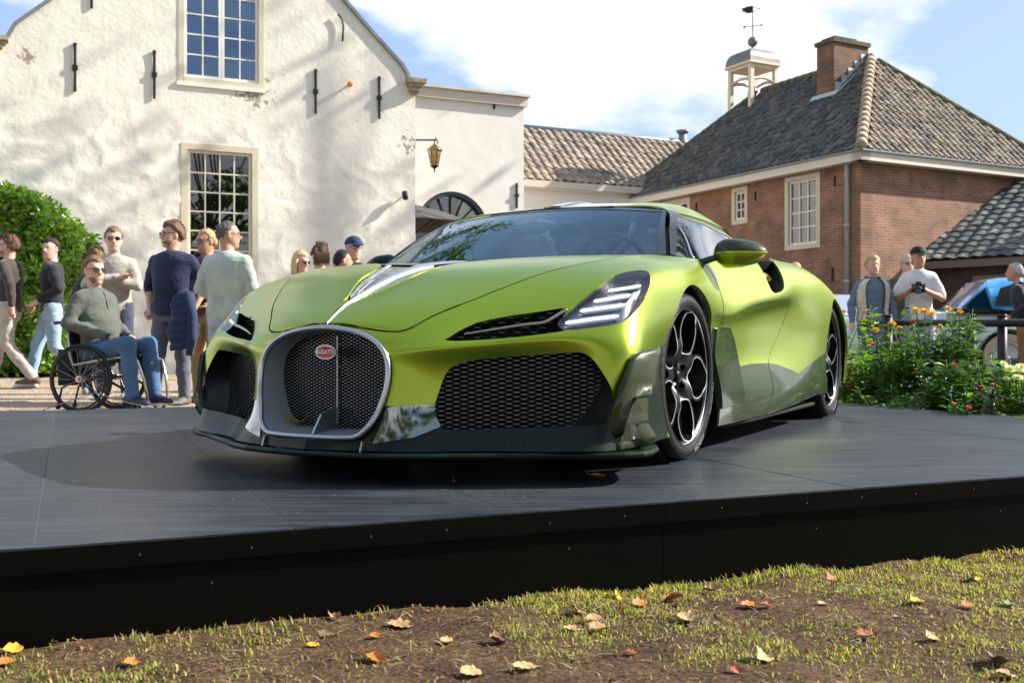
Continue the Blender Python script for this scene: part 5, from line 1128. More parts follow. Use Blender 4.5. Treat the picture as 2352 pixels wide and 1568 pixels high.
for s in (1, -1):
    ps = on_surf(vent, zz(z2, [(330,822),(500,795),(700,765),(800,755),(860,725),(915,690),(945,674)]))
    nn = .004; pts = [(p[0]+nn, p[1]*s, p[2]) for p in smooth2(ps, 4, False)]
    mb = MB(); mb.tube(pts, [.0035+.0035*min(1, i/8) for i in range(len(pts))], 6); mb.build('vent_blade', mat('blade_chrome_carbon', (.30, .30, .24), rough=.2, metal=.9), car)
# ------------------------------------------------ headlights
LAMPG = glass('clear_lamp_glass', (.97, .97, .97), .9, 1.42)
LED = mat('led_bar_white', (.9, .9, .92), rough=.3, emit=((1, 1, 1), .7)); LRED = mat('lamp_inner_chrome', (.60, .61, .65), rough=.22, metal=1.)
bars = [((1195,535),(1420,487)), ((1108,602),(1385,545)), ((1025,665),(1345,605)), ((938,735),(1290,688))]
bars = [((1195,537),(1398,511)), ((1106,603),(1338,570)), ((1024,664),(1300,627)), ((935,735),(1262,692))]
for s in (1, -1):
    hlp = empty('headlight'); hlp.parent = car
    t = hl if s > 0 else hl.mirror()
    tm_object('lamp_bowl', t.off(.035), [mat('lamp_bowl_dark', (.30, .31, .34), rough=.3, metal=.8)], hlp, rim=0)
    tm_object('lamp_glass', t.off(.001), [LAMPG], hlp, rim=0)
    for a, b in bars:
        q = on_surf(hl, [z2(*a), z2((a[0]+b[0])/2, (a[1]+b[1])/2-1), z2(*b)]); q = smooth2(q, 5, False); k = len(q)
        idx = [((hl.P-p)**2).sum(1).argmin() for p in q]; nrm = hl.N[idx]; nrm = nrm if (nrm[:, 0].mean() > 0) else -nrm
        d = (q[-1]-q[0]); d /= np.linalg.norm(d); up = np.cross(nrm, d); up /= np.linalg.norm(up, axis=1)[:, None]; up *= np.sign(up[:, 2:3])
        C = q-nrm*.016
        for nm, o0, o1, m_, ins_ in (('led_bar', -.0035, .0045, LED, 0), ('reflector', -.015, -.0055, LRED, -.004), ('reflector', .0075, .0125, LRED, -.004)):
            rows = []
            for i in range(k):
                e = .5 if i in (0, k-1) else 1.
                c0 = C[i]+nrm[i]*ins_
                rows.append([c0+up[i]*o0*e-nrm[i]*.01, c0+up[i]*o0*e, c0+up[i]*o1*e, c0+up[i]*o1*e-nrm[i]*.01])
            rows = [[Vector((p[0], p[1]*s, p[2])) for p in r] for r in rows]
            mb = MB(); mb.grid(rows, sm=False); mb.add(rows[0], [(0, 1, 2, 3)]); mb.add(rows[-1], [(3, 2, 1, 0)]); mb.build(nm, m_, hlp)
# ------------------------------------------------ corner fins
def c3(x, y): return ((1360+x/5.225)*.9408, (820+y/5.225)*.9408)
def pY(p, Y): return hit(p, 1, Y)
LE = [((1120,180),1.015),((1010,222),1.005),((945,300),1.0),((850,560),.985),((745,840),.965),((675,1040),.945),((600,1225),.92),((520,1325),.895)]
TE = [((1330,133),1.035),((1325,260),1.038),((1300,420),1.04),((1275,600),1.04),((1230,735),1.038),((1020,775),1.02),((935,975),1.01),((850,1220),.985)]
for s in (1, -1):
    A = [pY(c3(*p), Y) for p, Y in LE]; B = [pY(c3(*p), Y) for p, Y in TE]
    rows = []
    for a, b in zip(A, B):
        row = []
        for k in range(7):
            t = k/6; p = a.lerp(b, t); p.y += .012*sin(pi*t)
            row.append(Vector((p.x, p.y*s, p.z)))
        rows.append(row)
    back = [[Vector((p.x-.010, p.y-.012*s, p.z)) for p in r] for r in rows]
    mb = MB(); mb.grid(rows); mb.grid(back, flip=True)
    n = len(rows); ed = [rows[i][0] for i in range(n)]+rows[-1][1:]+[rows[i][-1] for i in range(n-2, -1, -1)]+rows[0][1:-1][::-1]
    eb = [back[i][0] for i in range(n)]+back[-1][1:]+[back[i][-1] for i in range(n-2, -1, -1)]+back[0][1:-1][::-1]
    mb.grid([ed+[ed[0]], eb+[eb[0]]], sm=False)
    o = mb.build('corner_fin', CARB, car); o['label'] = 'olive carbon fin standing at the bumper corner'
    # lower winglet and foot plate
    W = [pY(c3(*p), Y) for p, Y in [((905,955),1.0),((1010,800),1.015),((1165,792),1.03),((1160,1075),1.03),((875,1115),.99)]]
    W = [Vector((p.x, p.y*s, p.z)) for p in W]
    mb = MB(); mb.prism(W, (-.012, -.010*s, 0)); mb.build('winglet', CARB, car)
    RW = [[((600,1330),.92),((835,1265),.975),((880,1130),.995),((1030,1118),0.999),((1165,1110),1.019)],
          [((555,1375),.905),((760,1350),.96),((950,1325),0.983),((1110,1295),1.015),((1258,1262),1.043)],
          [((560,1385),.905),((765,1362),.96),((955,1338),0.983),((1112,1308),1.015),((1262,1276),1.045)],
          [((600,1445),.92),((800,1440),.97),((980,1420),0.991),((1120,1390),1.019),((1245,1335),1.041)]]
    G_ = [smooth2([tuple(pY(c3(*p), Y)) for p, Y in r], 5, False) for r in RW]; fl_ = G_[-1].copy(); fl_[:, 1] -= .14; fl_[:, 0] -= .05; fl_[:, 2] = .092; G_.append(fl_)
    mb = MB()
    for r0, r1 in zip(G_[:-1], G_[1:]): mb.grid([[(p[0], p[1]*s, p[2]) for p in r0], [(p[0], p[1]*s, p[2]) for p in r1]])
    mb.build('foot_plate', CARB, car)
# ------------------------------------------------ door mirrors
for s in (1, -1):
    mir = empty('door_mirror'); mir.parent = car; mir.location = (-.615, .985*s, .888)
    def shell(z0, z1_, sc=1.0):
        P = []; n = 28
        for j in range(9):
            zt = z0+(z1_-z0)*j/8; rr = sqrt(max(0, 1-(zt/.066)**2)) if abs(zt) < .066 else 0
            rr = rr**.75
            row = []
            for i in range(n+1):
                a = 2*pi*i/n; cx_ = cos(a); sy_ = sin(a)
                lx = .088 if cx_ > 0 else .045
                ly = .118*(1.0)
                yy = sy_*ly*rr*sc
                xx = cx_*lx*rr*sc*(1-.25*abs(sy_)) - .18*(yy)
                row.append((xx, yy*s+.012*s, zt*(1-.28*(yy/.118))))
            P.append(row)
        return P
    mb = MB(); mb.grid(shell(.004, .066)); mb.build('mirror_cap', CARB if s > 0 else CARBD, mir)
    mb = MB(); mb.grid(shell(-.004, .004, 1.015)); mb.build('mirror_strip', PAINT, mir)
    mb = MB(); mb.grid(shell(-.066, -.004, .97)); mb.build('mirror_shell', PAINT, mir)
    mb = MB(); mb.prism([(-.034+.0, (-.09+.18*k/12)*s, -.035*sin(pi*k/12)) for k in range(13)]+[(-.034, (.09-.18*k/12)*s, .04*sin(pi*k/12)) for k in range(1, 12)], (-.01, 0, 0)); mb.build('mirror_glass', CHR, mir)
    mb = MB(); mb.tube([(.09, -.165*s, -.045), (.075, -.14*s, -.038), (.05, -.10*s, -.022), (.01, -.05*s, -.01)], [.020, .016, .015, .018], 8); mb.build('mirror_arm', CARB if s > 0 else CARBD, mir)
# small side window bar, roof humps, wipers
for s in (1, -1):
    q = on_surf(gl, zz(z3, [(358,175),(385,215),(408,270),(428,330),(440,372)])); pts = [(p[0], p[1]*s+.004*s, p[2]) for p in smooth2(q, 4, False)]
    mb = MB(); mb.tube(pts, .006, 6); mb.build('window_bar', SATM, car)
    rows = []
    for k in range(9):
        t = k/8; x = -1.50-.75*t; z = 1.175-.16*t; hh = .055*sin(pi*min(1, t*1.15+.08))**.6 if t < .85 else .02
        yc = .30+.02*t
        rows.append([(x, (yc-.10)*s, z-.02), (x, (yc-.09)*s, z+hh*.8), (x, yc*s, z+hh), (x, (yc+.09)*s, z+hh*.8), (x, (yc+.11)*s, z-.03)])
    mb = MB(); mb.grid(rows); mb.add(rows[0], [(0, 1, 2, 3, 4)]); mb.build('roof_scoop', BLK, car)
# roof centre strip
mb = MB(); rows = []
for x in np.linspace(-.70, -1.6, 14):
    i = ((PC.P[:, 0]-x)**2+PC.P[:, 1]**2).argmin(); z = PC.P[i, 2]
    rows.append([(x, -.05, z-.001), (x, -.045, z+.004), (x, 0, z+.007), (x, .045, z+.004), (x, .05, z-.001)])
mb.grid(rows); mb.build('roof_strip', WHT, car)
# ------------------------------------------------ cabin
LEA = mat('pale_lime_leather', (.62, .68, .36), rough=.5); DLE = mat('grey_cabin_leather', (.66, .72, .72), rough=.55); DSH = mat('dark_dash_leather', (.10, .12, .13), rough=.5); TRT = mat('tartan_cabin_cloth', (.60, .64, .63), rough=.8, var=.5, vscale=30)
mb = MB(); mb.box((-.35, 0, .78), (.75, 1.30, .08)); mb.build('dashboard', DSH, car)
mb = MB(); mb.box((-1.45, 0, .85), (.10, 1.22, .5)); mb.build('rear_bulkhead', TRT, car)
mb = MB(); mb.box((-1.0, 0, .46), (1.2, 1.5, .1)); mb.build('cabin_floor', DLE, car)
for s in (1, -1):
    st = empty('cabin_seat'); st.parent = car; st.location = (-1.12, .37*s, .5)
    rows = []
    for z, x, hw in ((0, .12, .22), (.15, .08, .235), (.3, .03, .24), (.42, -.03, .20), (.48, -.06, .13), (.55, -.09, .12), (.59, -.10, .07)):
        rows.append([(x-.05, -hw, z), (x+.05, -hw*.95, z), (x+.02, -hw*.6, z), (x+.02, hw*.6, z), (x+.05, hw*.95, z), (x-.05, hw, z), (x-.08, 0, z)])
    mb = MB(); mb.grid([r+[r[0]] for r in rows]); mb.add(rows[-1], [tuple(range(7))]); mb.build('seat_back', DLE, st)
    mb = MB(); mb.box((.3, 0, .0), (.45, .44, .12)); mb.build('seat_cushion', DLE, st)
    mb = MB(); mb.tube([(.10, .215*s*-1, .05), (.07, -.235*s, .25), (.02, -.215*s, .42), (-.02, -.13*s, .53), (-.04, -.11*s, .62)], .016, 6); mb.build('seat_piping', LEA, st)
sw = empty('steering_wheel'); sw.parent = car; sw.location = (-.62, .37, .845); sw.rotation_euler = (0, radians(-68), 0)
mb = MB(); mb.tube([(.165*cos(a), .175*sin(a), 0) for a in np.linspace(0, 2*pi, 33)[:-1]], .014, 8, closed=True); mb.build('rim', DSH, sw)
mb = MB(); mb.box((0, 0, -.01), (.05, .33, .018)); mb.box((-.07, 0, -.01), (.15, .03, .018)); mb.build('spoke', SATM, sw)
mb = MB()
for k in range(13):
    pass
rows = [[(-.50+.1*j/3, .37+.19*cos(pi*k/14), .80+.10*sin(pi*k/14)-.02*j/3) for k in range(15)] for j in range(4)]
mb.grid(rows); mb.build('instrument_hood', LEA, car)
mb = MB(); mb.ball((-.52, -.0, 1.055), (.018, .115, .034), 20); rm = mb.build('rear_view_mirror', mat('mirror_housing_grey', (.45, .47, .46), rough=.3, metal=.3), car)
mb = MB(); mb.tube([(-.53, 0, 1.065), (-.58, 0, 1.085), (-.62, 0, 1.095)], [.02, .025, .03], 8); mb.build('mirror_mount', MATS['mirror_housing_grey'], car)
# curved spine hoop between the seats
mb = MB(); mb.tube([(-.75, 0, 1.12), (-.95, .0, 1.13), (-1.15, 0, 1.08), (-1.28, 0, .95), (-1.32, 0, .8)], .02, 6); mb.build('cabin_hoop', SATM, car)
# ------------------------------------------------ wheels
RIMB = mat('satin_black_wheel_paint', (.007, .0075, .009), rough=.36, metal=.0, spec=.14); MACH = mat('machined_wheel_edge', (.66, .67, .68), rough=.3, metal=.8)
TYR = mat('tyre_rubber', (.012, .012, .013), rough=.6, spec=.25, bump=.15, bscale=300); LETT = mat('tyre_lettering', (.16, .16, .16), rough=.7)
DISCM = mat('brake_disc_grey', (.10, .10, .10), rough=.45, metal=.7); CALM = mat('yellow_green_caliper', (.42, .50, .02), rough=.35)
def bend_text(txt, size, r, ang, y, inward):
    me = text_mesh(txt, size, .0008, size*.02); co = np.zeros(len(me.vertices)*3); me.vertices.foreach_get('co', co); co = co.reshape(-1, 3)
    out_ = np.zeros_like(co)
    for i, (x, yy, zc) in enumerate(co):
        if inward: a = ang-x/r; rr = r+yy
        else: a = ang+x/r; rr = r-yy
        out_[i] = (rr*cos(a), y+zc, rr*sin(a))
    me.vertices.foreach_set('co', out_.astype(np.float32).ravel()); me.update(); me.materials.append(LETT); return me
def make_wheel(Rt, Rr, wd, rot):
    """wheel in the x-z plane, outer face towards +y at y=0"""
    root = empty('wheel'); root.parent = car
    # tyre: angular grid with shoulder sipes and rain grooves
    prof = [(Rr-.004, .000), (Rr+.006, .006), (Rr+.02, .010), (Rt-.035, .010), (Rt-.022, .006), (Rt-.012, -.002), (Rt-.005, -.014), (Rt-.001, -.03)]
    for k in range(5):
        yc = -.03-(wd-.09)*(k+.6)/5.2; prof += [(Rt, yc+.006), (Rt-.006, yc+.003), (Rt-.006, yc-.003), (Rt, yc-.006)]
    prof += [(Rt-.001, -wd+.03), (Rt-.012, -wd+.004), (Rt-.035, -wd), (Rr, -wd), (Rr-.02, -wd+.02)]
    na = 288; mb = MB(); rows = []
    for j, (r, y) in enumerate(prof):
        row = []
        for i in range(na+1):
            a = 2*pi*(i % na)/na; g = (i % 6 == 0); rr = r
            if 4 <= j <= 9 and g: rr -= .0035
            if len(prof)-7 <= j <= len(prof)-4 and g: rr -= .0035
            a2 = a+(.012*(j-4) if 4 <= j <= 9 else 0)
            row.append((rr*cos(a2), y, rr*sin(a2)))
        rows.append(row)
    mb.grid(rows); ty = mb.build('tyre', TYR, root)
    me = bend_text('MICHELIN', .030, Rt-.034, radians(52), .0105, True); link('lettering', me, ty)
    me = bend_text('MICHELIN', .030, Rt-.034, radians(-128+15), .0105, True); link('lettering', me, ty)
    me = bend_text('PILOT SPORT CUP 2', .016, Rt-.030, radians(200), .0105, True); link('lettering', me, ty)
    mb = MB()
    for q in (.012, .052): mb.tube([((Rt-q)*cos(a), .0085 if q > .02 else .004, (Rt-q)*sin(a)) for a in np.linspace(0, 2*pi, 97)[:-1]], .0012, 4, closed=True)
    mb.build('sidewall_rib', TYR, ty)
    # wheel face, cut from a dished disc
    nr, nA = 70, 420; rr, aa = np.meshgrid(np.linspace(.001, 1.0, nr), np.linspace(0, 2*pi, nA, endpoint=False), indexing='ij')
    dish = -(.012+.030*np.clip(1-rr, 0, 1)**.8) + .012*np.exp(-((rr-.40)/.16)**2)
    sp = np.cos(2.5*(aa-rot-radians(36)))**2
    dish = dish-.022*(1-sp)*np.exp(-((rr-.27)/.16)**2)-.018*np.exp(-(rr/.10)**2)
    dish = np.where(rr > .93, dish*(1-rr)/.07*.9-.002, dish)
    P = np.stack([rr*Rr*np.cos(aa), dish, rr*Rr*np.sin(aa)], -1).reshape(-1, 3)
    i = (np.arange(nr-1)[:, None]*nA+np.arange(nA)[None]).ravel(); j = (np.arange(nr-1)[:, None]*nA+(np.arange(nA)+1)[None] % nA).ravel()
    T = np.r_[np.c_[i, j, j+nA], np.c_[i, j+nA, i+nA]]
    fn = np.cross(P[T[:, 1]]-P[T[:, 0]], P[T[:, 2]]-P[T[:, 0]]); s_ = -1 if fn[:, 1].sum() < 0 else 1
    Nn = np.zeros_like(P)
    for k in range(3): np.add.at(Nn, T[:, k], fn*s_)
    Nn /= np.linalg.norm(Nn, axis=1)[:, None]+1e-12
    face = TM(P, Nn, T)
    cs = [(.672*Rr*cos(rot+2*pi*k/5), .672*Rr*sin(rot+2*pi*k/5)) for k in range(5)]
    def circf(P, rad): return np.min([np.hypot(P[:, 0]-c[0], P[:, 2]-c[1]) for c in cs], 0)-rad*Rr
    _, face = face.cut(circf(face.P, .300))
    edge, face = face.cut(circf(face.P, .317))
    def tri_f(P):
        r = np.hypot(P[:, 0], P[:, 2])/Rr; return np.maximum(np.maximum(-(circf(P, .352))/Rr, r-.945), .56-r)
    _, face = face.cut(tri_f(face.P))
    edge2, face = face.cut(np.where(np.hypot(face.P[:, 0], face.P[:, 2])/Rr > .5, tri_f(face.P)-.012, 1))
    lip, face = face.cut(.974-np.hypot(face.P[:, 0], face.P[:, 2])/Rr)
    # small lug pockets round the hub
    for k in range(5):
        a = rot+2*pi*k/5+radians(36); c = (.20*Rr*cos(a), .20*Rr*sin(a))
        _, face = face.cut(np.hypot(face.P[:, 0]-c[0], face.P[:, 2]-c[1])-.062*Rr)
    tm_object('wheel_face', face, [RIMB], root, rim=.045); tm_object('machined_edge', edge, [MACH, RIMB], root, rim=.05, rim_mi=1)
    tm_object('machined_edge', edge2, [RIMB], root, rim=.02); tm_object('rim_lip', lip, [MACH], root, rim=.01)
    mb = MB(); mb.lathe([(Rr*1.0, .004), (Rr*.992, .006), (Rr*.985, -.004), (Rr*.955, -.02), (Rr*.93, -wd*.55), (Rr*.90, -wd+.02), (0, -wd+.03)], 72, Matrix.Rotation(-pi/2, 4, 'X')); mb.build('rim_barrel', RIMB, root)
    mb = MB(); mb.lathe([(0, -.075), (Rr*.28, -.075), (Rr*.30, -.10), (Rr*.76, -.10), (Rr*.76, -.125), (0, -.125)], 48, Matrix.Rotation(-pi/2, 4, 'X')); mb.build('brake_disc', DISCM, root)
    mb = MB(); mb.lathe([(Rr*.50, -.068), (Rr*.82, -.068), (Rr*.82, -.135), (Rr*.50, -.135)], 14, Matrix.Rotation(-pi/2, 4, 'X') @ Matrix.Rotation(radians(-30), 4, 'Z'), a0=0, a1=radians(75), sm=False); mb.build('brake_caliper', CALM, root)
    mb = MB(); mb.lathe([(0, -.034), (Rr*.075, -.036), (Rr*.088, -.048), (Rr*.088, -.07)], 24, Matrix.Rotation(-pi/2, 4, 'X')); mb.build('hub_cap', RIMB, root)
    return root
def place_wheel(root, X, Y, Z, left):
    root.matrix_local = Matrix.Translation((X, Y, Z)) if left else Matrix.Translation((X, -Y, Z)) @ Matrix.Rotation(pi, 4, 'Z')
wf = make_wheel(.345, .284, .275, radians(180+4)); wr = make_wheel(.36, .295, .34, radians(180-20))
place_wheel(wf, WF[0], WF[2]-.012, WF[1], True); place_wheel(wr, WR[0], WR[2]-.012, WR[1], True)
for a, W_ in ((wf, WF), (wr, WR)):
    b = copy_tree(a, car); place_wheel(b, W_[0], W_[2]-.012, W_[1], False)
# ------------------------------------------------ hedge, flowers, fence, far cars
LEAF = {}
def leafm(name, col, rough=.4, var=.3, trans=True):
    if name in LEAF: return LEAF[name]
    m = bpy.data.materials.new(name); m.use_nodes = True; t = m.node_tree; p = t.nodes['Principled BSDF']; o = t.nodes['Material Output']; ge = t.nodes.new('ShaderNodeNewGeometry')
    r = t.nodes.new('ShaderNodeValToRGB'); r.color_ramp.elements[0].color = (*[c*(1-var) for c in col], 1); r.color_ramp.elements[1].color = (*[min(1, c*(1+var)) for c in col], 1); t.links.new(ge.outputs['Random Per Island'], r.inputs[0]); t.links.new(r.outputs[0], p.inputs['Base Color']); p.inputs['Roughness'].default_value = rough
    if trans:
        tl = t.nodes.new('ShaderNodeBsdfTranslucent'); hs = t.nodes.new('ShaderNodeMixRGB'); hs.blend_type = 'MULTIPLY'; hs.inputs[0].default_value = 1; hs.inputs[2].default_value = (1.6, 1.7, .5, 1); t.links.new(r.outputs[0], hs.inputs[1]); t.links.new(hs.outputs[0], tl.inputs[0])
        x = t.nodes.new('ShaderNodeMixShader'); x.inputs[0].default_value = .38; t.links.new(p.outputs[0], x.inputs[1]); t.links.new(tl.outputs[0], x.inputs[2]); t.links.new(x.outputs[0], o.inputs[0])
    LEAF[name] = m; return m
def add_leaf(V, F, p, d, n, L, Wd, fold=.25):
    """pointed leaf with a centre fold: p base, d direction, n normal"""
    s = d.cross(n); s.normalize(); i = len(V); m_ = p+d*L*.5-n*L*.05
    V += [p, m_-s*Wd/2+n*Wd*fold, p+d*L-n*L*.14, m_+s*Wd/2+n*Wd*fold, m_]
    F += [(i, i+1, i+4), (i+1, i+2, i+4), (i+2, i+3, i+4), (i+3, i, i+4)]
def rvec(up=.0):
    while True:
        v = Vector((R.uniform(-1, 1), R.uniform(-1, 1), R.uniform(-1, 1)))
        if .05 < v.length < 1: v.normalize(); v.z += up; return v.normalized()
def mesh_of(name, V, F, m, parent=None, kind=None):
    me = bpy.data.meshes.new(name); me.from_pydata([tuple(v) for v in V], [], F); me.materials.append(m); me.update(); o = link(name, me, parent)
    if kind: o['kind'] = kind
    return o
def bush(root, centre, rad, n, L, m, nm='leaf_mass', core=None, up=.25, shell=.55):
    V, F = [], []; c = Vector(centre); rad = Vector(rad)
    for _ in range(n):
        d = rvec(); rr = (R.uniform(shell, 1)+.12*noise.noise(d*3.1)) ; d2 = Vector((d.x*rad.x, d.y*rad.y, d.z*rad.z))*rr
        dirn = (d*.7+rvec(.3)*.9).normalized(); nrm = (d+rvec()*.7+Vector((0, 0, up))).normalized(); l = L*R.uniform(.7, 1.25)
        add_leaf(V, F, c+d2, dirn, nrm, l, l*.45)
    o = mesh_of(nm, V, F, m, root, 'stuff')
    if core:
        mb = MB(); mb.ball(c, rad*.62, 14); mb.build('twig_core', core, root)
    return o
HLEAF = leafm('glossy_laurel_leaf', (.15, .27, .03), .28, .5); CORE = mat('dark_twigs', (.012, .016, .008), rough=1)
hg = empty('hedge', at(70, 860, 15.0), 0, 'clipped glossy green laurel hedge in front of the white house', 'hedge'); hz0 = ground_z(hg.location.x, 15); hg.location.z = hz0
# hedge cross-section follows the photographed outline: high at the left, stepping down to the right
V, F = [], []; K = 15.0/F_PX
def hedge_top(px): return float(np.interp(px, [-260, 0, 60, 110, 150, 180, 188], [425, 428, 445, 472, 508, 540, 600]))
for _ in range(15000):
    px_ = R.uniform(-260, 186); yt = hedge_top(px_); t = R.random(); f = R.random()
    if f < .80: y = yt+(852-yt)*t; dp = R.uniform(-.12, .12)+.25*noise.noise(Vector((px_*.02, y*.02, 0)))
    else: y = yt+R.uniform(-4, 22); dp = R.uniform(-.1, 1.0)
    p = Vector(((px_-CX)*K, 14.6+dp, CAM_H-(y-HY)*K)); e = max(0, (px_-150)/36); p.y += e*e*.35
    nrm = (Vector((.25+e, -1, .35 if f < .8 else 1))+rvec()*.8).normalized(); d = (rvec(.25)+Vector((0, -.3, 0))).normalized(); l = R.uniform(.09, .15)
    add_leaf(V, F, p-hg.location, d, nrm, l, l*.42)
mesh_of('leaf_mass', V, F, HLEAF, hg, 'stuff')
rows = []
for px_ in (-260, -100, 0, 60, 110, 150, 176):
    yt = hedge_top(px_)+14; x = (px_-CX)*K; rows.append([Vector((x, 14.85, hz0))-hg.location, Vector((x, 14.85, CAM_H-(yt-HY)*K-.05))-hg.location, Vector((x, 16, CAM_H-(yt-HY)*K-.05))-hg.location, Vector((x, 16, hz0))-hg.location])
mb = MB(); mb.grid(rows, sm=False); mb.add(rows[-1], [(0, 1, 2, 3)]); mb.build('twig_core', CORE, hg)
# flower bed
bedp = [on_z(1905, 948, -.16), on_z(2420, 975, -.16)]
GLF = leafm('fresh_green_leaf', (.085, .18, .025), .45, .4); DLF = leafm('deep_green_leaf', (.045, .11, .022), .5, .4); YLF = leafm('yellow_green_leaf', (.22, .34, .04), .45, .35); BLF = leafm('broad_leaf', (.09, .17, .05), .5, .25)
STM = mat('green_stem', (.09, .14, .03), rough=.6)
def bloom(root, p, r, col, n=22, cc=(.45, .25, .02), up=Vector((0, -.45, 1))):
    up = (up+rvec()*.25).normalized(); a = up.orthogonal().normalized(); b = up.cross(a); V, F = [], []
    for ly in range(3):
        for k in range(n-ly*5):
            t = 2*pi*k/(n-ly*5)+ly; d = (a*cos(t)+b*sin(t)+up*(.12+.30*ly)).normalized(); add_leaf(V, F, p+d*r*.12+up*r*.06*ly, d, up, r*(1-.2*ly), r*.30, .1)
    o = mesh_of('petals', V, F, leafm('petal_%d_%d_%d' % tuple(int(c*100) for c in col), col, .6, .2), root); mb = MB(); mb.ball(p+up*r*.12, r*.26, 8); mb.build('flower_centre', mat('centre_%d' % int(cc[0]*100), cc, rough=.8), o); return o
def plant(label, px, base_y, d, top_y, spread, nst, L, m, blooms=(), cat='flowering plant', group=None, leafn=18, droop=.3, zb=None):
    x = (px-CX)/F_PX*d; zb = ground_z(x, d) if zb is None else zb; h = CAM_H-(top_y-HY)/F_PX*d-zb; nst = int(nst*1.7); L *= 1.3; spread *= 1.15; root = empty('flowering_plant', (x, d, zb), 0, label, cat, group)
    V, F = [], []; mb = MB(); tips = []
    for s in range(nst):
        a = R.uniform(0, 2*pi); r_ = spread*sqrt(R.random()); hh = h*R.uniform(.55, 1.0) if s else h; tx, ty = r_*cos(a), r_*sin(a)*.7
        pts = [Vector((tx*.15, ty*.15, 0)), Vector((tx*.5, ty*.5, hh*.45)), Vector((tx*.85, ty*.85, hh*.8)), Vector((tx, ty, hh))]; mb.tube(pts, [.007, .006, .005, .003], 5); tips.append(pts[-1])
        for k in range(leafn):
            t = .12+.86*k/leafn; i = min(2, int(t*3)); p = pts[i].lerp(pts[i+1], t*3-i); aa = k*2.4+R.uniform(-.3, .3); dd = Vector((cos(aa), sin(aa), R.uniform(-.1, .7))).normalized(); l = L*R.uniform(.7, 1.2)*(1.1-.4*t)
            add_leaf(V, F, p, dd, (Vector((0, 0, 1))+rvec()*.5).normalized(), l, l*.38)
    mb.build('stems', STM, root)['kind'] = 'stuff'; mesh_of('leaf_mass', V, F, m, root, 'stuff')
    for (bx, by, br, col) in blooms:
        br *= .95; p = at(bx, by, d-.25)-root.location; q = min(tips, key=lambda t: (t-p).length); bloom(root, p, br, col)
        mb = MB(); mb.tube([q.lerp(Vector((0, 0, 0)), .4), p-Vector((0, 0, br*.3))], .004, 5); mb.build('flower_stem', STM, root)
    return root
YEL = (.72, .40, .01); PNK = (.60, .05, .16); RED = (.65, .04, .02); WHI = (.75, .74, .62); CRI = (.30, .015, .04)
plant('pale green bush with pink blossoms right beside the rear wheel', 1950, 930, 8.9, 700, .20, 9, .10, YLF, [(1938, 715, .022, PNK), (1946, 838, .028, PNK), (1952, 890, .03, CRI), (1985, 715, .022, PNK)], leafn=20)
plant('tall leafy plant with yellow daisies in the centre of the bed', 2150, 920, 8.2, 690, .34, 16, .13, DLF, [(2108, 850, .032, YEL), (2125, 715, .045, YEL), (2140, 720, .04, YEL), (2105, 712, .04, YEL), (2095, 738, .03, PNK)], leafn=22)
plant('leafy plant carrying two small yellow flowers left of the tall daisies', 2060, 925, 8.3, 740, .25, 10, .12, GLF, [(2012, 757, .035, YEL), (2050, 742, .032, YEL), (2066, 752, .028, YEL), (2005, 790, .026, PNK)], leafn=20)
plant('yellow daisy plant reaching in front of the vintage car', 2205, 925, 8.6, 705, .20, 8, .10, GLF, [(2178, 708, .035, YEL), (2205, 716, .03, YEL), (2160, 748, .026, YEL), (2152, 760, .024, YEL)], leafn=18)
plant('dark green plant with a deep red dahlia before the fence', 2200, 940, 7.7, 820, .28, 12, .12, DLF, [(2192, 838, .034, CRI), (2226, 935, .03, RED)], leafn=20)
plant('low plant with white chrysanthemum blooms at the right edge', 2330, 940, 7.1, 820, .28, 12, .10, GLF, [(2320, 848, .055, WHI), (2346, 845, .05, WHI), (2338, 868, .05, WHI), (2305, 835, .03, WHI), (2312, 870, .03, WHI)], leafn=18)
plant('bushy plant with magenta zinnias near the white chrysanthemums', 2270, 945, 7.4, 830, .26, 11, .11, DLF, [(2283, 885, .032, PNK), (2252, 889, .028, CRI), (2262, 940, .03, PNK)], leafn=20)
plant('leafy green plant behind the rear wheel without flowers', 2010, 930, 8.7, 800, .30, 12, .13, GLF, [(1945, 862, .02, RED)], leafn=20)
plant('low seedlings at the platform edge beside the stake', 2060, 945, 7.7, 880, .30, 12, .09, GLF, [], leafn=12)
plant('low marigold plant with one red bloom behind the cord', 2215, 955, 6.95, 895, .22, 10, .08, GLF, [(2225, 935, .022, RED), (2190, 925, .014, (.8, .25, .02))], leafn=12)
def broad(label, px, y, d, L, n=5):
    q = at(px, y, d); zb = ground_z(q.x, q.y); root = empty('broad_leaf_plant', (q.x, q.y, zb), 0, label, 'plant', None)
    for k in range(n):
        a = 2*pi*k/n+R.uniform(-.4, .4)-1.2; dd = Vector((cos(a), sin(a)*.8, .45)).normalized(); side = dd.cross(Vector((0, -.3, 1))).normalized(); up = side.cross(dd); rows = []; h = q.z-zb
        for i in range(9):
            t = i/8; wd = L*.36*sin(pi*min(1, t*.93+.05))**.8; c = Vector((0, 0, h*.7))+dd*L*t-Vector((0, 0, 1))*L*.55*t*t
            rows.append([c+side*wd*s+up*(.12*wd*abs(s)+.012*sin(i*2.5)*abs(s)) for s in (-1, -.5, 0, .5, 1)])
        mb = MB(); mb.grid(rows); mb.build('leaf', BLF, root); mb = MB(); mb.tube([(0, 0, 0), Vector((0, 0, h*.7))+dd*.01], .006, 5); mb.build('leaf_stalk', STM, root)
broad('plant with broad pale leaves low behind the rear wheel', 2090, 900, 8.0, .22); broad('cabbage like plant with broad leaves at the lower right edge', 2325, 925, 6.95, .26, 6); broad('broad leaved plant below the deep red dahlia', 2260, 895, 7.6, .22); broad('small broad leaved plant between the daisies and the dahlia', 2165, 905, 7.8, .18, 4)
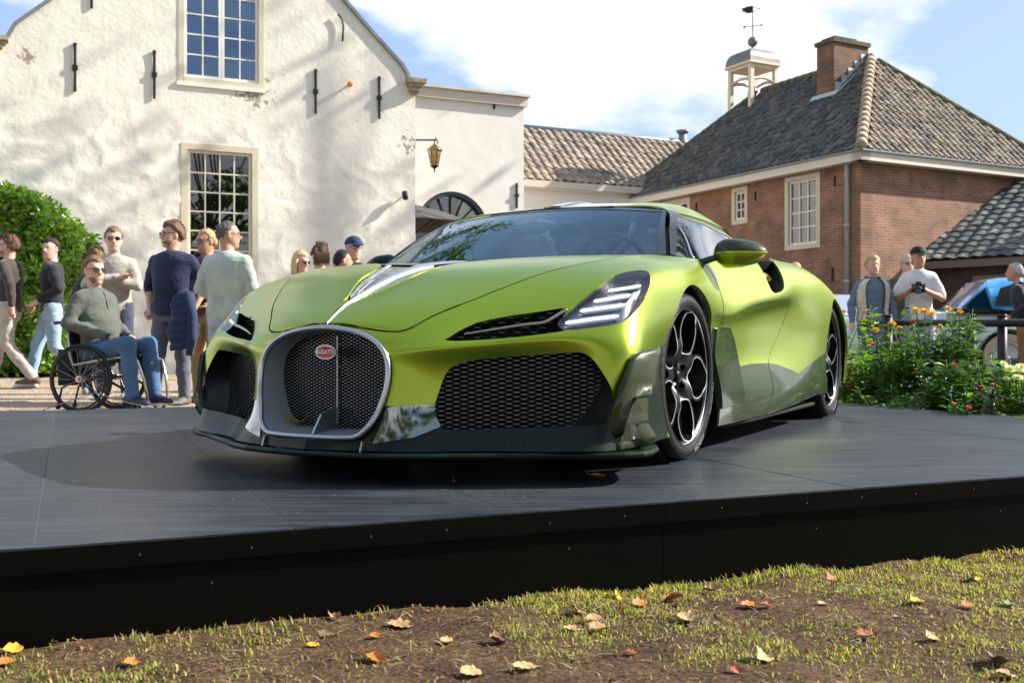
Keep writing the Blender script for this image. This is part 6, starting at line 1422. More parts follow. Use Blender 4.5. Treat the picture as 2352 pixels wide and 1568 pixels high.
# ground litter under the bed
V, F = [], []
for _ in range(7000):
    px_, py = R.uniform(1935, 2400), R.uniform(905, 950); d = R.uniform(6.7, 9.6); p = at(px_, 900, d); 
    if p.dot(UX) < PU1+.08: continue
    p.z = ground_z(p.x, p.y)+R.uniform(0, .26)*R.random(); add_leaf(V, F, p, rvec(.3), (Vector((0, 0, 1))+rvec()*.7).normalized(), R.uniform(.04, .10), R.uniform(.02, .045))
mesh_of('bed_ground_cover', V, F, GLF, None, 'stuff')
rows = [[un(PU1+.014+.2*i, 3.2+.4*j, 0) for i in range(15)] for j in range(17)]
rows = [[Vector((p.x, p.y, ground_z(p.x, p.y)+.02+.03*noise.noise(p*3))) for p in r] for r in rows]
mb = MB(); mb.grid(rows); o = mb.build('flower_bed_soil', SOIL); o['kind'] = 'structure'
# stakes with cord round the bed and beside the wheelchair
def stake(px, ytop, d, label):
    p = at(px, ytop, d); z = ground_z(p.x, p.y); r = empty('stake', (p.x, p.y, z), 0, label, 'stake', None); mb = MB(); mb.tube([(0, 0, -.05), (0, 0, p.z-z)], .016, 8); mb.build('rod', MBLK, r); mb = MB(); mb.tube([(0, 0, p.z-z-.02), (0, 0, p.z-z+.004)], .019, 8); mb.build('cord_cap', MBLK, r); return p
s1 = stake(2279, 905, 6.9, 'short black stake in front of the flower bed'); s1b = at(2560, 930, 6.0); s1c = at(1975, 905, 8.5)
s2 = stake(219, 960 - 22, 8.6, 'short black stake in front of the wheelchair')
p2 = at(219, 945-45, 8.6)
for pts, lab in (([at(1940, 908, 8.9), at(2100, 912, 7.8), s1, at(2400, 935, 6.4)], 'thin black cord strung along the front of the flower bed'), ([at(40, 965, 8.4), at(130, 930, 8.5), at(219, 902, 8.6), at(300, 926, 8.7), at(400, 945, 8.8)], 'thin grey cord strung in front of the wheelchair')):
    mb = MB(); mb.tube(pts, .0035, 4); o = mb.build('cord', mat('cord_grey', (.12, .12, .12), rough=.8)); tag(o, lab, 'cord')
# the stake near the wheelchair again at the right height
# black post-and-rail fence behind the flowers
FN = empty('barrier_fence', at(2200, 870, 9.9), 0, 'black post and rail barrier between the flowers and the vintage cars', 'fence'); FNI = -FN.location
def fpt(px, y, d): return at(px, y, d)-FN.location
RAILM = mat('black_rail_paint', (.012, .012, .013), rough=.5)
for px_, d in ((2040, 10.5), (2231, 9.7), (2302, 9.45), (2440, 8.9)):
    p = fpt(px_, 727, d); z = ground_z((p+FN.location).x, (p+FN.location).y)-FN.location.z; mb = MB(); mb.tube([Vector((p.x, p.y, z)), p], .042, 12); mb.tube([p, p+Vector((0, 0, .02))], [.046, .040], 12); mb.build('post', RAILM, FN)
mb = MB(); a = fpt(1985, 742, 10.85); b = fpt(2450, 742, 8.85); mb.tube([a, b], .035, 8); mb.build('rail', RAILM, FN)
# ------------------------------------------------ people
SKIN = [mat('fair_skin', (.56, .33, .23), rough=.5), mat('tanned_skin', (.47, .26, .17), rough=.5), mat('rosy_skin', (.62, .36, .27), rough=.5)]
def cloth(name, col, var=.25): return mat(name, col, rough=.9, var=var, vscale=4, bump=.25, bscale=70, sheen=.15)
class SB:
    """body volumes blended by a smooth union; fuse() skins them as one continuous surface"""
    def __init__(s): s.p = []
    def tube(s, pts, r, n=0):
        pts = [np.array(p, float) for p in pts]; r = list(r) if hasattr(r, '__len__') else [r]*len(pts)
        for i in range(len(pts)-1): s.p.append(('c', pts[i], pts[i+1], r[i], r[i+1]))
    def ball(s, c, r, n=0, M=None): s.p.append(('e', np.array(c, float), np.array(r if hasattr(r, '__len__') else (r, r, r), float), np.array(M if M is not None else Matrix.Identity(3), float)))
    def prof(s, M, rows):
        """rows (z, cx, cy, hx, hy) ascending z in the frame M"""
        s.p.append(('p', np.array(M.inverted()), np.array(rows, float), np.array(M)))
def fuse(sb, name, mats, parent, h, wrinkle=0., wscale=9., smooth=2, seed=0, k=.028):
    lo, hi = [], []
    for q in sb.p:
        if q[0] == 'c': r = max(q[3], q[4]); lo.append(np.minimum(q[1], q[2])-r); hi.append(np.maximum(q[1], q[2])+r)
        elif q[0] == 'e': lo.append(q[1]-q[2].max()); hi.append(q[1]+q[2].max())
        else:
            rw = q[2]; r = max(rw[:, 3].max(), rw[:, 4].max())+.02; c = [(q[3] @ np.array([w_[1], w_[2], w_[0], 1]))[:3] for w_ in rw]; lo.append(np.min(c, 0)-r); hi.append(np.max(c, 0)+r)
    lo_ = np.min(lo, 0)-3*h; n = np.ceil((np.max(hi, 0)+3*h-lo_)/h).astype(int)+1
    D = np.full(n, .3); ax_ = [lo_[i]+h*np.arange(n[i]) for i in range(3)]
    for q, l, u in zip(sb.p, lo, hi):
        i0 = np.maximum(0, ((l-k-2*h-lo_)/h).astype(int)); i1 = np.minimum(n, ((u+k+2*h-lo_)/h).astype(int)+2); sl_ = tuple(slice(a_, b_) for a_, b_ in zip(i0, i1))
        X = np.stack(np.meshgrid(*[ax_[i][sl_[i]] for i in range(3)], indexing='ij'), -1)
        if q[0] == 'c':
            ab = q[2]-q[1]; t = np.clip(((X-q[1])@ab)/max(ab@ab, 1e-9), 0, 1); d = np.linalg.norm(X-q[1]-t[..., None]*ab, axis=-1)-(q[3]+(q[4]-q[3])*t)
        elif q[0] == 'e':
            Y = (X-q[1])@q[3]; d = (np.linalg.norm(Y/q[2], axis=-1)-1)*q[2].min()
        else:
            Y = X@q[1][:3, :3].T+q[1][:3, 3]; rw = q[2]; z = Y[..., 2]; f_ = lambda i: np.interp(z, rw[:, 0], rw[:, i]); hx, hy = f_(3), f_(4)
            d = (np.sqrt(((Y[..., 0]-f_(1))/hx)**2+((Y[..., 1]-f_(2))/hy)**2)-1)*np.minimum(hx, hy); d = np.maximum(d, np.maximum(rw[0, 0]-z, z-rw[-1, 0]))
        A = D[sl_]; w_ = np.clip(.5+.5*(A-d)/k, 0, 1); D[sl_] = A+(d-A)*w_-k*w_*(1-w_)
    s_ = D < 0; c8 = [(a_, b_, c_) for a_ in (0, 1) for b_ in (0, 1) for c_ in (0, 1)]; m = n-1
    cnt = sum(s_[a_:a_+m[0], b_:b_+m[1], c_:c_+m[2]].astype(int) for a_, b_, c_ in c8); act = (cnt > 0) & (cnt < 8); idx = -np.ones(m, int); idx[act] = np.arange(act.sum()); I = np.argwhere(act)
    acc = np.zeros((len(I), 3)); w = np.zeros(len(I))
    for a_ in c8:
        for ax in range(3):
            if a_[ax]: continue
            b_ = list(a_); b_[ax] = 1; va = D[I[:, 0]+a_[0], I[:, 1]+a_[1], I[:, 2]+a_[2]]; vb = D[I[:, 0]+b_[0], I[:, 1]+b_[1], I[:, 2]+b_[2]]; x = (va < 0) != (vb < 0); t = va/(va-vb+1e-12)
            p = np.array(a_, float)[None]+t[:, None]*(np.array(b_)-np.array(a_)); acc[x] += p[x]; w[x] += 1
    V = lo_+h*(I+acc/w[:, None]); Fs = []
    for ax in range(3):
        o = [i for i in range(3) if i != ax]; A = np.take(s_, range(n[ax]-1), ax); B = np.take(s_, range(1, n[ax]), ax); E = np.argwhere(A != B); sg = A[tuple(E.T)]
        E, sg = E[(E[:, o[0]] > 0) & (E[:, o[1]] > 0)], sg[(E[:, o[0]] > 0) & (E[:, o[1]] > 0)]
        def g(da, db): J = E.copy(); J[:, o[0]] -= da; J[:, o[1]] -= db; return idx[tuple(J.T)]
        q = np.c_[g(0, 0), g(1, 0), g(1, 1), g(0, 1)]; fl_ = sg if ax != 1 else ~sg; q[fl_] = q[fl_][:, ::-1]; Fs.append(q)
    Fq = np.concatenate(Fs)
    for _ in range(smooth):
        S = np.zeros_like(V); C_ = np.zeros(len(V))
        for a_, b_ in ((0, 1), (1, 2), (2, 3), (3, 0)):
            np.add.at(S, Fq[:, a_], V[Fq[:, b_]]); np.add.at(S, Fq[:, b_], V[Fq[:, a_]]); np.add.at(C_, Fq[:, a_], 1); np.add.at(C_, Fq[:, b_], 1)
        V = .5*V+.5*S/np.maximum(C_, 1)[:, None]
    me = bpy.data.meshes.new(name); me.from_pydata(V.tolist(), [], Fq.tolist()); me.update()
    if wrinkle:
        NV = np.zeros(len(V)*3); me.vertices.foreach_get('normal', NV); NV = NV.reshape(-1, 3); dd = np.zeros(len(V))
        for i, p in enumerate(V):
            q = Vector((p[0]*wscale, p[1]*wscale, p[2]*wscale*1.5+seed*7)); r_ = 1-abs(noise.noise(q*1.7+Vector((3, 1, seed))))*2.4; dd[i] = wrinkle*(noise.noise(q)+.9*max(0, r_)**2)
        me.vertices.foreach_set('co', (V+NV*dd[:, None]).astype(np.float32).ravel())
    for p in me.polygons: p.use_smooth = True
    for m_ in (mats if isinstance(mats, (list, tuple)) else [mats]): me.materials.append(m_)
    me.update(); return link(name, me, parent)
def rings(mb, rs, n=20, cap=True): mb.prof(Matrix.Identity(4), [(c[2], c[0], c[1], hx, hy) for c, hx, hy in rs])
ARMS = {'down': ((-.03, .265, 1.15), (.04, .275, .89)), 'bent': ((-.06, .28, 1.16), (.16, .20, 1.02)), 'crossed': ((.09, .25, 1.17), (.18, -.10, 1.25)),
        'pocket': ((-.09, .30, 1.16), (.02, .235, .93)), 'camera': ((.03, .27, 1.14), (.27, .10, 1.22)), 'clasp': ((-.02, .28, 1.15), (.19, .04, .98)), 'back': ((-.12, .26, 1.17), (-.16, .08, .98)),
        'swing_f': ((.04, .27, 1.17), (.20, .25, .97)), 'swing_b': ((-.12, .27, 1.18), (-.14, .27, .93))}
LEGS = {'stand': ((.02, .11, .49), (-.01, .12, .08)), 'wide': ((.03, .14, .49), (.0, .19, .08)), 'step_f': ((.16, .10, .51), (.24, .10, .08)), 'step_b': ((-.02, .10, .50), (-.30, .10, .13)), 'sit': ((.44, .13, .60), (.50, .14, .16))}
def person(label, loc, face, H=1.78, skin=0, hair=('short', (.08, .05, .03)), top=('navy', (.02, .03, .08)), legs=('jeans', (.10, .16, .28)), shoe=(.7, .7, .68), arms=('down', 'down'), lg=('stand', 'stand'), head=(0, 0), glasses=None, lean=.0, drop=0., belly=0., beard=None, sleeve=1.0, extra=None, group=None, cat='person', vox=.0125, wide=1.0, lower=True, smile=False):
    root = empty('person', loc, face, label, cat, group); s = H/1.78*.975; root.scale = (s, s, s); SK = SKIN[skin]
    ln = lambda p: Vector((p[0]+lean*max(0, p[2]-.95), p[1], p[2]-drop))
    def torso(mb, g, z0=.88, z1_=1.47):
        prof = [(.86, .105, .165), (.94, .118, .178), (1.03, .108, .158), (1.12, .108+belly, .155), (1.22, .115+belly*.6, .168), (1.32, .120, .185), (1.40, .112, .190), (1.45, .090, .155), (1.49, .066, .085)]
        prof = [q for q in prof if z0 <= q[0] <= z1_+.03]
        rings(mb, [(ln((belly*.5 if z < 1.3 else 0, 0, z)), hx+g, (hy+g)*wide) for z, hx, hy in prof], 24)
    aj = []
    for k, sgn in ((0, 1), (1, -1)):
        a = arms[k]; e, w_ = ARMS[a] if isinstance(a, str) else a
        sh = ln((0, .170*wide, 1.405)); e = ln(e) if isinstance(a, str) else Vector(e); w_ = ln(w_) if isinstance(a, str) else Vector(w_)
        f = lambda v: Vector((v.x, v.y*sgn, v.z)); aj.append((f(sh), f(e), f(w_)))
    lj = []
    for k, sgn in ((0, 1), (1, -1)):
        a = lg[k]; kn, an = LEGS[a] if isinstance(a, str) else a
        hp_ = Vector((0, .095*sgn, .92-drop)); lj.append((hp_, Vector((kn[0], kn[1]*sgn, kn[2])), Vector((an[0], an[1]*sgn, an[2]))))
    hy, hp2 = head
    HC = ln((.015, 0, 1.645)); HM = Matrix.Translation(HC) @ Euler((0, radians(hp2), radians(hy)), 'XYZ').to_matrix().to_4x4()
    # body: one continuous surface
    mb = SB(); torso(mb, -.012)
    mb.tube([ln((-.01, 0, 1.42)), ln((.0, 0, 1.50)), HM @ Vector((-.02, 0, -.06))], [.075, .058, .056], 14)
    hd = [(-.118, .045, .030, .034), (-.105, .040, .048, .046), (-.07, .020, .078, .064), (-.03, .008, .090, .072), (.01, .0, .096, .076), (.05, -.004, .097, .077), (.085, -.008, .082, .066), (.108, -.012, .050, .042), (.117, -.014, .018, .016)]
    mb.prof(HM, [(z, cx_, 0, hx, hyy) for z, cx_, hx, hyy in hd])
    for a, b, r in (((.085, 0, .022), (.112, 0, -.022), (.010, .016)), ((.085, .018, -.052), (.085, -.018, -.052), (.012, .012)), ((.083, .035, .033), (.083, -.035, .033), (.011, .011)), ((.075, .0, -.098), (.07, .01, -.100), (.022, .022))):
        mb.tube([HM @ Vector(a), HM @ Vector(b)], list(r), 8)
    for sg in (1, -1): mb.ball(HM @ Vector((-.008, .079*sg, -.005)), (.016, .010, .030), 8, M=HM.to_3x3())
    for sh, e, w_ in aj: mb.tube([sh, sh.lerp(e, .5), e, e.lerp(w_, .35), w_], [.052, .047, .039, .038, .026], 10)
    for h_, k_, a_ in lj: mb.tube([h_, h_.lerp(k_, .5), k_, k_.lerp(a_, .35), a_], [.085, .075, .055, .052, .036], 10)
    body = fuse(mb, 'body', SK, root, vox*.62, smooth=1, k=.016)
    # hands with separate fingers
    hb = bmesh.new(); hb.from_mesh(body.data); mbh = MB()
    for sgn, (sh, e, w_) in zip((1, -1), aj):
        d = (w_-e).normalized(); side = d.cross(Vector((0, 0, 1))) if abs(d.z) < .9 else Vector((1, 0, 0)); side.normalize(); side *= (sgn if abs(d.z) >= .9 else 1); nn = d.cross(side).normalized()
        mbh.tube([w_-d*.02, w_+d*.03, w_+d*.085], [.024, .030, .028], 8)
        for k in range(4):
            o_ = side*(.026-.017*k); L_ = (.062, .070, .066, .052)[k]; b0 = w_+d*.075+o_; c1 = b0+d*L_*.55-nn*.006; c2 = c1+d*L_*.35-nn*.020
            mbh.tube([b0, c1, c2], [.0095, .009, .007], 6)
        t0 = w_+d*.02+side*.028; mbh.tube([t0, t0+d*.035+side*.018, t0+d*.062+side*.014-nn*.01], [.012, .0105, .008], 6)
    hm = mbh.mesh('h', SK); hb.from_mesh(hm); hb.to_mesh(body.data); hb.free(); bpy.data.meshes.remove(hm)
    for p in body.data.polygons: p.use_smooth = True
    # top
    tn, tcx = top[0], top[1]; TM_ = cloth(tn, tcx); mb = SB(); torso(mb, .016, .86, 1.46)
    for sh, e, w_ in aj:
        if sleeve >= .9: pts = [sh, sh.lerp(e, .5), e, e.lerp(w_, .4), e.lerp(w_, .88)]; rr_ = [.060, .060, .054, .050, .040]
        elif sleeve > .55: pts = [sh, sh.lerp(e, .5), e, e.lerp(w_, .25)]; rr_ = [.060, .060, .054, .050]
        else: pts = [sh, sh.lerp(e, .5), sh.lerp(e, .85)]; rr_ = [.060, .066, .064]
        mb.tube(pts, rr_, 12)
    mb.tube([ln((0, 0, 1.40)), ln((.0, 0, 1.475))], [.10, .066], 14)
    mb.tube([ln((0, -.12, 1.42)), ln((0, .12, 1.42))], [.052, .052])
    fuse(mb, 'top', TM_, root, vox, wrinkle=.0042, wscale=10., smooth=4, seed=len(label) % 7)
    if lower:
        mb = SB(); rings(mb, [(Vector((0, 0, .80-drop)), .115, .165), (Vector((0, 0, .92-drop)), .128, .182), (Vector((0, 0, .99-drop)), .118, .168)], 20)
        for h_, k_, a_ in lj: mb.tube([h_+Vector((0, 0, .02)), h_.lerp(k_, .5), k_, k_.lerp(a_, .4), a_+Vector((0, 0, .01))], [.105, .090, .070, .066, .060], 12)
        fuse(mb, 'trousers', cloth(legs[0], legs[1]), root, vox, wrinkle=.005, smooth=3, seed=3+len(label) % 5)
        for sgn, (h_, k_, a_) in zip((1, -1), lj):
            mb = MB(); fz = a_.z-.08
            P = []
            for x, hw, zt in ((-.085, .022, .05), (-.07, .036, .085), (-.02, .040, .10), (.06, .042, .075), (.12, .046, .055), (.165, .038, .045), (.19, .018, .03)):
                P.append([(a_.x+x, a_.y-hw, fz+.012), (a_.x+x, a_.y-hw, fz+zt*.6), (a_.x+x, a_.y-hw*.4, fz+zt), (a_.x+x, a_.y+hw*.4, fz+zt), (a_.x+x, a_.y+hw, fz+zt*.6), (a_.x+x, a_.y+hw, fz+.012), (a_.x+x, a_.y, fz+.0)])
            mb.grid([r+[r[0]] for r in P]); mb.add(P[0], [tuple(range(7))]); mb.add(P[-1], [tuple(range(7))]); mb.build('shoe', mat('shoe_%d' % int(shoe[0]*100), shoe, rough=.6), root)
    # face details
    def hl_(v): return HM @ Vector(v)
    for sg in (1, -1):
        mb = MB(); mb.ball(hl_((.078, .030*sg, .010)), .0115, 8); ey = mb.build('eye', mat('eye_white', (.7, .68, .65), rough=.3), root)
        mb = MB(); mb.ball(hl_((.0865, .030*sg, .010)), .0052, 6); mb.build('iris', mat('iris_dark', (.03, .02, .015), rough=.2), ey)
        if hair[0] != 'bald':
            mb = MB(); mb.tube([hl_((.088, .014*sg, .032)), hl_((.090, .030*sg, .036)), hl_((.080, .046*sg, .030))], [.004, .0045, .003], 5); mb.build('eyebrow', mat('hair_%s' % '_'.join(str(int(c*100)) for c in hair[1]), hair[1], rough=.7), root)
    mb = MB(); mb.tube([hl_((.088, .022, -.052)), hl_((.096, .008, -.050)), hl_((.096, -.008, -.050)), hl_((.088, -.022, -.052))], [.003, .006, .006, .003], 6); mb.build('lips', mat('lip_tone', (.42, .17, .14), rough=.5), root)
    if beard:
        bmv = MB(); P = []
        for z, sc_ in ((-.125, .5), (-.11, 1.0), (-.09, 1.05), (-.072, 1.05), (-.058, 1.02)):
            cx_ = float(np.interp(z, [-.118, -.105, -.07, -.03], [.045, .040, .020, .008])); hx = float(np.interp(z, [-.125, -.105, -.07, -.03], [.030, .048, .078, .090])); hyy = float(np.interp(z, [-.125, -.105, -.07, -.03], [.030, .046, .064, .072]))
            P.append([hl_((cx_+hx*sc_*cos(a)*(1 if z < -.06 else (.985 if abs(a) > .5 else .90)), hyy*sc_*sin(a), z)) for a in np.linspace(-1.5, 1.5, 17)])
        bmv.grid(P); bmv.build('beard', mat('beard_%d' % int(beard[0]*100), tuple(.6*b_+.4*c_ for b_, c_ in zip(beard, (.5, .28, .2))), rough=.9, bump=.8, bscale=120), root)
    if glasses:
        gm = mat('sunglass_lens', (.008, .008, .01), rough=.08, coat=1) if glasses == 'sun' else glass('clear_spectacle_glass', (.9, .9, .9), 1.0, 1.45); fm = mat('spectacle_frame', (.03, .02, .015), rough=.3)
        for sg in (1, -1):
            mb = MB(); c = hl_((.104, .033*sg, .008)); xx = (HM.to_3x3() @ Vector((1, .12*sg, 0))).normalized(); yy = (HM.to_3x3() @ Vector((0, 0, 1))).cross(xx).normalized(); zzv = xx.cross(yy)
            mb.prism([c+yy*.026*cos(a)+zzv*.019*sin(a) for a in np.linspace(0, 2*pi, 15)[:-1]], xx*.003); mb.build('lens', gm, root)
            mb = MB(); mb.tube([c+yy*.027*cos(a)+zzv*.020*sin(a) for a in np.linspace(0, 2*pi, 15)[:-1]], .0022, 5, closed=True); mb.tube([hl_((.098, .060*sg, .016)), hl_((.03, .082*sg, .016)), hl_((-.02, .083*sg, .008))], .0026, 5)
            mb.build('spectacle_frame', fm, root)
        mb = MB(); mb.tube([hl_((.110, .008, .012)), hl_((.110, -.008, .012))], .002, 5); mb.build('spectacle_bridge', fm, root)
    # hair
    st, hc = hair
    hmt = mat('hair_%s' % '_'.join(str(int(c*100)) for c in hc), hc, rough=.7, var=.4, vscale=30, bump=1, bscale=70)
    if st not in ('bald',):
        V = []; B0 = []; tap = {}; nn_, mm = 48, 34; amp = {'curly': .016, 'messy': .013}.get(st, .006); thick = {'short': .012, 'curly': .024, 'messy': .022, 'long': .020, 'bun': .014, 'cap': .008, 'crop': .006, 'fringe': .022, 'neat': .017}.get(st, .012)
        keep = []
        for j in range(mm+1):
            th = pi*j/mm
            for i in range(nn_):
                a = 2*pi*i/nn_; d = Vector((sin(th)*cos(a), sin(th)*sin(a), cos(th))); base = Vector((-.006+d.x*.100, d.y*.080, .0+d.z*.120))
                t_ = thick*(1+.5*max(0, d.z))+amp*noise.noise(d*7+Vector((len(label), 0, 0)))+amp*.5*noise.noise(d*17); V.append(base+d*t_); B0.append(base-d*.003)
        Fs = []
        low = {'crop': -.03, 'short': -.055, 'neat': -.05, 'long': -.30, 'bun': -.07, 'curly': -.06, 'messy': -.05, 'cap': -.06, 'fringe': -.08}.get(st, -.05)
        for j in range(mm):
            for i in range(nn_):
                q = [j*nn_+i, (j+1)*nn_+i, (j+1)*nn_+(i+1) % nn_, j*nn_+(i+1) % nn_]; c = sum((V[k] for k in q), Vector())/4
                fx = {'fringe': .010, 'crop': .088, 'cap': .05}.get(st, .080)
                line = fx-.012*(abs(c.y) < .03) if c.x > .05 else (.012+max(0, c.x)*1.2 if c.x > -.018 else low+max(0, c.x+.075)*1.15)
                for kq in q:
                    if c.z <= line+.022 and not hasattr(kq, 'x'):
                        bq = Vector((-.006, 0, 0)); t0 = tap.get(kq, 1.); tap[kq] = min(t0, max(.12, (c.z-line)/.022+.12))
                if c.z > line+.008*noise.noise(c*70): Fs.append(tuple(q))
        for kq, t0 in tap.items(): V[kq] = B0[kq].lerp(V[kq], t0)
        hr = random.Random(len(label)); LV_, LF_ = [], []
        for _ in range(220 if st != 'cap' else 60):
            q = Fs[hr.randrange(len(Fs))]; p = V[q[0]]; d = Vector((-.6, hr.uniform(-.5, .5), -1 if p.z < .06 else hr.uniform(-.5, .3))); n_ = (p-Vector((0, 0, .0))).normalized(); d = (d-n_*d.dot(n_)).normalized(); l = hr.uniform(.018, .042)*(.5 if st == 'crop' else 1); sd = d.cross(n_)*.0035; i = len(LV_)
            LV_ += [p-sd-n_*.002, p+sd-n_*.002, p+d*l*.5+n_*.006+sd, p+d*l+n_*hr.uniform(-.002, .008)]; LF_ += [(i, i+1, i+2), (i, i+2, i+3)]
        mb = MB(); mb.add([HM @ v for v in LV_], LF_); mb.add([HM @ v for v in V], Fs, sm=True); mb.add([HM @ v for v in B0], [f_[::-1] for f_ in Fs], sm=True); mb.build('hair', hmt, root)
        if st == 'long':
            for sg, k in [(sg, k) for sg in (1, -1) for k in range(9)]:
                mb = MB(); y = (.03+.007*k)*sg; x = -.10+.014*k
                mb.tube([hl_((x, y, .04)), hl_((x-.005, y*1.1, -.06)), hl_((x+.01, y*1.15+.004*k, -.18-.01*(k % 3)))], [.022, .020, .010], 6); mb.build('hair_lock', hmt, root)
        if st == 'bun':
            mb = MB(); mb.ball(hl_((-.085, 0, .10)), (.045, .042, .042), 12); mb.build('hair_bun', hmt, root)
        if st == 'fringe':
            for k in range(11):
                y = -.075+.015*k; mb = MB(); mb.tube([hl_((.02, y*.8, .13)), hl_((.085, y, .095)), hl_((.115, y*1.05, .03)), hl_((.118, y*1.08, -.03-.01*(k % 3)))], [.014, .015, .012, .004], 6); mb.build('hair_lock', hmt, root)
            for k in range(7):
                mb = MB(); y = .03*(k-3)/3; mb.tube([hl_((-.05, y, .115)), hl_((-.12, y*1.6+.02, .11)), hl_((-.15, y*2+.05, -.02)), hl_((-.12, y*2.2+.06, -.12))], [.014, .016, .013, .005], 6); mb.build('hair_lock', hmt, root)
    if st == 'cap':
        cm_ = mat('cap_%d' % int(extra['cap'][0]*1000), extra['cap'], rough=.8); V = []; Fs = []
        for j in range(9):
            th = pi/2*j/8*.98
            for i in range(28):
                a = 2*pi*i/28; V.append(HM @ Vector((-.006+.124*sin(th)*cos(a), .101*sin(th)*sin(a), .048+.100*cos(th))))
        for j in range(8):
            for i in range(28): Fs.append((j*28+i, (j+1)*28+i, (j+1)*28+(i+1) % 28, j*28+(i+1) % 28))
        mb = MB(); mb.add(V, Fs, sm=True); cp = mb.build('cap', cm_, root)
        P = [[hl_((.095+(.02 if r == 0 else .085)*cos(a)*(1 if r else .3), .085*sin(a)*(1 if not r else .9), .050-(.022*r*cos(a)))) for a in np.linspace(-1.35, 1.35, 13)] for r in (0, 1)]
        mb = MB(); mb.grid(P); mb.grid([[p-Vector((0, 0, .006)) for p in r] for r in P]); mb.build('cap_peak', cm_, cp)
        if extra.get('swoosh'):
            mb = MB(); mb.add([hl_((.121, -.02, .085)), hl_((.124, -.008, .078)), hl_((.122, .03, .094)), hl_((.1245, -.004, .084))], [(0, 1, 2, 3)]); mb.build('cap_mark', mat('white_mark', (.8, .8, .8)), cp)
    return root, HM, aj, lj, ln
def gz(p): return ground_z(p[0], p[1])
def spot(px, d):
    x = (px-CX)/F_PX*d; return (x, d, ground_z(x, d))
DEG = radians
person('man in a dark brown overshirt and beige trousers walking out at the left edge', spot(22, 12.0), DEG(183), 1.82, 0, ('curly', (.10, .05, .025)), ('brown_overshirt', (.055, .042, .035)), ('beige_trousers', (.50, .44, .38)), (.10, .06, .05), ('swing_b', 'swing_f'), ('step_b', 'step_f'), (0, 0), 'sun', beard=(.10, .05, .03))
person('young man in a black sweater and pale blue jeans walking past the hedge', spot(120, 12.1), DEG(205), 1.79, 2, ('neat', (.03, .02, .015)), ('black_sweater', (.014, .015, .02)), ('pale_blue_jeans', (.30, .42, .54)), (.72, .70, .66), ('bent', 'swing_f'), ('step_b', 'step_f'), (50, 0), None, smile=True)
person('man with sunglasses and a beige jacket standing with arms crossed', spot(262, 10.8), DEG(-80), 1.83, 2, ('neat', (.20, .12, .06)), ('beige_jacket', (.42, .38, .32)), ('dark_jeans', (.05, .06, .10)), (.3, .3, .3), ('crossed', 'crossed'), ('stand', 'stand'), (12, 0), 'sun')
person('person with a brown hair bun, mostly hidden behind the wheelchair user', spot(222, 11.3), DEG(100), 1.62, 0, ('bun', (.16, .08, .03)), ('dark_green_top', (.05, .06, .04)), ('dark_jeans', (0, 0, 0)), (.2, .2, .2), ('down', 'down'))
nv, HM5, aj5, _, _ = person('bearded man in a navy sweater with one hand in his pocket', spot(397, 10.2), DEG(-100), 1.84, 0, ('messy', (.16, .08, .04)), ('navy_sweater', (.012, .018, .06)), ('grey_blue_trousers', (.11, .125, .16)), (.12, .11, .10), ('pocket', 'pocket'), ('stand', 'wide'), (-38, 0), 'clear', beard=(.07, .04, .03), sleeve=.7, belly=.03, wide=1.08)
bl, HM6, _, _, _ = person('older blond man in sunglasses behind the man in the pale sweater', spot(476, 10.5), DEG(-115), 1.80, 1, ('short', (.50, .36, .18)), ('plaid_shirt', (.16, .06, .08)), ('tan_trousers', (.42, .27, .12)), (.25, .15, .08), ('bent', 'bent'), ('stand', 'stand'), (-15, 5), 'sun')
person('man in a pale sage sweater seen from behind looking right', spot(522, 9.1), DEG(72), 1.74, 1, ('crop', (.10, .085, .075)), ('pale_sage_sweater', (.42, .48, .41)), ('light_grey_trousers', (.36, .40, .48)), (.5, .5, .5), ('clasp', 'clasp'), ('stand', 'stand'), (-48, 0), 'clear', wide=1.12)
person('blonde woman in sunglasses and a white top at the house wall', spot(690, 12.0), DEG(-60), 1.66, 2, ('long', (.58, .44, .22)), ('white_top', (.62, .60, .66)), ('dark_jeans', (0, 0, 0)), (.3, .3, .3), ('down', 'down'), head=(30, 10), glasses='sun')
person('dark brown haired person in a grey hoodie bowing the head by the wall', spot(735, 10.0), DEG(-75), 1.60, 2, ('fringe', (.09, .045, .025)), ('grey_hoodie', (.40, .42, .46)), ('dark_jeans', (0, 0, 0)), (.3, .3, .3), ('bent', 'bent'), head=(5, 38))
person('black haired person half hidden between the bowed head and the flat cap', spot(785, 11.2), DEG(20), 1.64, 1, ('short', (.015, .013, .013)), ('black_shirt', (.02, .02, .025)), ('dark_jeans', (0, 0, 0)), (.3, .3, .3), ('down', 'down'))
person('smiling man in a navy flat peaked cap and dark navy polo', spot(812, 11.4), DEG(-72), 1.80, 2, ('cap', (.25, .22, .2)), ('dark_navy_polo', (.012, .018, .04)), ('dark_jeans', (0, 0, 0)), (.3, .3, .3), ('down', 'down'), head=(12, 0), glasses='clear', beard=(.42, .36, .32), extra={'cap': (.014, .035, .075)}, wide=1.05)
person('bald man far behind the rear wing of the green car', spot(1826, 15.5), DEG(40), 1.80, 1, ('bald', (.3, .2, .15)), ('cream_shirt', (.5, .48, .42)), ('dark_jeans', (0, 0, 0)), (.3, .3, .3))
b13, _, _, _, ln13 = person('blond youth in a cream quilted vest over a slate blue sweater', spot(2004, 12.9), DEG(-92), 1.72, 2, ('messy', (.52, .36, .16)), ('slate_blue_sweater', (.13, .19, .26)), ('worn_blue_jeans', (.10, .16, .27)), (.5, .45, .4), ('down', 'down'), ('stand', 'stand'), (4, 0))
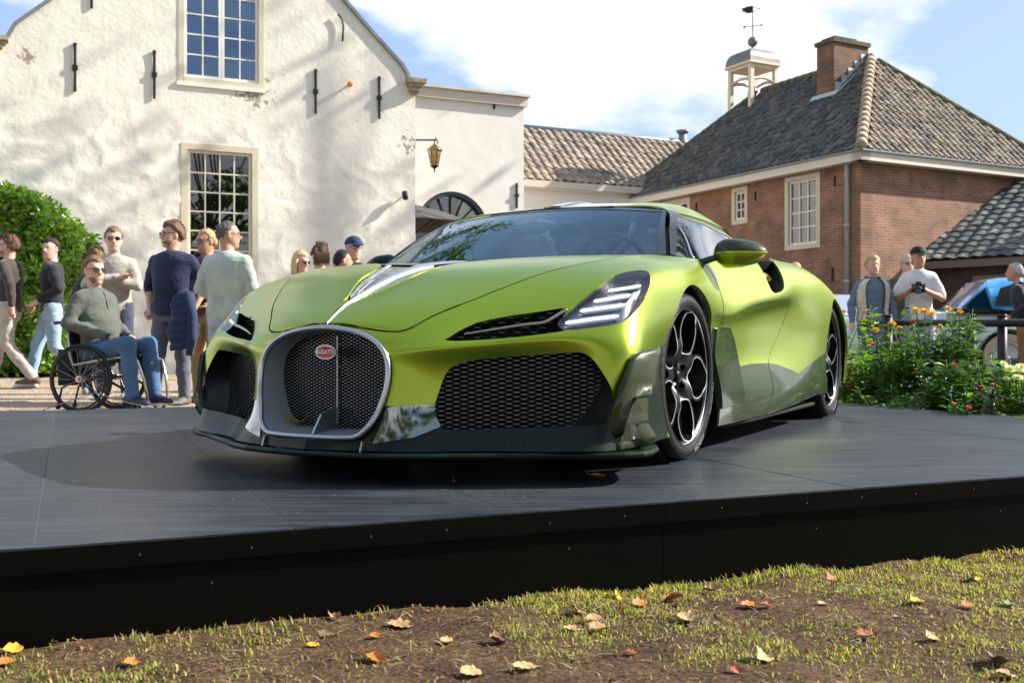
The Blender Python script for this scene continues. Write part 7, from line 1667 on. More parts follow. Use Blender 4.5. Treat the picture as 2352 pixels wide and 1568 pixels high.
# the open quilted vest: two front panels and a back
VST = cloth('cream_quilted_cloth', (.62, .56, .42)); vest = empty('vest'); vest.parent = b13
for sg in (1, -1):
    rows = []
    for k in range(24):
        z = .92+.56*k/23; puff = .008*abs(sin(k*1.05)); hy = float(np.interp(z, [.92, 1.05, 1.3, 1.42, 1.48], [.215, .195, .225, .20, .10]))+puff; hx = .155+puff
        rows.append([(hx*cos(a), sg*hy*sin(a), z) for a in np.linspace(.62, pi*.98, 14)])
    mb = MB(); mb.grid(rows); mb.grid([[(p[0]*.95, p[1]*.95, p[2]) for p in r] for r in rows], flip=True); mb.build('vest_panel', VST, vest)
mb = MB(); mb.tube([(.075*cos(a)+.01, .085*sin(a), 1.49+.02*cos(a)*-1) for a in np.linspace(.5, 2*pi-.5, 17)], .022, 8); mb.build('collar', mat('dark_olive_collar', (.06, .065, .045), rough=.9), vest)
person('man in an olive quilted jacket standing behind the capped photographer', spot(2083, 13.7), DEG(-90), 1.80, 2, ('short', (.55, .42, .28)), ('olive_quilted_jacket', (.065, .07, .04)), ('dark_jeans', (0, 0, 0)), (.3, .3, .3), ('pocket', 'pocket'), glasses='sun', wide=1.15)
p14, _, aj14, _, ln14 = person('photographer in a white t-shirt and black cap holding a camera', spot(2110, 12.9), DEG(-112), 1.84, 1, ('cap', (.08, .05, .03)), ('white_t_shirt', (.72, .71, .70)), ('light_jeans', (.36, .44, .52)), (.6, .6, .6), ('camera', 'camera'), ('stand', 'stand'), (20, 0), None, sleeve=.4, wide=.93, extra={'cap': (.010, .012, .016), 'swoosh': 1})
cmr = empty('camera_body', (0, 0, 0), 0); cmr.name = 'photo_camera'; cmr.matrix_world = Matrix.Translation(p14.location) @ Matrix.Rotation(DEG(-112), 4, 'Z') @ Matrix.Scale(1.84/1.78, 4); tag(cmr, 'black camera with a long lens held at the chest of the photographer', 'camera')
mb = MB(); mb.box((.33, 0, 1.22), (.07, .15, .10)); mb.box((.33, 0, 1.28), (.05, .06, .04)); mb.build('housing', MBLK, cmr)
mb = MB(); mb.tube([(.36, 0, 1.21), (.48, 0, 1.19)], [.040, .043], 14); mb.build('lens_barrel', MBLK, cmr); mb = MB(); mb.tube([(.481, 0, 1.19), (.484, 0, 1.19)], [.036, .036], 14); mb.build('front_glass', BLK, cmr)
mb = MB(); mb.tube([(.135, .02, 1.33), (.15, .02, 1.27)], .012, 5); mb.tube([(.14, .005, 1.30), (.14, .05, 1.30)], .016, 6); o = mb.build('hanging_sunglasses', MATS['sunglass_lens'], p14)
mb = MB(); mb.box((.1385, -.075, 1.335), (.004, .055, .006)); mb.build('chest_print', mat('dark_print', (.08, .08, .09)), p14)
p16, _, _, _, _ = person('man in a dark navy jacket with a backpack at the right edge', spot(2356, 13.4), DEG(150), 1.68, 1, ('short', (.45, .42, .40)), ('dark_navy_jacket', (.016, .022, .035)), ('rust_brown_trousers', (.26, .13, .05)), (.2, .15, .1), ('bent', 'bent'), ('stand', 'wide'), lean=.18, wide=1.1)
bp2 = empty('backpack', p16.location, 0, 'black backpack worn by the man at the right edge', 'backpack'); bp2.matrix_world = Matrix.Translation(p16.location) @ Matrix.Rotation(DEG(150), 4, 'Z') @ Matrix.Scale(1.68/1.78, 4)
mb = SB(); rings(mb, [(Vector((-.17, 0, 1.02)), .09, .14), (Vector((-.17, 0, 1.1)), .11, .16), (Vector((-.14, 0, 1.35)), .10, .15), (Vector((-.12, 0, 1.45)), .05, .10)], 16); fuse(mb, 'bag', mat('black_nylon', (.02, .022, .028), rough=.7), bp2, .014)
for sg in (1, -1):
    mb = MB(); mb.tube([(-.06, .10*sg, 1.43), (.06, .11*sg, 1.46), (.16, .12*sg, 1.35), (.15, .13*sg, 1.2), (.0, .19*sg, 1.1)], .014, 6); mb.build('strap', MATS['black_nylon'], bp2)
# jacket carried over the arm of the blond man
jk = empty('puffer_jacket', (0, 0, 0), 0, 'navy quilted jacket hanging from the hand of the blond man', 'jacket'); q0 = at(420, 668, 10.0); jk.location = q0
PUF = cloth('navy_quilted_nylon', (.018, .032, .085)); rows = []
for k in range(30):
    z = -.56*k/29; puff = .016*abs(sin(k*.75)); wd_ = .045+.085*sin(min(1, k/16)*pi/2)+.02*sin(k*.4)+puff
    rows.append([(wd_*cos(a)*1.0+.012*noise.noise(Vector((k*.3, a, 0))), (.035+.02*min(1, k/12)+puff)*sin(a)+.02*noise.noise(Vector((k*.2, a*2, 4))), z+.02*cos(a)) for a in np.linspace(0, 2*pi, 20)])
mb = MB(); mb.grid(rows); mb.add(rows[0][:-1], [tuple(range(19))]); mb.build('shell', PUF, jk)
mb = MB(); mb.tube([(.06, 0, -.02), (.10, -.03, -.25), (.10, -.04, -.48), (.07, -.03, -.62)], [.05, .05, .045, .035], 10); mb.build('sleeve', PUF, jk)
# ------------------------------------------------ wheelchair and its user
WD_ = 9.25; wx = (240-CX)/F_PX*WD_; gz0 = ground_z(wx, WD_)
wc = empty('wheelchair', (wx, WD_, gz0), DEG(-12), 'black active wheelchair with large spoked wheels on the gravel', 'wheelchair')
RUB = mat('black_bike_tyre', (.015, .015, .016), rough=.6); ALU = mat('brushed_alu_tube', (.55, .53, .50), rough=.3, metal=.9); BKF = mat('black_frame_tube', (.02, .02, .022), rough=.35, metal=.3); WCU = mat('black_seat_nylon', (.02, .02, .022), rough=.85)
for sg in (1, -1):
    wh = empty('drive_wheel'); wh.parent = wc; wh.location = (-.05, .27*sg, .305); ring = lambda r, y: [(r*cos(a), y, r*sin(a)) for a in np.linspace(0, 2*pi, 49)[:-1]]
    mb = MB(); mb.tube(ring(.292, 0), .014, 8, closed=True); mb.build('tyre', RUB, wh); mb = MB(); mb.tube(ring(.272, 0), .009, 6, closed=True); mb.build('rim', BKF, wh); mb = MB(); mb.tube(ring(.258, -.035 if sg < 0 else .035), .009, 6, closed=True); mb.build('push_ring', BKF, wh)
    mb = MB(); mb.tube([(0, -.04, 0), (0, .04, 0)], .028, 12); mb.tube([(0, .045*sg, 0), (0, .06*sg, 0)], .015, 10); mb.build('hub', ALU, wh)
    for k in range(18):
        a = 2*pi*k/18; mb = MB(); mb.tube([(.02*cos(a+.7), (.02 if k % 2 else -.02), .02*sin(a+.7)), (.268*cos(a), 0, .268*sin(a))], .0016, 4, caps=False); mb.build('spoke', ALU, wh)
    cw = empty('caster'); cw.parent = wc; cw.location = (.42, .20*sg, .065)
    mb = MB(); mb.tube([(.05*cos(a), 0, .05*sin(a)) for a in np.linspace(0, 2*pi, 21)[:-1]], .014, 6, closed=True); mb.tube([(0, -.02, 0), (0, .02, 0)], .02, 8); mb.build('caster_wheel', RUB, cw); mb = MB(); mb.tube([(0, .02, 0), (-.01, .02, .07), (-.03, 0, .11)], .010, 6); mb.tube([(0, -.02, 0), (-.01, -.02, .07), (-.03, 0, .11)], .010, 6); mb.build('caster_fork', ALU, cw)
    mb = MB(); mb.tube([(-.22, .20*sg, .72), (-.20, .20*sg, .50), (-.17, .20*sg, .42), (.10, .20*sg, .47), (.35, .20*sg, .50), (.45, .20*sg, .46), (.50, .18*sg, .30), (.53, .16*sg, .10)], .013, 8); mb.build('side_frame', ALU, wc)
    mb = MB(); mb.tube([(-.2, .20*sg, .44), (-.05, .22*sg, .31), (.15, .20*sg, .30), (.39, .20*sg, .18)], .012, 8); mb.build('lower_tube', BKF, wc)
    mb = MB(); mb.tube([(-.22, .20*sg, .72), (-.25, .20*sg, .80), (-.36, .20*sg, .79)], .016, 8); mb.build('push_handle', BKF, wc)
    mb = MB(); mb.tube([(-.15, .12*sg, .30), (-.34, .12*sg, .22), (-.38, .12*sg, .07)], .010, 6); mb.ball((-.38, .12*sg, .05), .025, 8); mb.build('anti_tip_bar', BKF, wc)
mb = MB(); mb.tube([(-.05, -.25, .305), (-.05, .25, .305)], .016, 8); mb.build('axle', BKF, wc)
mb = MB(); mb.box((.12, 0, .475), (.44, .40, .06)); mb.build('seat_cushion', WCU, wc); mb = MB(); mb.box((-.215, 0, .60), (.03, .40, .34)); mb.build('seat_back', WCU, wc)
mb = MB(); mb.box((.55, 0, .085), (.14, .34, .02)); mb.build('foot_rest', ALU, wc)
mb = MB(); mb.box((-.30, 0, .40), (.12, .30, .32)); mb.build('seat_bag', WCU, wc)
wu, HMw, ajw, _, _ = person('man in a grey green jacket and sunglasses seated in the wheelchair', (wx-.05, WD_, gz0+.0), DEG(-22), 1.84, 2, ('neat', (.20, .11, .05)), ('grey_green_jacket', (.10, .108, .085)), ('blue_jeans', (.055, .12, .23)), (.02, .028, .06), (((-.08, .28, .78), (.20, .17, .66)), ((-.08, .28, .78), (.25, .13, .655))), ('sit', 'sit'), (-18, 0), 'sun', lean=-.10, drop=.40, belly=.04, beard=(.16, .09, .05), wide=1.06)
_l = lambda z, x: (x-.10*max(0, z-.95), 0, z-.40)
mb = MB(); mb.tube([_l(.90, .155), _l(1.1, .160), _l(1.25, .148), _l(1.38, .128), _l(1.46, .10)], .006, 5); mb.build('zip', MATS['black_nylon'], wu)
mb = MB(); mb.tube([(-.055+.078*cos(a), .082*sin(a), 1.085-.015*cos(a)) for a in np.linspace(.35, 2*pi-.35, 17)], .020, 8); mb.build('collar', MATS['grey_green_jacket'], wu)
mb = MB(); mb.tube([_l(1.08, .140), (.10, .10, .68), (.06, .13, .72)], .004, 4); mb.build('pocket_seam', MATS['black_nylon'], wu)
for k in (0, 1):
    sh, e, w_ = ajw[k]; d = (w_-e).normalized(); mb = MB(); mb.tube([w_-d*.03, w_-d*.005], .034, 10); mb.build('wrist_band', MATS['black_nylon'], wu)
# ------------------------------------------------ vintage cars beyond the fence
BLUP = mat('bright_blue_car_paint', (.03, .25, .52), rough=.15, coat=1); MINT = mat('pale_mint_car_paint', (.50, .56, .48), rough=.15, coat=1); IVR = mat('ivory_whitewall', (.55, .46, .34), rough=.7); DGL = mat('painted_reflection_windscreen', (.22, .27, .38), rough=.08, coat=1)  # windscreen reflection painted as an opaque pale blue
VD = 15.6; vc = empty('vintage_car', (0, 0, 0), 0, 'vintage two tone coupe in pale mint with a blue roof behind the fence', 'car')
vp0 = at(2244, 815, VD); vdir = Vector((cos(radians(172)), sin(radians(172)), 0)); vq = vp0+vdir*2.75+Vector((vdir.y, -vdir.x, 0))*-.66; vc.location = (vq.x, vq.y, ground_z(vq.x, vq.y)-.0); vc.rotation_euler = (0, 0, radians(172))   # faces left
# local: x forward, y left(towards camera), z up. origin under the front wheel
def loftcar(secs, m, nm, par=None, n=18, e=.55):
    """secs: (x, halfwidth, z0, z1, y centre)"""
    rows = []
    for x, hw, z0, z1_, yc in secs:
        row = []
        for k in range(n+1):
            a = -.0+pi*k/n; row.append((x, yc+hw*cos(a)*(1 if abs(cos(a)) < .98 else 1), z0+(z1_-z0)*max(0, sin(a))**e))
        rows.append(row)
    mb = MB(); mb.grid(rows); mb.add(rows[0], [tuple(range(n+1))]); mb.add(rows[-1], [tuple(range(n+1))]); return mb.build(nm, m, par or vc)
loftcar([(1.0, .22, .45, .88, 0), (.6, .30, .42, .95, 0), (0, .38, .40, 1.0, 0), (-.9, .48, .38, 1.0, 0), (-1.9, .60, .38, 1.02, 0), (-2.15, .64, .38, 1.02, 0)], MINT, 'bonnet')
loftcar([(-2.15, .655, .35, 1.02, 0), (-2.6, .68, .33, 1.02, 0), (-3.3, .66, .33, 1.0, 0), (-3.9, .58, .35, .92, 0), (-4.4, .40, .38, .70, 0), (-4.7, .2, .42, .50, 0)], MINT, 'body')
rf = [(-2.50, .50, 1.37, 1.405, 0), (-2.60, .55, 1.02, 1.44, 0), (-2.8, .57, .99, 1.475, 0), (-3.1, .57, .99, 1.485, 0), (-3.4, .56, .99, 1.44, 0), (-3.8, .52, .99, 1.27, 0), (-4.15, .42, .95, 1.04, 0), (-4.35, .25, .9, .94, 0)]
loftcar(rf, BLUP, 'roof', e=.8)
for s in (1, -1):
    w1 = [(-2.62, .585*s, 1.06), (-2.7, .57*s, 1.30), (-2.92, .55*s, 1.37), (-3.18, .55*s, 1.34), (-3.18, .585*s, 1.06)]; mb = MB(); mb.prism(w1, (0, .012*s, 0)); mb.build('side_window', BLK, vc)
    w2 = [(-3.23, .585*s, 1.06), (-3.23, .555*s, 1.33), (-3.5, .545*s, 1.24), (-3.7, .56*s, 1.08)]; mb = MB(); mb.prism(w2, (0, .012*s, 0)); mb.build('side_window', BLK, vc)
    mb = MB(); mb.tube([(-2.2, .55*s, 1.02), (-2.58, .52*s, 1.40)], .018, 6); mb.build('windscreen_post', BLUP, vc)
    # swept wing over the wheel
    for X0, r0 in ((0, .50), (-2.75, .46)):
        rows = []
        for k in range(17):
            a = radians(-12+205*k/16); rr = r0+(.06 if k > 12 else 0); x = X0+rr*cos(a); z = .36+rr*sin(a)*1.02
            rows.append([(x, .46*s, z-.02), (x, .52*s, z+.015), (x, .66*s, z+.02), (x, .76*s, z-.02), (x, .79*s, z-.10)])
        if X0 == 0:
            for k in range(1, 7): x = -.5-k*.14; rows.append([(x, .46*s, .30-.01*k), (x, .52*s, .31-.01*k), (x, .66*s, .31-.01*k), (x, .76*s, .30-.01*k), (x, .78*s, .26-.01*k)])
        mb = MB(); mb.grid(rows); mb.build('wing', MINT, vc)
        wq = empty('wheel'); wq.parent = vc; wq.location = (X0, .66*s, .34); Mr = Matrix.Rotation(-pi/2*s, 4, 'X')
        mb = MB(); mb.lathe([(.34, -.07), (.355, -.05), (.355, .03), (.335, .06), (.325, .062)], 36, Mr); mb.build('tyre', RUB, wq); mb = MB(); mb.lathe([(.325, .063), (.27, .07), (.225, .062), (.215, .045)], 36, Mr); mb.build('whitewall', IVR, wq)
        mb = MB(); mb.lathe([(.215, .045), (.205, .05), (.205, -.04), (.215, -.05)], 30, Mr); mb.build('rim', CHR, wq); mb = MB(); mb.lathe([(0, .09), (.03, .085), (.045, .05), (.05, -.03)], 14, Mr); mb.build('hub_cap', CHR, wq)
        mb = MB()
        for k in range(36):
            a = 2*pi*k/36; b = a+(.5 if k % 2 else -.5); y1 = (.04 if k % 2 else -.02)*s; mb.tube([(.045*cos(b), y1, .045*sin(b)), (.208*cos(a), 0, .208*sin(a))], .003, 3, caps=False)
        mb.build('spokes', CHR, wq)['kind'] = 'stuff'; mb = MB(); mb.lathe([(0, -.05), (.215, -.05)], 20, Mr); mb.build('wheel_back', MBLK, wq)
mb = MB(); mb.grid([[(-2.22-.35*t+.06*(1-(y/.54)**2)+.03*sin(pi*t), y*(1-.06*t), 1.02+.39*t) for y in np.linspace(-.54, .54, 9)] for t in np.linspace(0, 1, 6)]); mb.build('windscreen', DGL, vc)
mb = MB(); mb.tube([(-2.21, -.55, 1.02), (-2.21, .55, 1.02), (-2.56, .51, 1.41), (-2.56, -.51, 1.41)], .014, 6, closed=True); mb.build('windscreen_frame', CHR, vc)
mb = MB(); mb.box((-3.0, 0, .99), (1.8, 1.0, .04)); mb.build('cabin_floor', MBLK, vc)
mb = MB()
for k in range(60): mb.box((.85-.032*k, .0, 1.0+.0), (.01, .5, .01))
mb2 = MB()
for s in (1,):
    mb2.tube([(.9, .24, .86), (.3, .37, .90), (-.9, .46, .93), (-2.1, .62, .96)], .012, 5)
mb2.build('bonnet_hinge', CHR, vc)
for s in (1, -1):
    hq = empty('headlight'); hq.parent = vc; hq.location = (.62, .50*s, .82); Mh = Matrix.Rotation(pi/2, 4, 'Y'); mb = MB(); mb.lathe([(0, -.13), (.06, -.10), (.10, -.03), (.115, .03)], 20, Mh); mb.build('lamp_shell', CHR, hq); mb = MB(); mb.lathe([(.112, .03), (.08, .045), (0, .052)], 20, Mh); mb.build('lamp_glass', MINT, hq)
mb = MB(); mb.box((1.02, 0, .66), (.04, .42, .42)); mb.build('radiator_grille', CHR, vc)
# dark blue convertible parked behind the blond youth
cv_ = empty('convertible', Vector(at(1958, 800, 16.5)), 0, 'blue open topped car with black hood parked behind the green car', 'car'); cv_.location.z = ground_z(cv_.location.x, cv_.location.y); cv_.rotation_euler = (0, 0, radians(-60))
BL2 = mat('sky_blue_car_paint', (.03, .20, .42), rough=.15, coat=1)
def lc2(secs, m, nm): return loftcar(secs, m, nm, cv_)
lc2([(1.9, .45, .30, .62, 0), (1.7, .70, .25, .75, 0), (1.0, .80, .22, .84, 0), (.3, .82, .22, .90, 0), (-.4, .82, .22, .90, 0), (-1.3, .80, .22, .88, 0), (-1.9, .62, .25, .78, 0), (-2.1, .35, .3, .6, 0)], BL2, 'body')
lc2([(.1, .60, .86, .90, 0), (-.1, .62, .86, 1.22, 0), (-.6, .62, .86, 1.34, 0), (-1.1, .60, .86, 1.25, 0), (-1.5, .50, .84, .92, 0)], mat('black_soft_top', (.012, .012, .013), rough=.8), 'soft_top')
mb = MB(); mb.prism([(.42, -.62, .90), (.42, .62, .90), (.05, .56, 1.26), (.05, -.56, 1.26)], (.01, 0, .01)); mb.build('windscreen', DGL, cv_)
for s in (1, -1):
    mb = MB(); mb.tube([(.43, .62*s, .90), (.06, .57*s, 1.27)], .02, 6); mb.build('windscreen_post', CHR, cv_)
    for X in (1.25, -1.25):
        wq = empty('wheel'); wq.parent = cv_; wq.location = (X, .74*s, .31); Mr = Matrix.Rotation(-pi/2*s, 4, 'X'); mb = MB(); mb.lathe([(.20, -.08), (.30, -.08), (.315, -.05), (.315, .05), (.30, .09), (.20, .09)], 28, Mr); mb.build('tyre', RUB, wq); mb = MB(); mb.lathe([(0, .09), (.12, .095), (.195, .08), (.2, .0)], 28, Mr); mb.build('hub_cap', CHR, wq)
# ------------------------------------------------ grass and fallen leaves in front of the platform
gp = on_z(1176, 1500, -.25)
def gpos(px, py):
    p = on_z(px, py, -.25)
    for _ in range(3): p = on_z(px, py, ground_z(p.x, p.y))
    return p
def gh(p): return ground_z(p.x, p.y)+.02*noise.fractal(Vector((p.x*4, p.y*4, 0)), 1, 2, 4)
V, F = [], []
GR = leafm('grass_blade_green', (.24, .30, .045), .5, .4); GY = leafm('grass_blade_dry', (.50, .40, .18), .7, .35)
Vd, Fd = [], []; cnt = 0
for _ in range(150000):
    u_, n_ = R.uniform(-1.6, 4.6), PN0-.02-R.random()**1.2*2.1; p = un(u_, n_)
    if p.y < .9 or abs(p.x/p.y) > .58: continue
    k = noise.fractal(Vector((u_*1.7, n_*2.3, 5)), 1, 2, 4)+.11*(u_-1.2)+(.25 if n_ > PN0-.18 and u_ > .9 else 0)
    k2 = noise.noise(Vector((u_*9, n_*9, 1)))
    if k+.45*k2 < R.uniform(-.22, .55): continue
    z = gh(p); h = R.uniform(.006, .017)*(1.8 if n_ > PN0-.10 else 1); a = R.uniform(0, 2*pi); w_ = R.uniform(.0012, .0024); bx, by = cos(a)*h*R.uniform(.2, .9), sin(a)*h*R.uniform(.2, .9); s = Vector((-sin(a), cos(a), 0))*w_
    p.z = z-.003; VV, FF = (V, F) if R.random() < .55 else (Vd, Fd); i = len(VV); m_ = p+Vector((bx*.4, by*.4, h*.65)); t = p+Vector((bx, by, h*.9))
    VV += [p-s, p+s, m_+s*.7, m_-s*.7, t]; FF += [(i, i+1, i+2, i+3), (i+3, i+2, i+4)]
mesh_of('grass', V, F, GR, None, 'stuff'); mesh_of('dry_grass', Vd, Fd, GY, None, 'stuff')
# clods and crumbs of soil
V, F = [], []
for _ in range(26000):
    u_, n_ = R.uniform(-1.6, 4.6), PN0-.01-R.random()*2.0; p = un(u_, n_)
    if p.y < .9 or abs(p.x/p.y) > .58: continue
    p.z = gh(p); r = R.uniform(.0015, .005)*(1 if R.random() < .93 else 2.0); i = len(V); V += [p+Vector((r*R.uniform(.6, 1.3), 0, 0)), p+Vector((-r*R.uniform(.2, .8), r, 0)), p+Vector((-r*.4, -r*R.uniform(.6, 1.2), 0)), p+Vector((R.uniform(-.3, .3)*r, 0, r*R.uniform(.3, .7)))]; F += [(i, i+1, i+3), (i+1, i+2, i+3), (i+2, i, i+3)]
mesh_of('soil_crumbs', V, F, SOIL, None, 'stuff')
LCOL = {'yellow': (.60, .34, .02), 'orange': (.50, .18, .02), 'tan': (.42, .25, .11), 'brown': (.17, .08, .045), 'russet': (.38, .12, .04), 'green': (.14, .22, .06), 'pale': (.54, .37, .15)}
def leaf_obj(p, size, rz, col, curl, tilt, label, m=None, loc_z=None):
    V, F = [], []; n, k_ = 13, 7
    rr = random.Random(int(size*10000+rz*100)); lob = rr.uniform(.0, .22); bend = curl; sx = rr.uniform(.40, .62)
    def q(t, s):
        wd = sx*sin(pi*min(1, t*.96+.03))**.75*(1+lob*sin(t*17+rr_ph)); x = t-.5; y = s*wd/1.0; z = bend*(s*s)*.55*wd+bend*.55*(x*x)-.05*abs(s)*sin(t*25)*.5+twist*x*s*.3; return (x*size, y*size*.8, z*size)
    rr_ph = rr.uniform(0, 6); twist = rr.uniform(-1, 1)
    for i in range(n):
        for j in range(k_): V.append(q(i/(n-1), -1+2*j/(k_-1)))
    for i in range(n-1):
        for j in range(k_-1): F.append((i*k_+j, i*k_+j+1, (i+1)*k_+j+1, (i+1)*k_+j))
    c = LCOL[col]; mm = mat('leaf_'+col, c, rough=.6, var=.45, vscale=28, bump=.6, bscale=90)
    mb = MB(); mb.add(V, F, sm=True); mb.tube([(-.5*size, 0, bend*.14*size), (-.68*size, .04*size, bend*.22*size), (-.85*size, .02*size, .02)], [.0014, .0011, .0009], 4)
    o = mb.build('fallen_leaf', mm); zz_ = min(v[2] for v in V)
    o.location = (p.x, p.y, p.z-zz_+.003); o.rotation_euler = (tilt[0], tilt[1], rz); tag(o, label, 'leaf', None); return o
LV = [  # px, py, size, heading, colour, curl, tilt, label
 (1418,1372,.085,1.2,'yellow',.5,(.9,.2),'bright yellow leaf standing upright against the platform edge'),
 (1470,1392,.080,.3,'orange',.6,(.3,.1),'orange leaf beside the upright bright yellow one'),
 (1545,1380,.095,2.8,'russet',.7,(.2,.3),'curled russet leaf under the platform edge right of the yellow leaf'),
 (1558,1392,.070,2.0,'orange',.5,(.1,.2),'small orange leaf lying below the curled russet one'),
 (1635,1358,.100,.2,'tan',.8,(.2,.0),'tan curled leaf close to the platform edge at the centre right'),
 (1722,1395,.090,.1,'orange',.6,(.1,.1),'orange brown leaf in the grass right of the centre'),
 (1760,1398,.060,.4,'russet',.5,(.2,.1),'small russet leaf touching the orange brown leaf'),
 (1578,1428,.090,-.5,'pale',.7,(.2,.2),'pale dry leaf curling upward in the middle grass'),
 (1325,1415,.080,1.4,'tan',.8,(.6,.2),'tan leaf folded upright above two dry leaves'),
 (1368,1432,.085,.1,'tan',.6,(.2,.1),'flat tan leaf with a dark edge next to the folded one'),
 (1312,1447,.085,.2,'pale',.5,(.1,.1),'pale leaf lowest left of the tan cluster'),
 (1375,1452,.085,-.1,'tan',.6,(.1,.1),'speckled tan leaf lowest right of the tan cluster'),
 (1912,1338,.085,.5,'russet',.6,(.3,.2),'red brown leaf by the platform wall at the right'),
 (2240,1330,.085,1.0,'yellow',.6,(.7,.1),'yellow leaf standing near the right end of the platform'),
 (2225,1405,.070,-.3,'orange',.4,(.1,.1),'orange leaf lying flat below the standing yellow leaf'),
 (2108,1385,.085,.4,'yellow',.5,(.1,.1),'muted yellow leaf in the right hand grass'),
 (2320,1392,.085,.6,'green',.4,(.1,.1),'dull green leaf at the right edge'),
 (1990,1468,.085,-.2,'russet',.7,(.2,.1),'crumpled russet leaf in the lower right grass'),
 (2138,1478,.090,.9,'pale',.7,(.5,.1),'pale folded leaf right of the crumpled russet leaf'),
 (2285,1520,.100,1.0,'brown',.9,(.3,.4),'large shrivelled brown leaf near the right bottom corner'),
 (2310,1548,.090,.3,'tan',.6,(.2,.2),'tan leaf below the shrivelled brown one in the corner'),
 (1752,1520,.085,.7,'pale',.6,(.5,.2),'pale leaf curled like a boat near the bottom'),
 (1853,1505,.050,1.5,'orange',.7,(.8,.1),'small upright orange leaf in the grass'),
 (1690,1545,.055,-.6,'russet',.5,(.2,.2),'little russet leaf at the bottom edge'),
 (1207,1540,.100,.1,'pale',.4,(.1,.1),'wide pale yellow leaf lying flat at the bottom centre'),
 (1085,1545,.095,-.1,'pale',.6,(.1,.2),'long pale leaf at the bottom left of the centre'),
 (862,1515,.090,-.4,'orange',.8,(.2,.2),'rolled orange leaf on bare soil'),
 (722,1487,.060,.1,'yellow',.4,(.1,.1),'small yellow leaf on bare soil'),
 (862,1463,.055,.0,'orange',.5,(.1,.1),'short orange leaf above the rolled one'),
 (752,1456,.080,.1,'brown',.7,(.1,.2),'dark brown leaf lying near the platform foot'),
 (920,1435,.120,.05,'tan',.5,(.1,.1),'long tan leaf flat beside the platform foot'),
 (770,1420,.075,-.7,'tan',.8,(.2,.1),'tan stalk like leaf leaning by the platform foot'),
 (1140,1475,.085,.8,'brown',.9,(.4,.3),'shrivelled dark leaf right of the long tan one'),
 (1028,1475,.060,.0,'pale',.4,(.1,.1),'small cream leaf on bare soil at the centre'),
 (1450,1505,.045,.3,'russet',.4,(.1,.1),'tiny russet leaf below the tan cluster'),
 (30,1495,.080,.8,'yellow',.6,(.5,.1),'yellow orange leaf at the left edge'),
 (15,1528,.070,.2,'orange',.4,(.1,.1),'orange leaf lowest at the left edge'),
 (300,1530,.060,.9,'orange',.6,(.4,.1),'small orange leaf in the left grass'),
 (125,1468,.090,.4,'green',.5,(.2,.1),'dusty green leaf near the platform foot at the left'),
 (280,1455,.110,.1,'brown',.6,(.1,.1),'grey brown leaf pressed against the platform foot'),
 (1650,1440,.050,.3,'brown',.5,(.1,.1),'small brown leaf under the pale curling leaf'),
 (1890,1395,.050,.3,'pale',.5,(.1,.1),'small pale leaf between the orange and the muted yellow leaf'),
 (2060,1420,.050,.8,'russet',.5,(.1,.1),'small russet leaf in the grass at the right'),
]
for px_, py, sz_, rz_, c, cu_, ti, lab in LV:
    p = gpos(px_, py); p.z = gh(p)+.004; leaf_obj(p, sz_*.58, rz_, c, cu_, ti, lab)
for px_, py, sz_, rz_, c, lab in ((1372, 1097, .075, .2, 'tan', 'tan leaf lying on the black platform in front of the car'), (1048, 1110, .030, .9, 'orange', 'tiny orange leaf on the platform at the shadow edge'), (1758, 957, .05, .3, 'yellow', 'yellow green leaf on the platform under the sill')):
    p = on_z(px_, py, 0); leaf_obj(Vector((p.x, p.y, .002)), sz_*.7, rz_, c, .5, (.1, .1), lab)
pl_ = CARM @ Vector((1.07, -.19, .185)); o = leaf_obj(pl_, .085, 2.6, 'pale', .3, (.5, .2), 'pale leaf caught inside the horseshoe grille')
q = CARM @ Vector((-1.66, .84, .83)); leaf_obj(q, .07, .3, 'yellow', .3, (.9, .2), 'yellow leaf lodged in the side scoop of the car')
V, F = [], []
for _ in range(5000):
    p = un(R.uniform(-1.6, 4.6), PN0-.02-R.random()**1.2*2.0)
    if p.y < .9 or abs(p.x/p.y) > .58: continue
    p.z = gh(p)+R.uniform(.001, .006); a = R.uniform(0, 2*pi); l = R.uniform(.015, .06); d = Vector((cos(a), sin(a), R.uniform(-.08, .12)))*l; s_ = Vector((-sin(a), cos(a), 0))*R.uniform(.0006, .0014); i = len(V); V += [p-s_, p+s_, p+d*.5+s_+Vector((0, 0, .003)), p+d, p+d*.5-s_+Vector((0, 0, .003))]; F += [(i, i+1, i+2, i+4), (i+4, i+2, i+3)]
mesh_of('dry_straw', V, F, leafm('straw_dry', (.50, .38, .22), .8, .35), None, 'stuff')
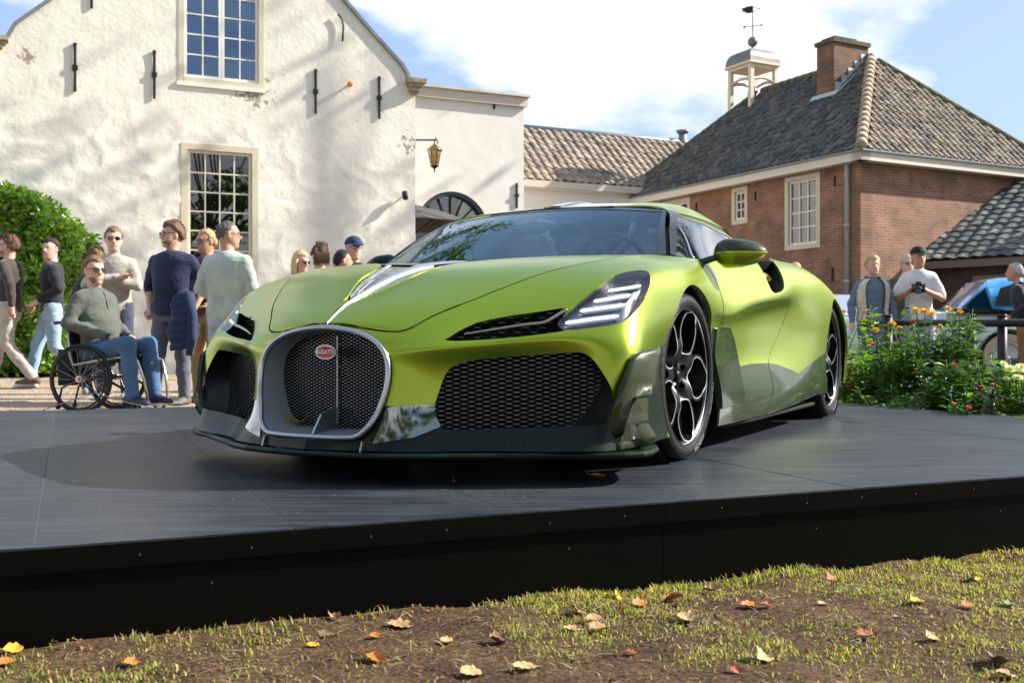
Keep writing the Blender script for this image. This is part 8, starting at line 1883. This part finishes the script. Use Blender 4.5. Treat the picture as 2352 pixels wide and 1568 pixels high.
# scattered leaf fragments, too many and small to count
V, F = [], []
for _ in range(5200):
    p = un(R.uniform(-1.6, 4.6), PN0-.02-R.random()**1.5*2.0)
    if p.y < .9 or abs(p.x/p.y) > .58: continue
    p.z = gh(p)+.004; l = R.uniform(.005, .016); add_leaf(V, F, p, rvec(.1), (Vector((0, 0, 1))+rvec()*.6).normalized(), l, l*.6)
mesh_of('leaf_litter', V, F, leafm('leaf_litter_brown', (.30, .16, .07), .7, .6), None, 'stuff')
V, F = [], []
for _ in range(260):
    p = un(R.uniform(-.5, 5.2), R.uniform(PN0+.05, 6.5)); p.z = .0015; l = R.uniform(.003, .008); add_leaf(V, F, p, rvec(0).cross(Vector((0, 0, 1))).normalized(), Vector((0, 0, 1)), l, l*.6)
mesh_of('platform_crumbs', V, F, leafm('crumb_tan', (.45, .34, .22), .8, .4), None, 'stuff')
# a leafy tree behind the camera, seen reflected in the windscreen, and a second that shades the gable
def tree(loc, h, r, n, label, L=.16, sq=.8):
    t = empty('tree', loc, 0, label, 'tree'); mb = MB(); mb.tube([(0, 0, -.3), (.05, 0, h*.3), (.1, .1, h*.55), (.0, .1, h*.8)], [.28, .2, .14, .05], 10); mb.build('trunk', mat('grey_bark', (.10, .08, .06), rough=.95, bump=.8, bscale=15), t)
    V, F = [], []; mbb = MB()
    for k in range(26):
        d = rvec(.25); c = Vector((d.x*r, d.y*r, h*.72+d.z*r*sq))*1.0; rr = r*R.uniform(.22, .38); mbb.tube([(.05, .05, h*.45), Vector((0, 0, h*.55)).lerp(c, .5), c], [.06, .04, .015], 6)
        for _ in range(n//26):
            e = rvec(); p = c+Vector((e.x, e.y, e.z*.7))*rr*R.random()**.4; add_leaf(V, F, p, rvec(-.2), (e+Vector((0, 0, .6))+rvec()*.6).normalized(), L*R.uniform(.7, 1.3), L*.5)
    mbb.build('limbs', MATS['grey_bark'], t)['kind'] = 'stuff'; mesh_of('crown', V, F, leafm('tree_leaf_green', (.07, .14, .02), .5, .4), t)['kind'] = 'stuff'; return t

tree((13.5, 20.5, -.1), 21.0, 3.6, 800, 'tall tree beyond the brick house whose crown shades the gable', .34)
tree((-7.5, 30, 0), 22.0, 4.5, 3600, 'tall tree rising behind the gabled house', .4)
for k, (x, y, h, r) in enumerate(((-9, -13, 12, 4.5), (-1.5, -16, 13, 5), (6, -14, 12, 4.6), (13, -11, 12, 4.5), (-15, -5, 11, 4.2))):
    tree((x, y, -.3), h, r, 2600, ('tree at the left of the lawn behind the photographer', 'middle tree of the row behind the photographer', 'tree right of the middle behind the photographer', 'tree at the far right behind the photographer', 'lone tree on the left side lawn')[k], .5, .9)
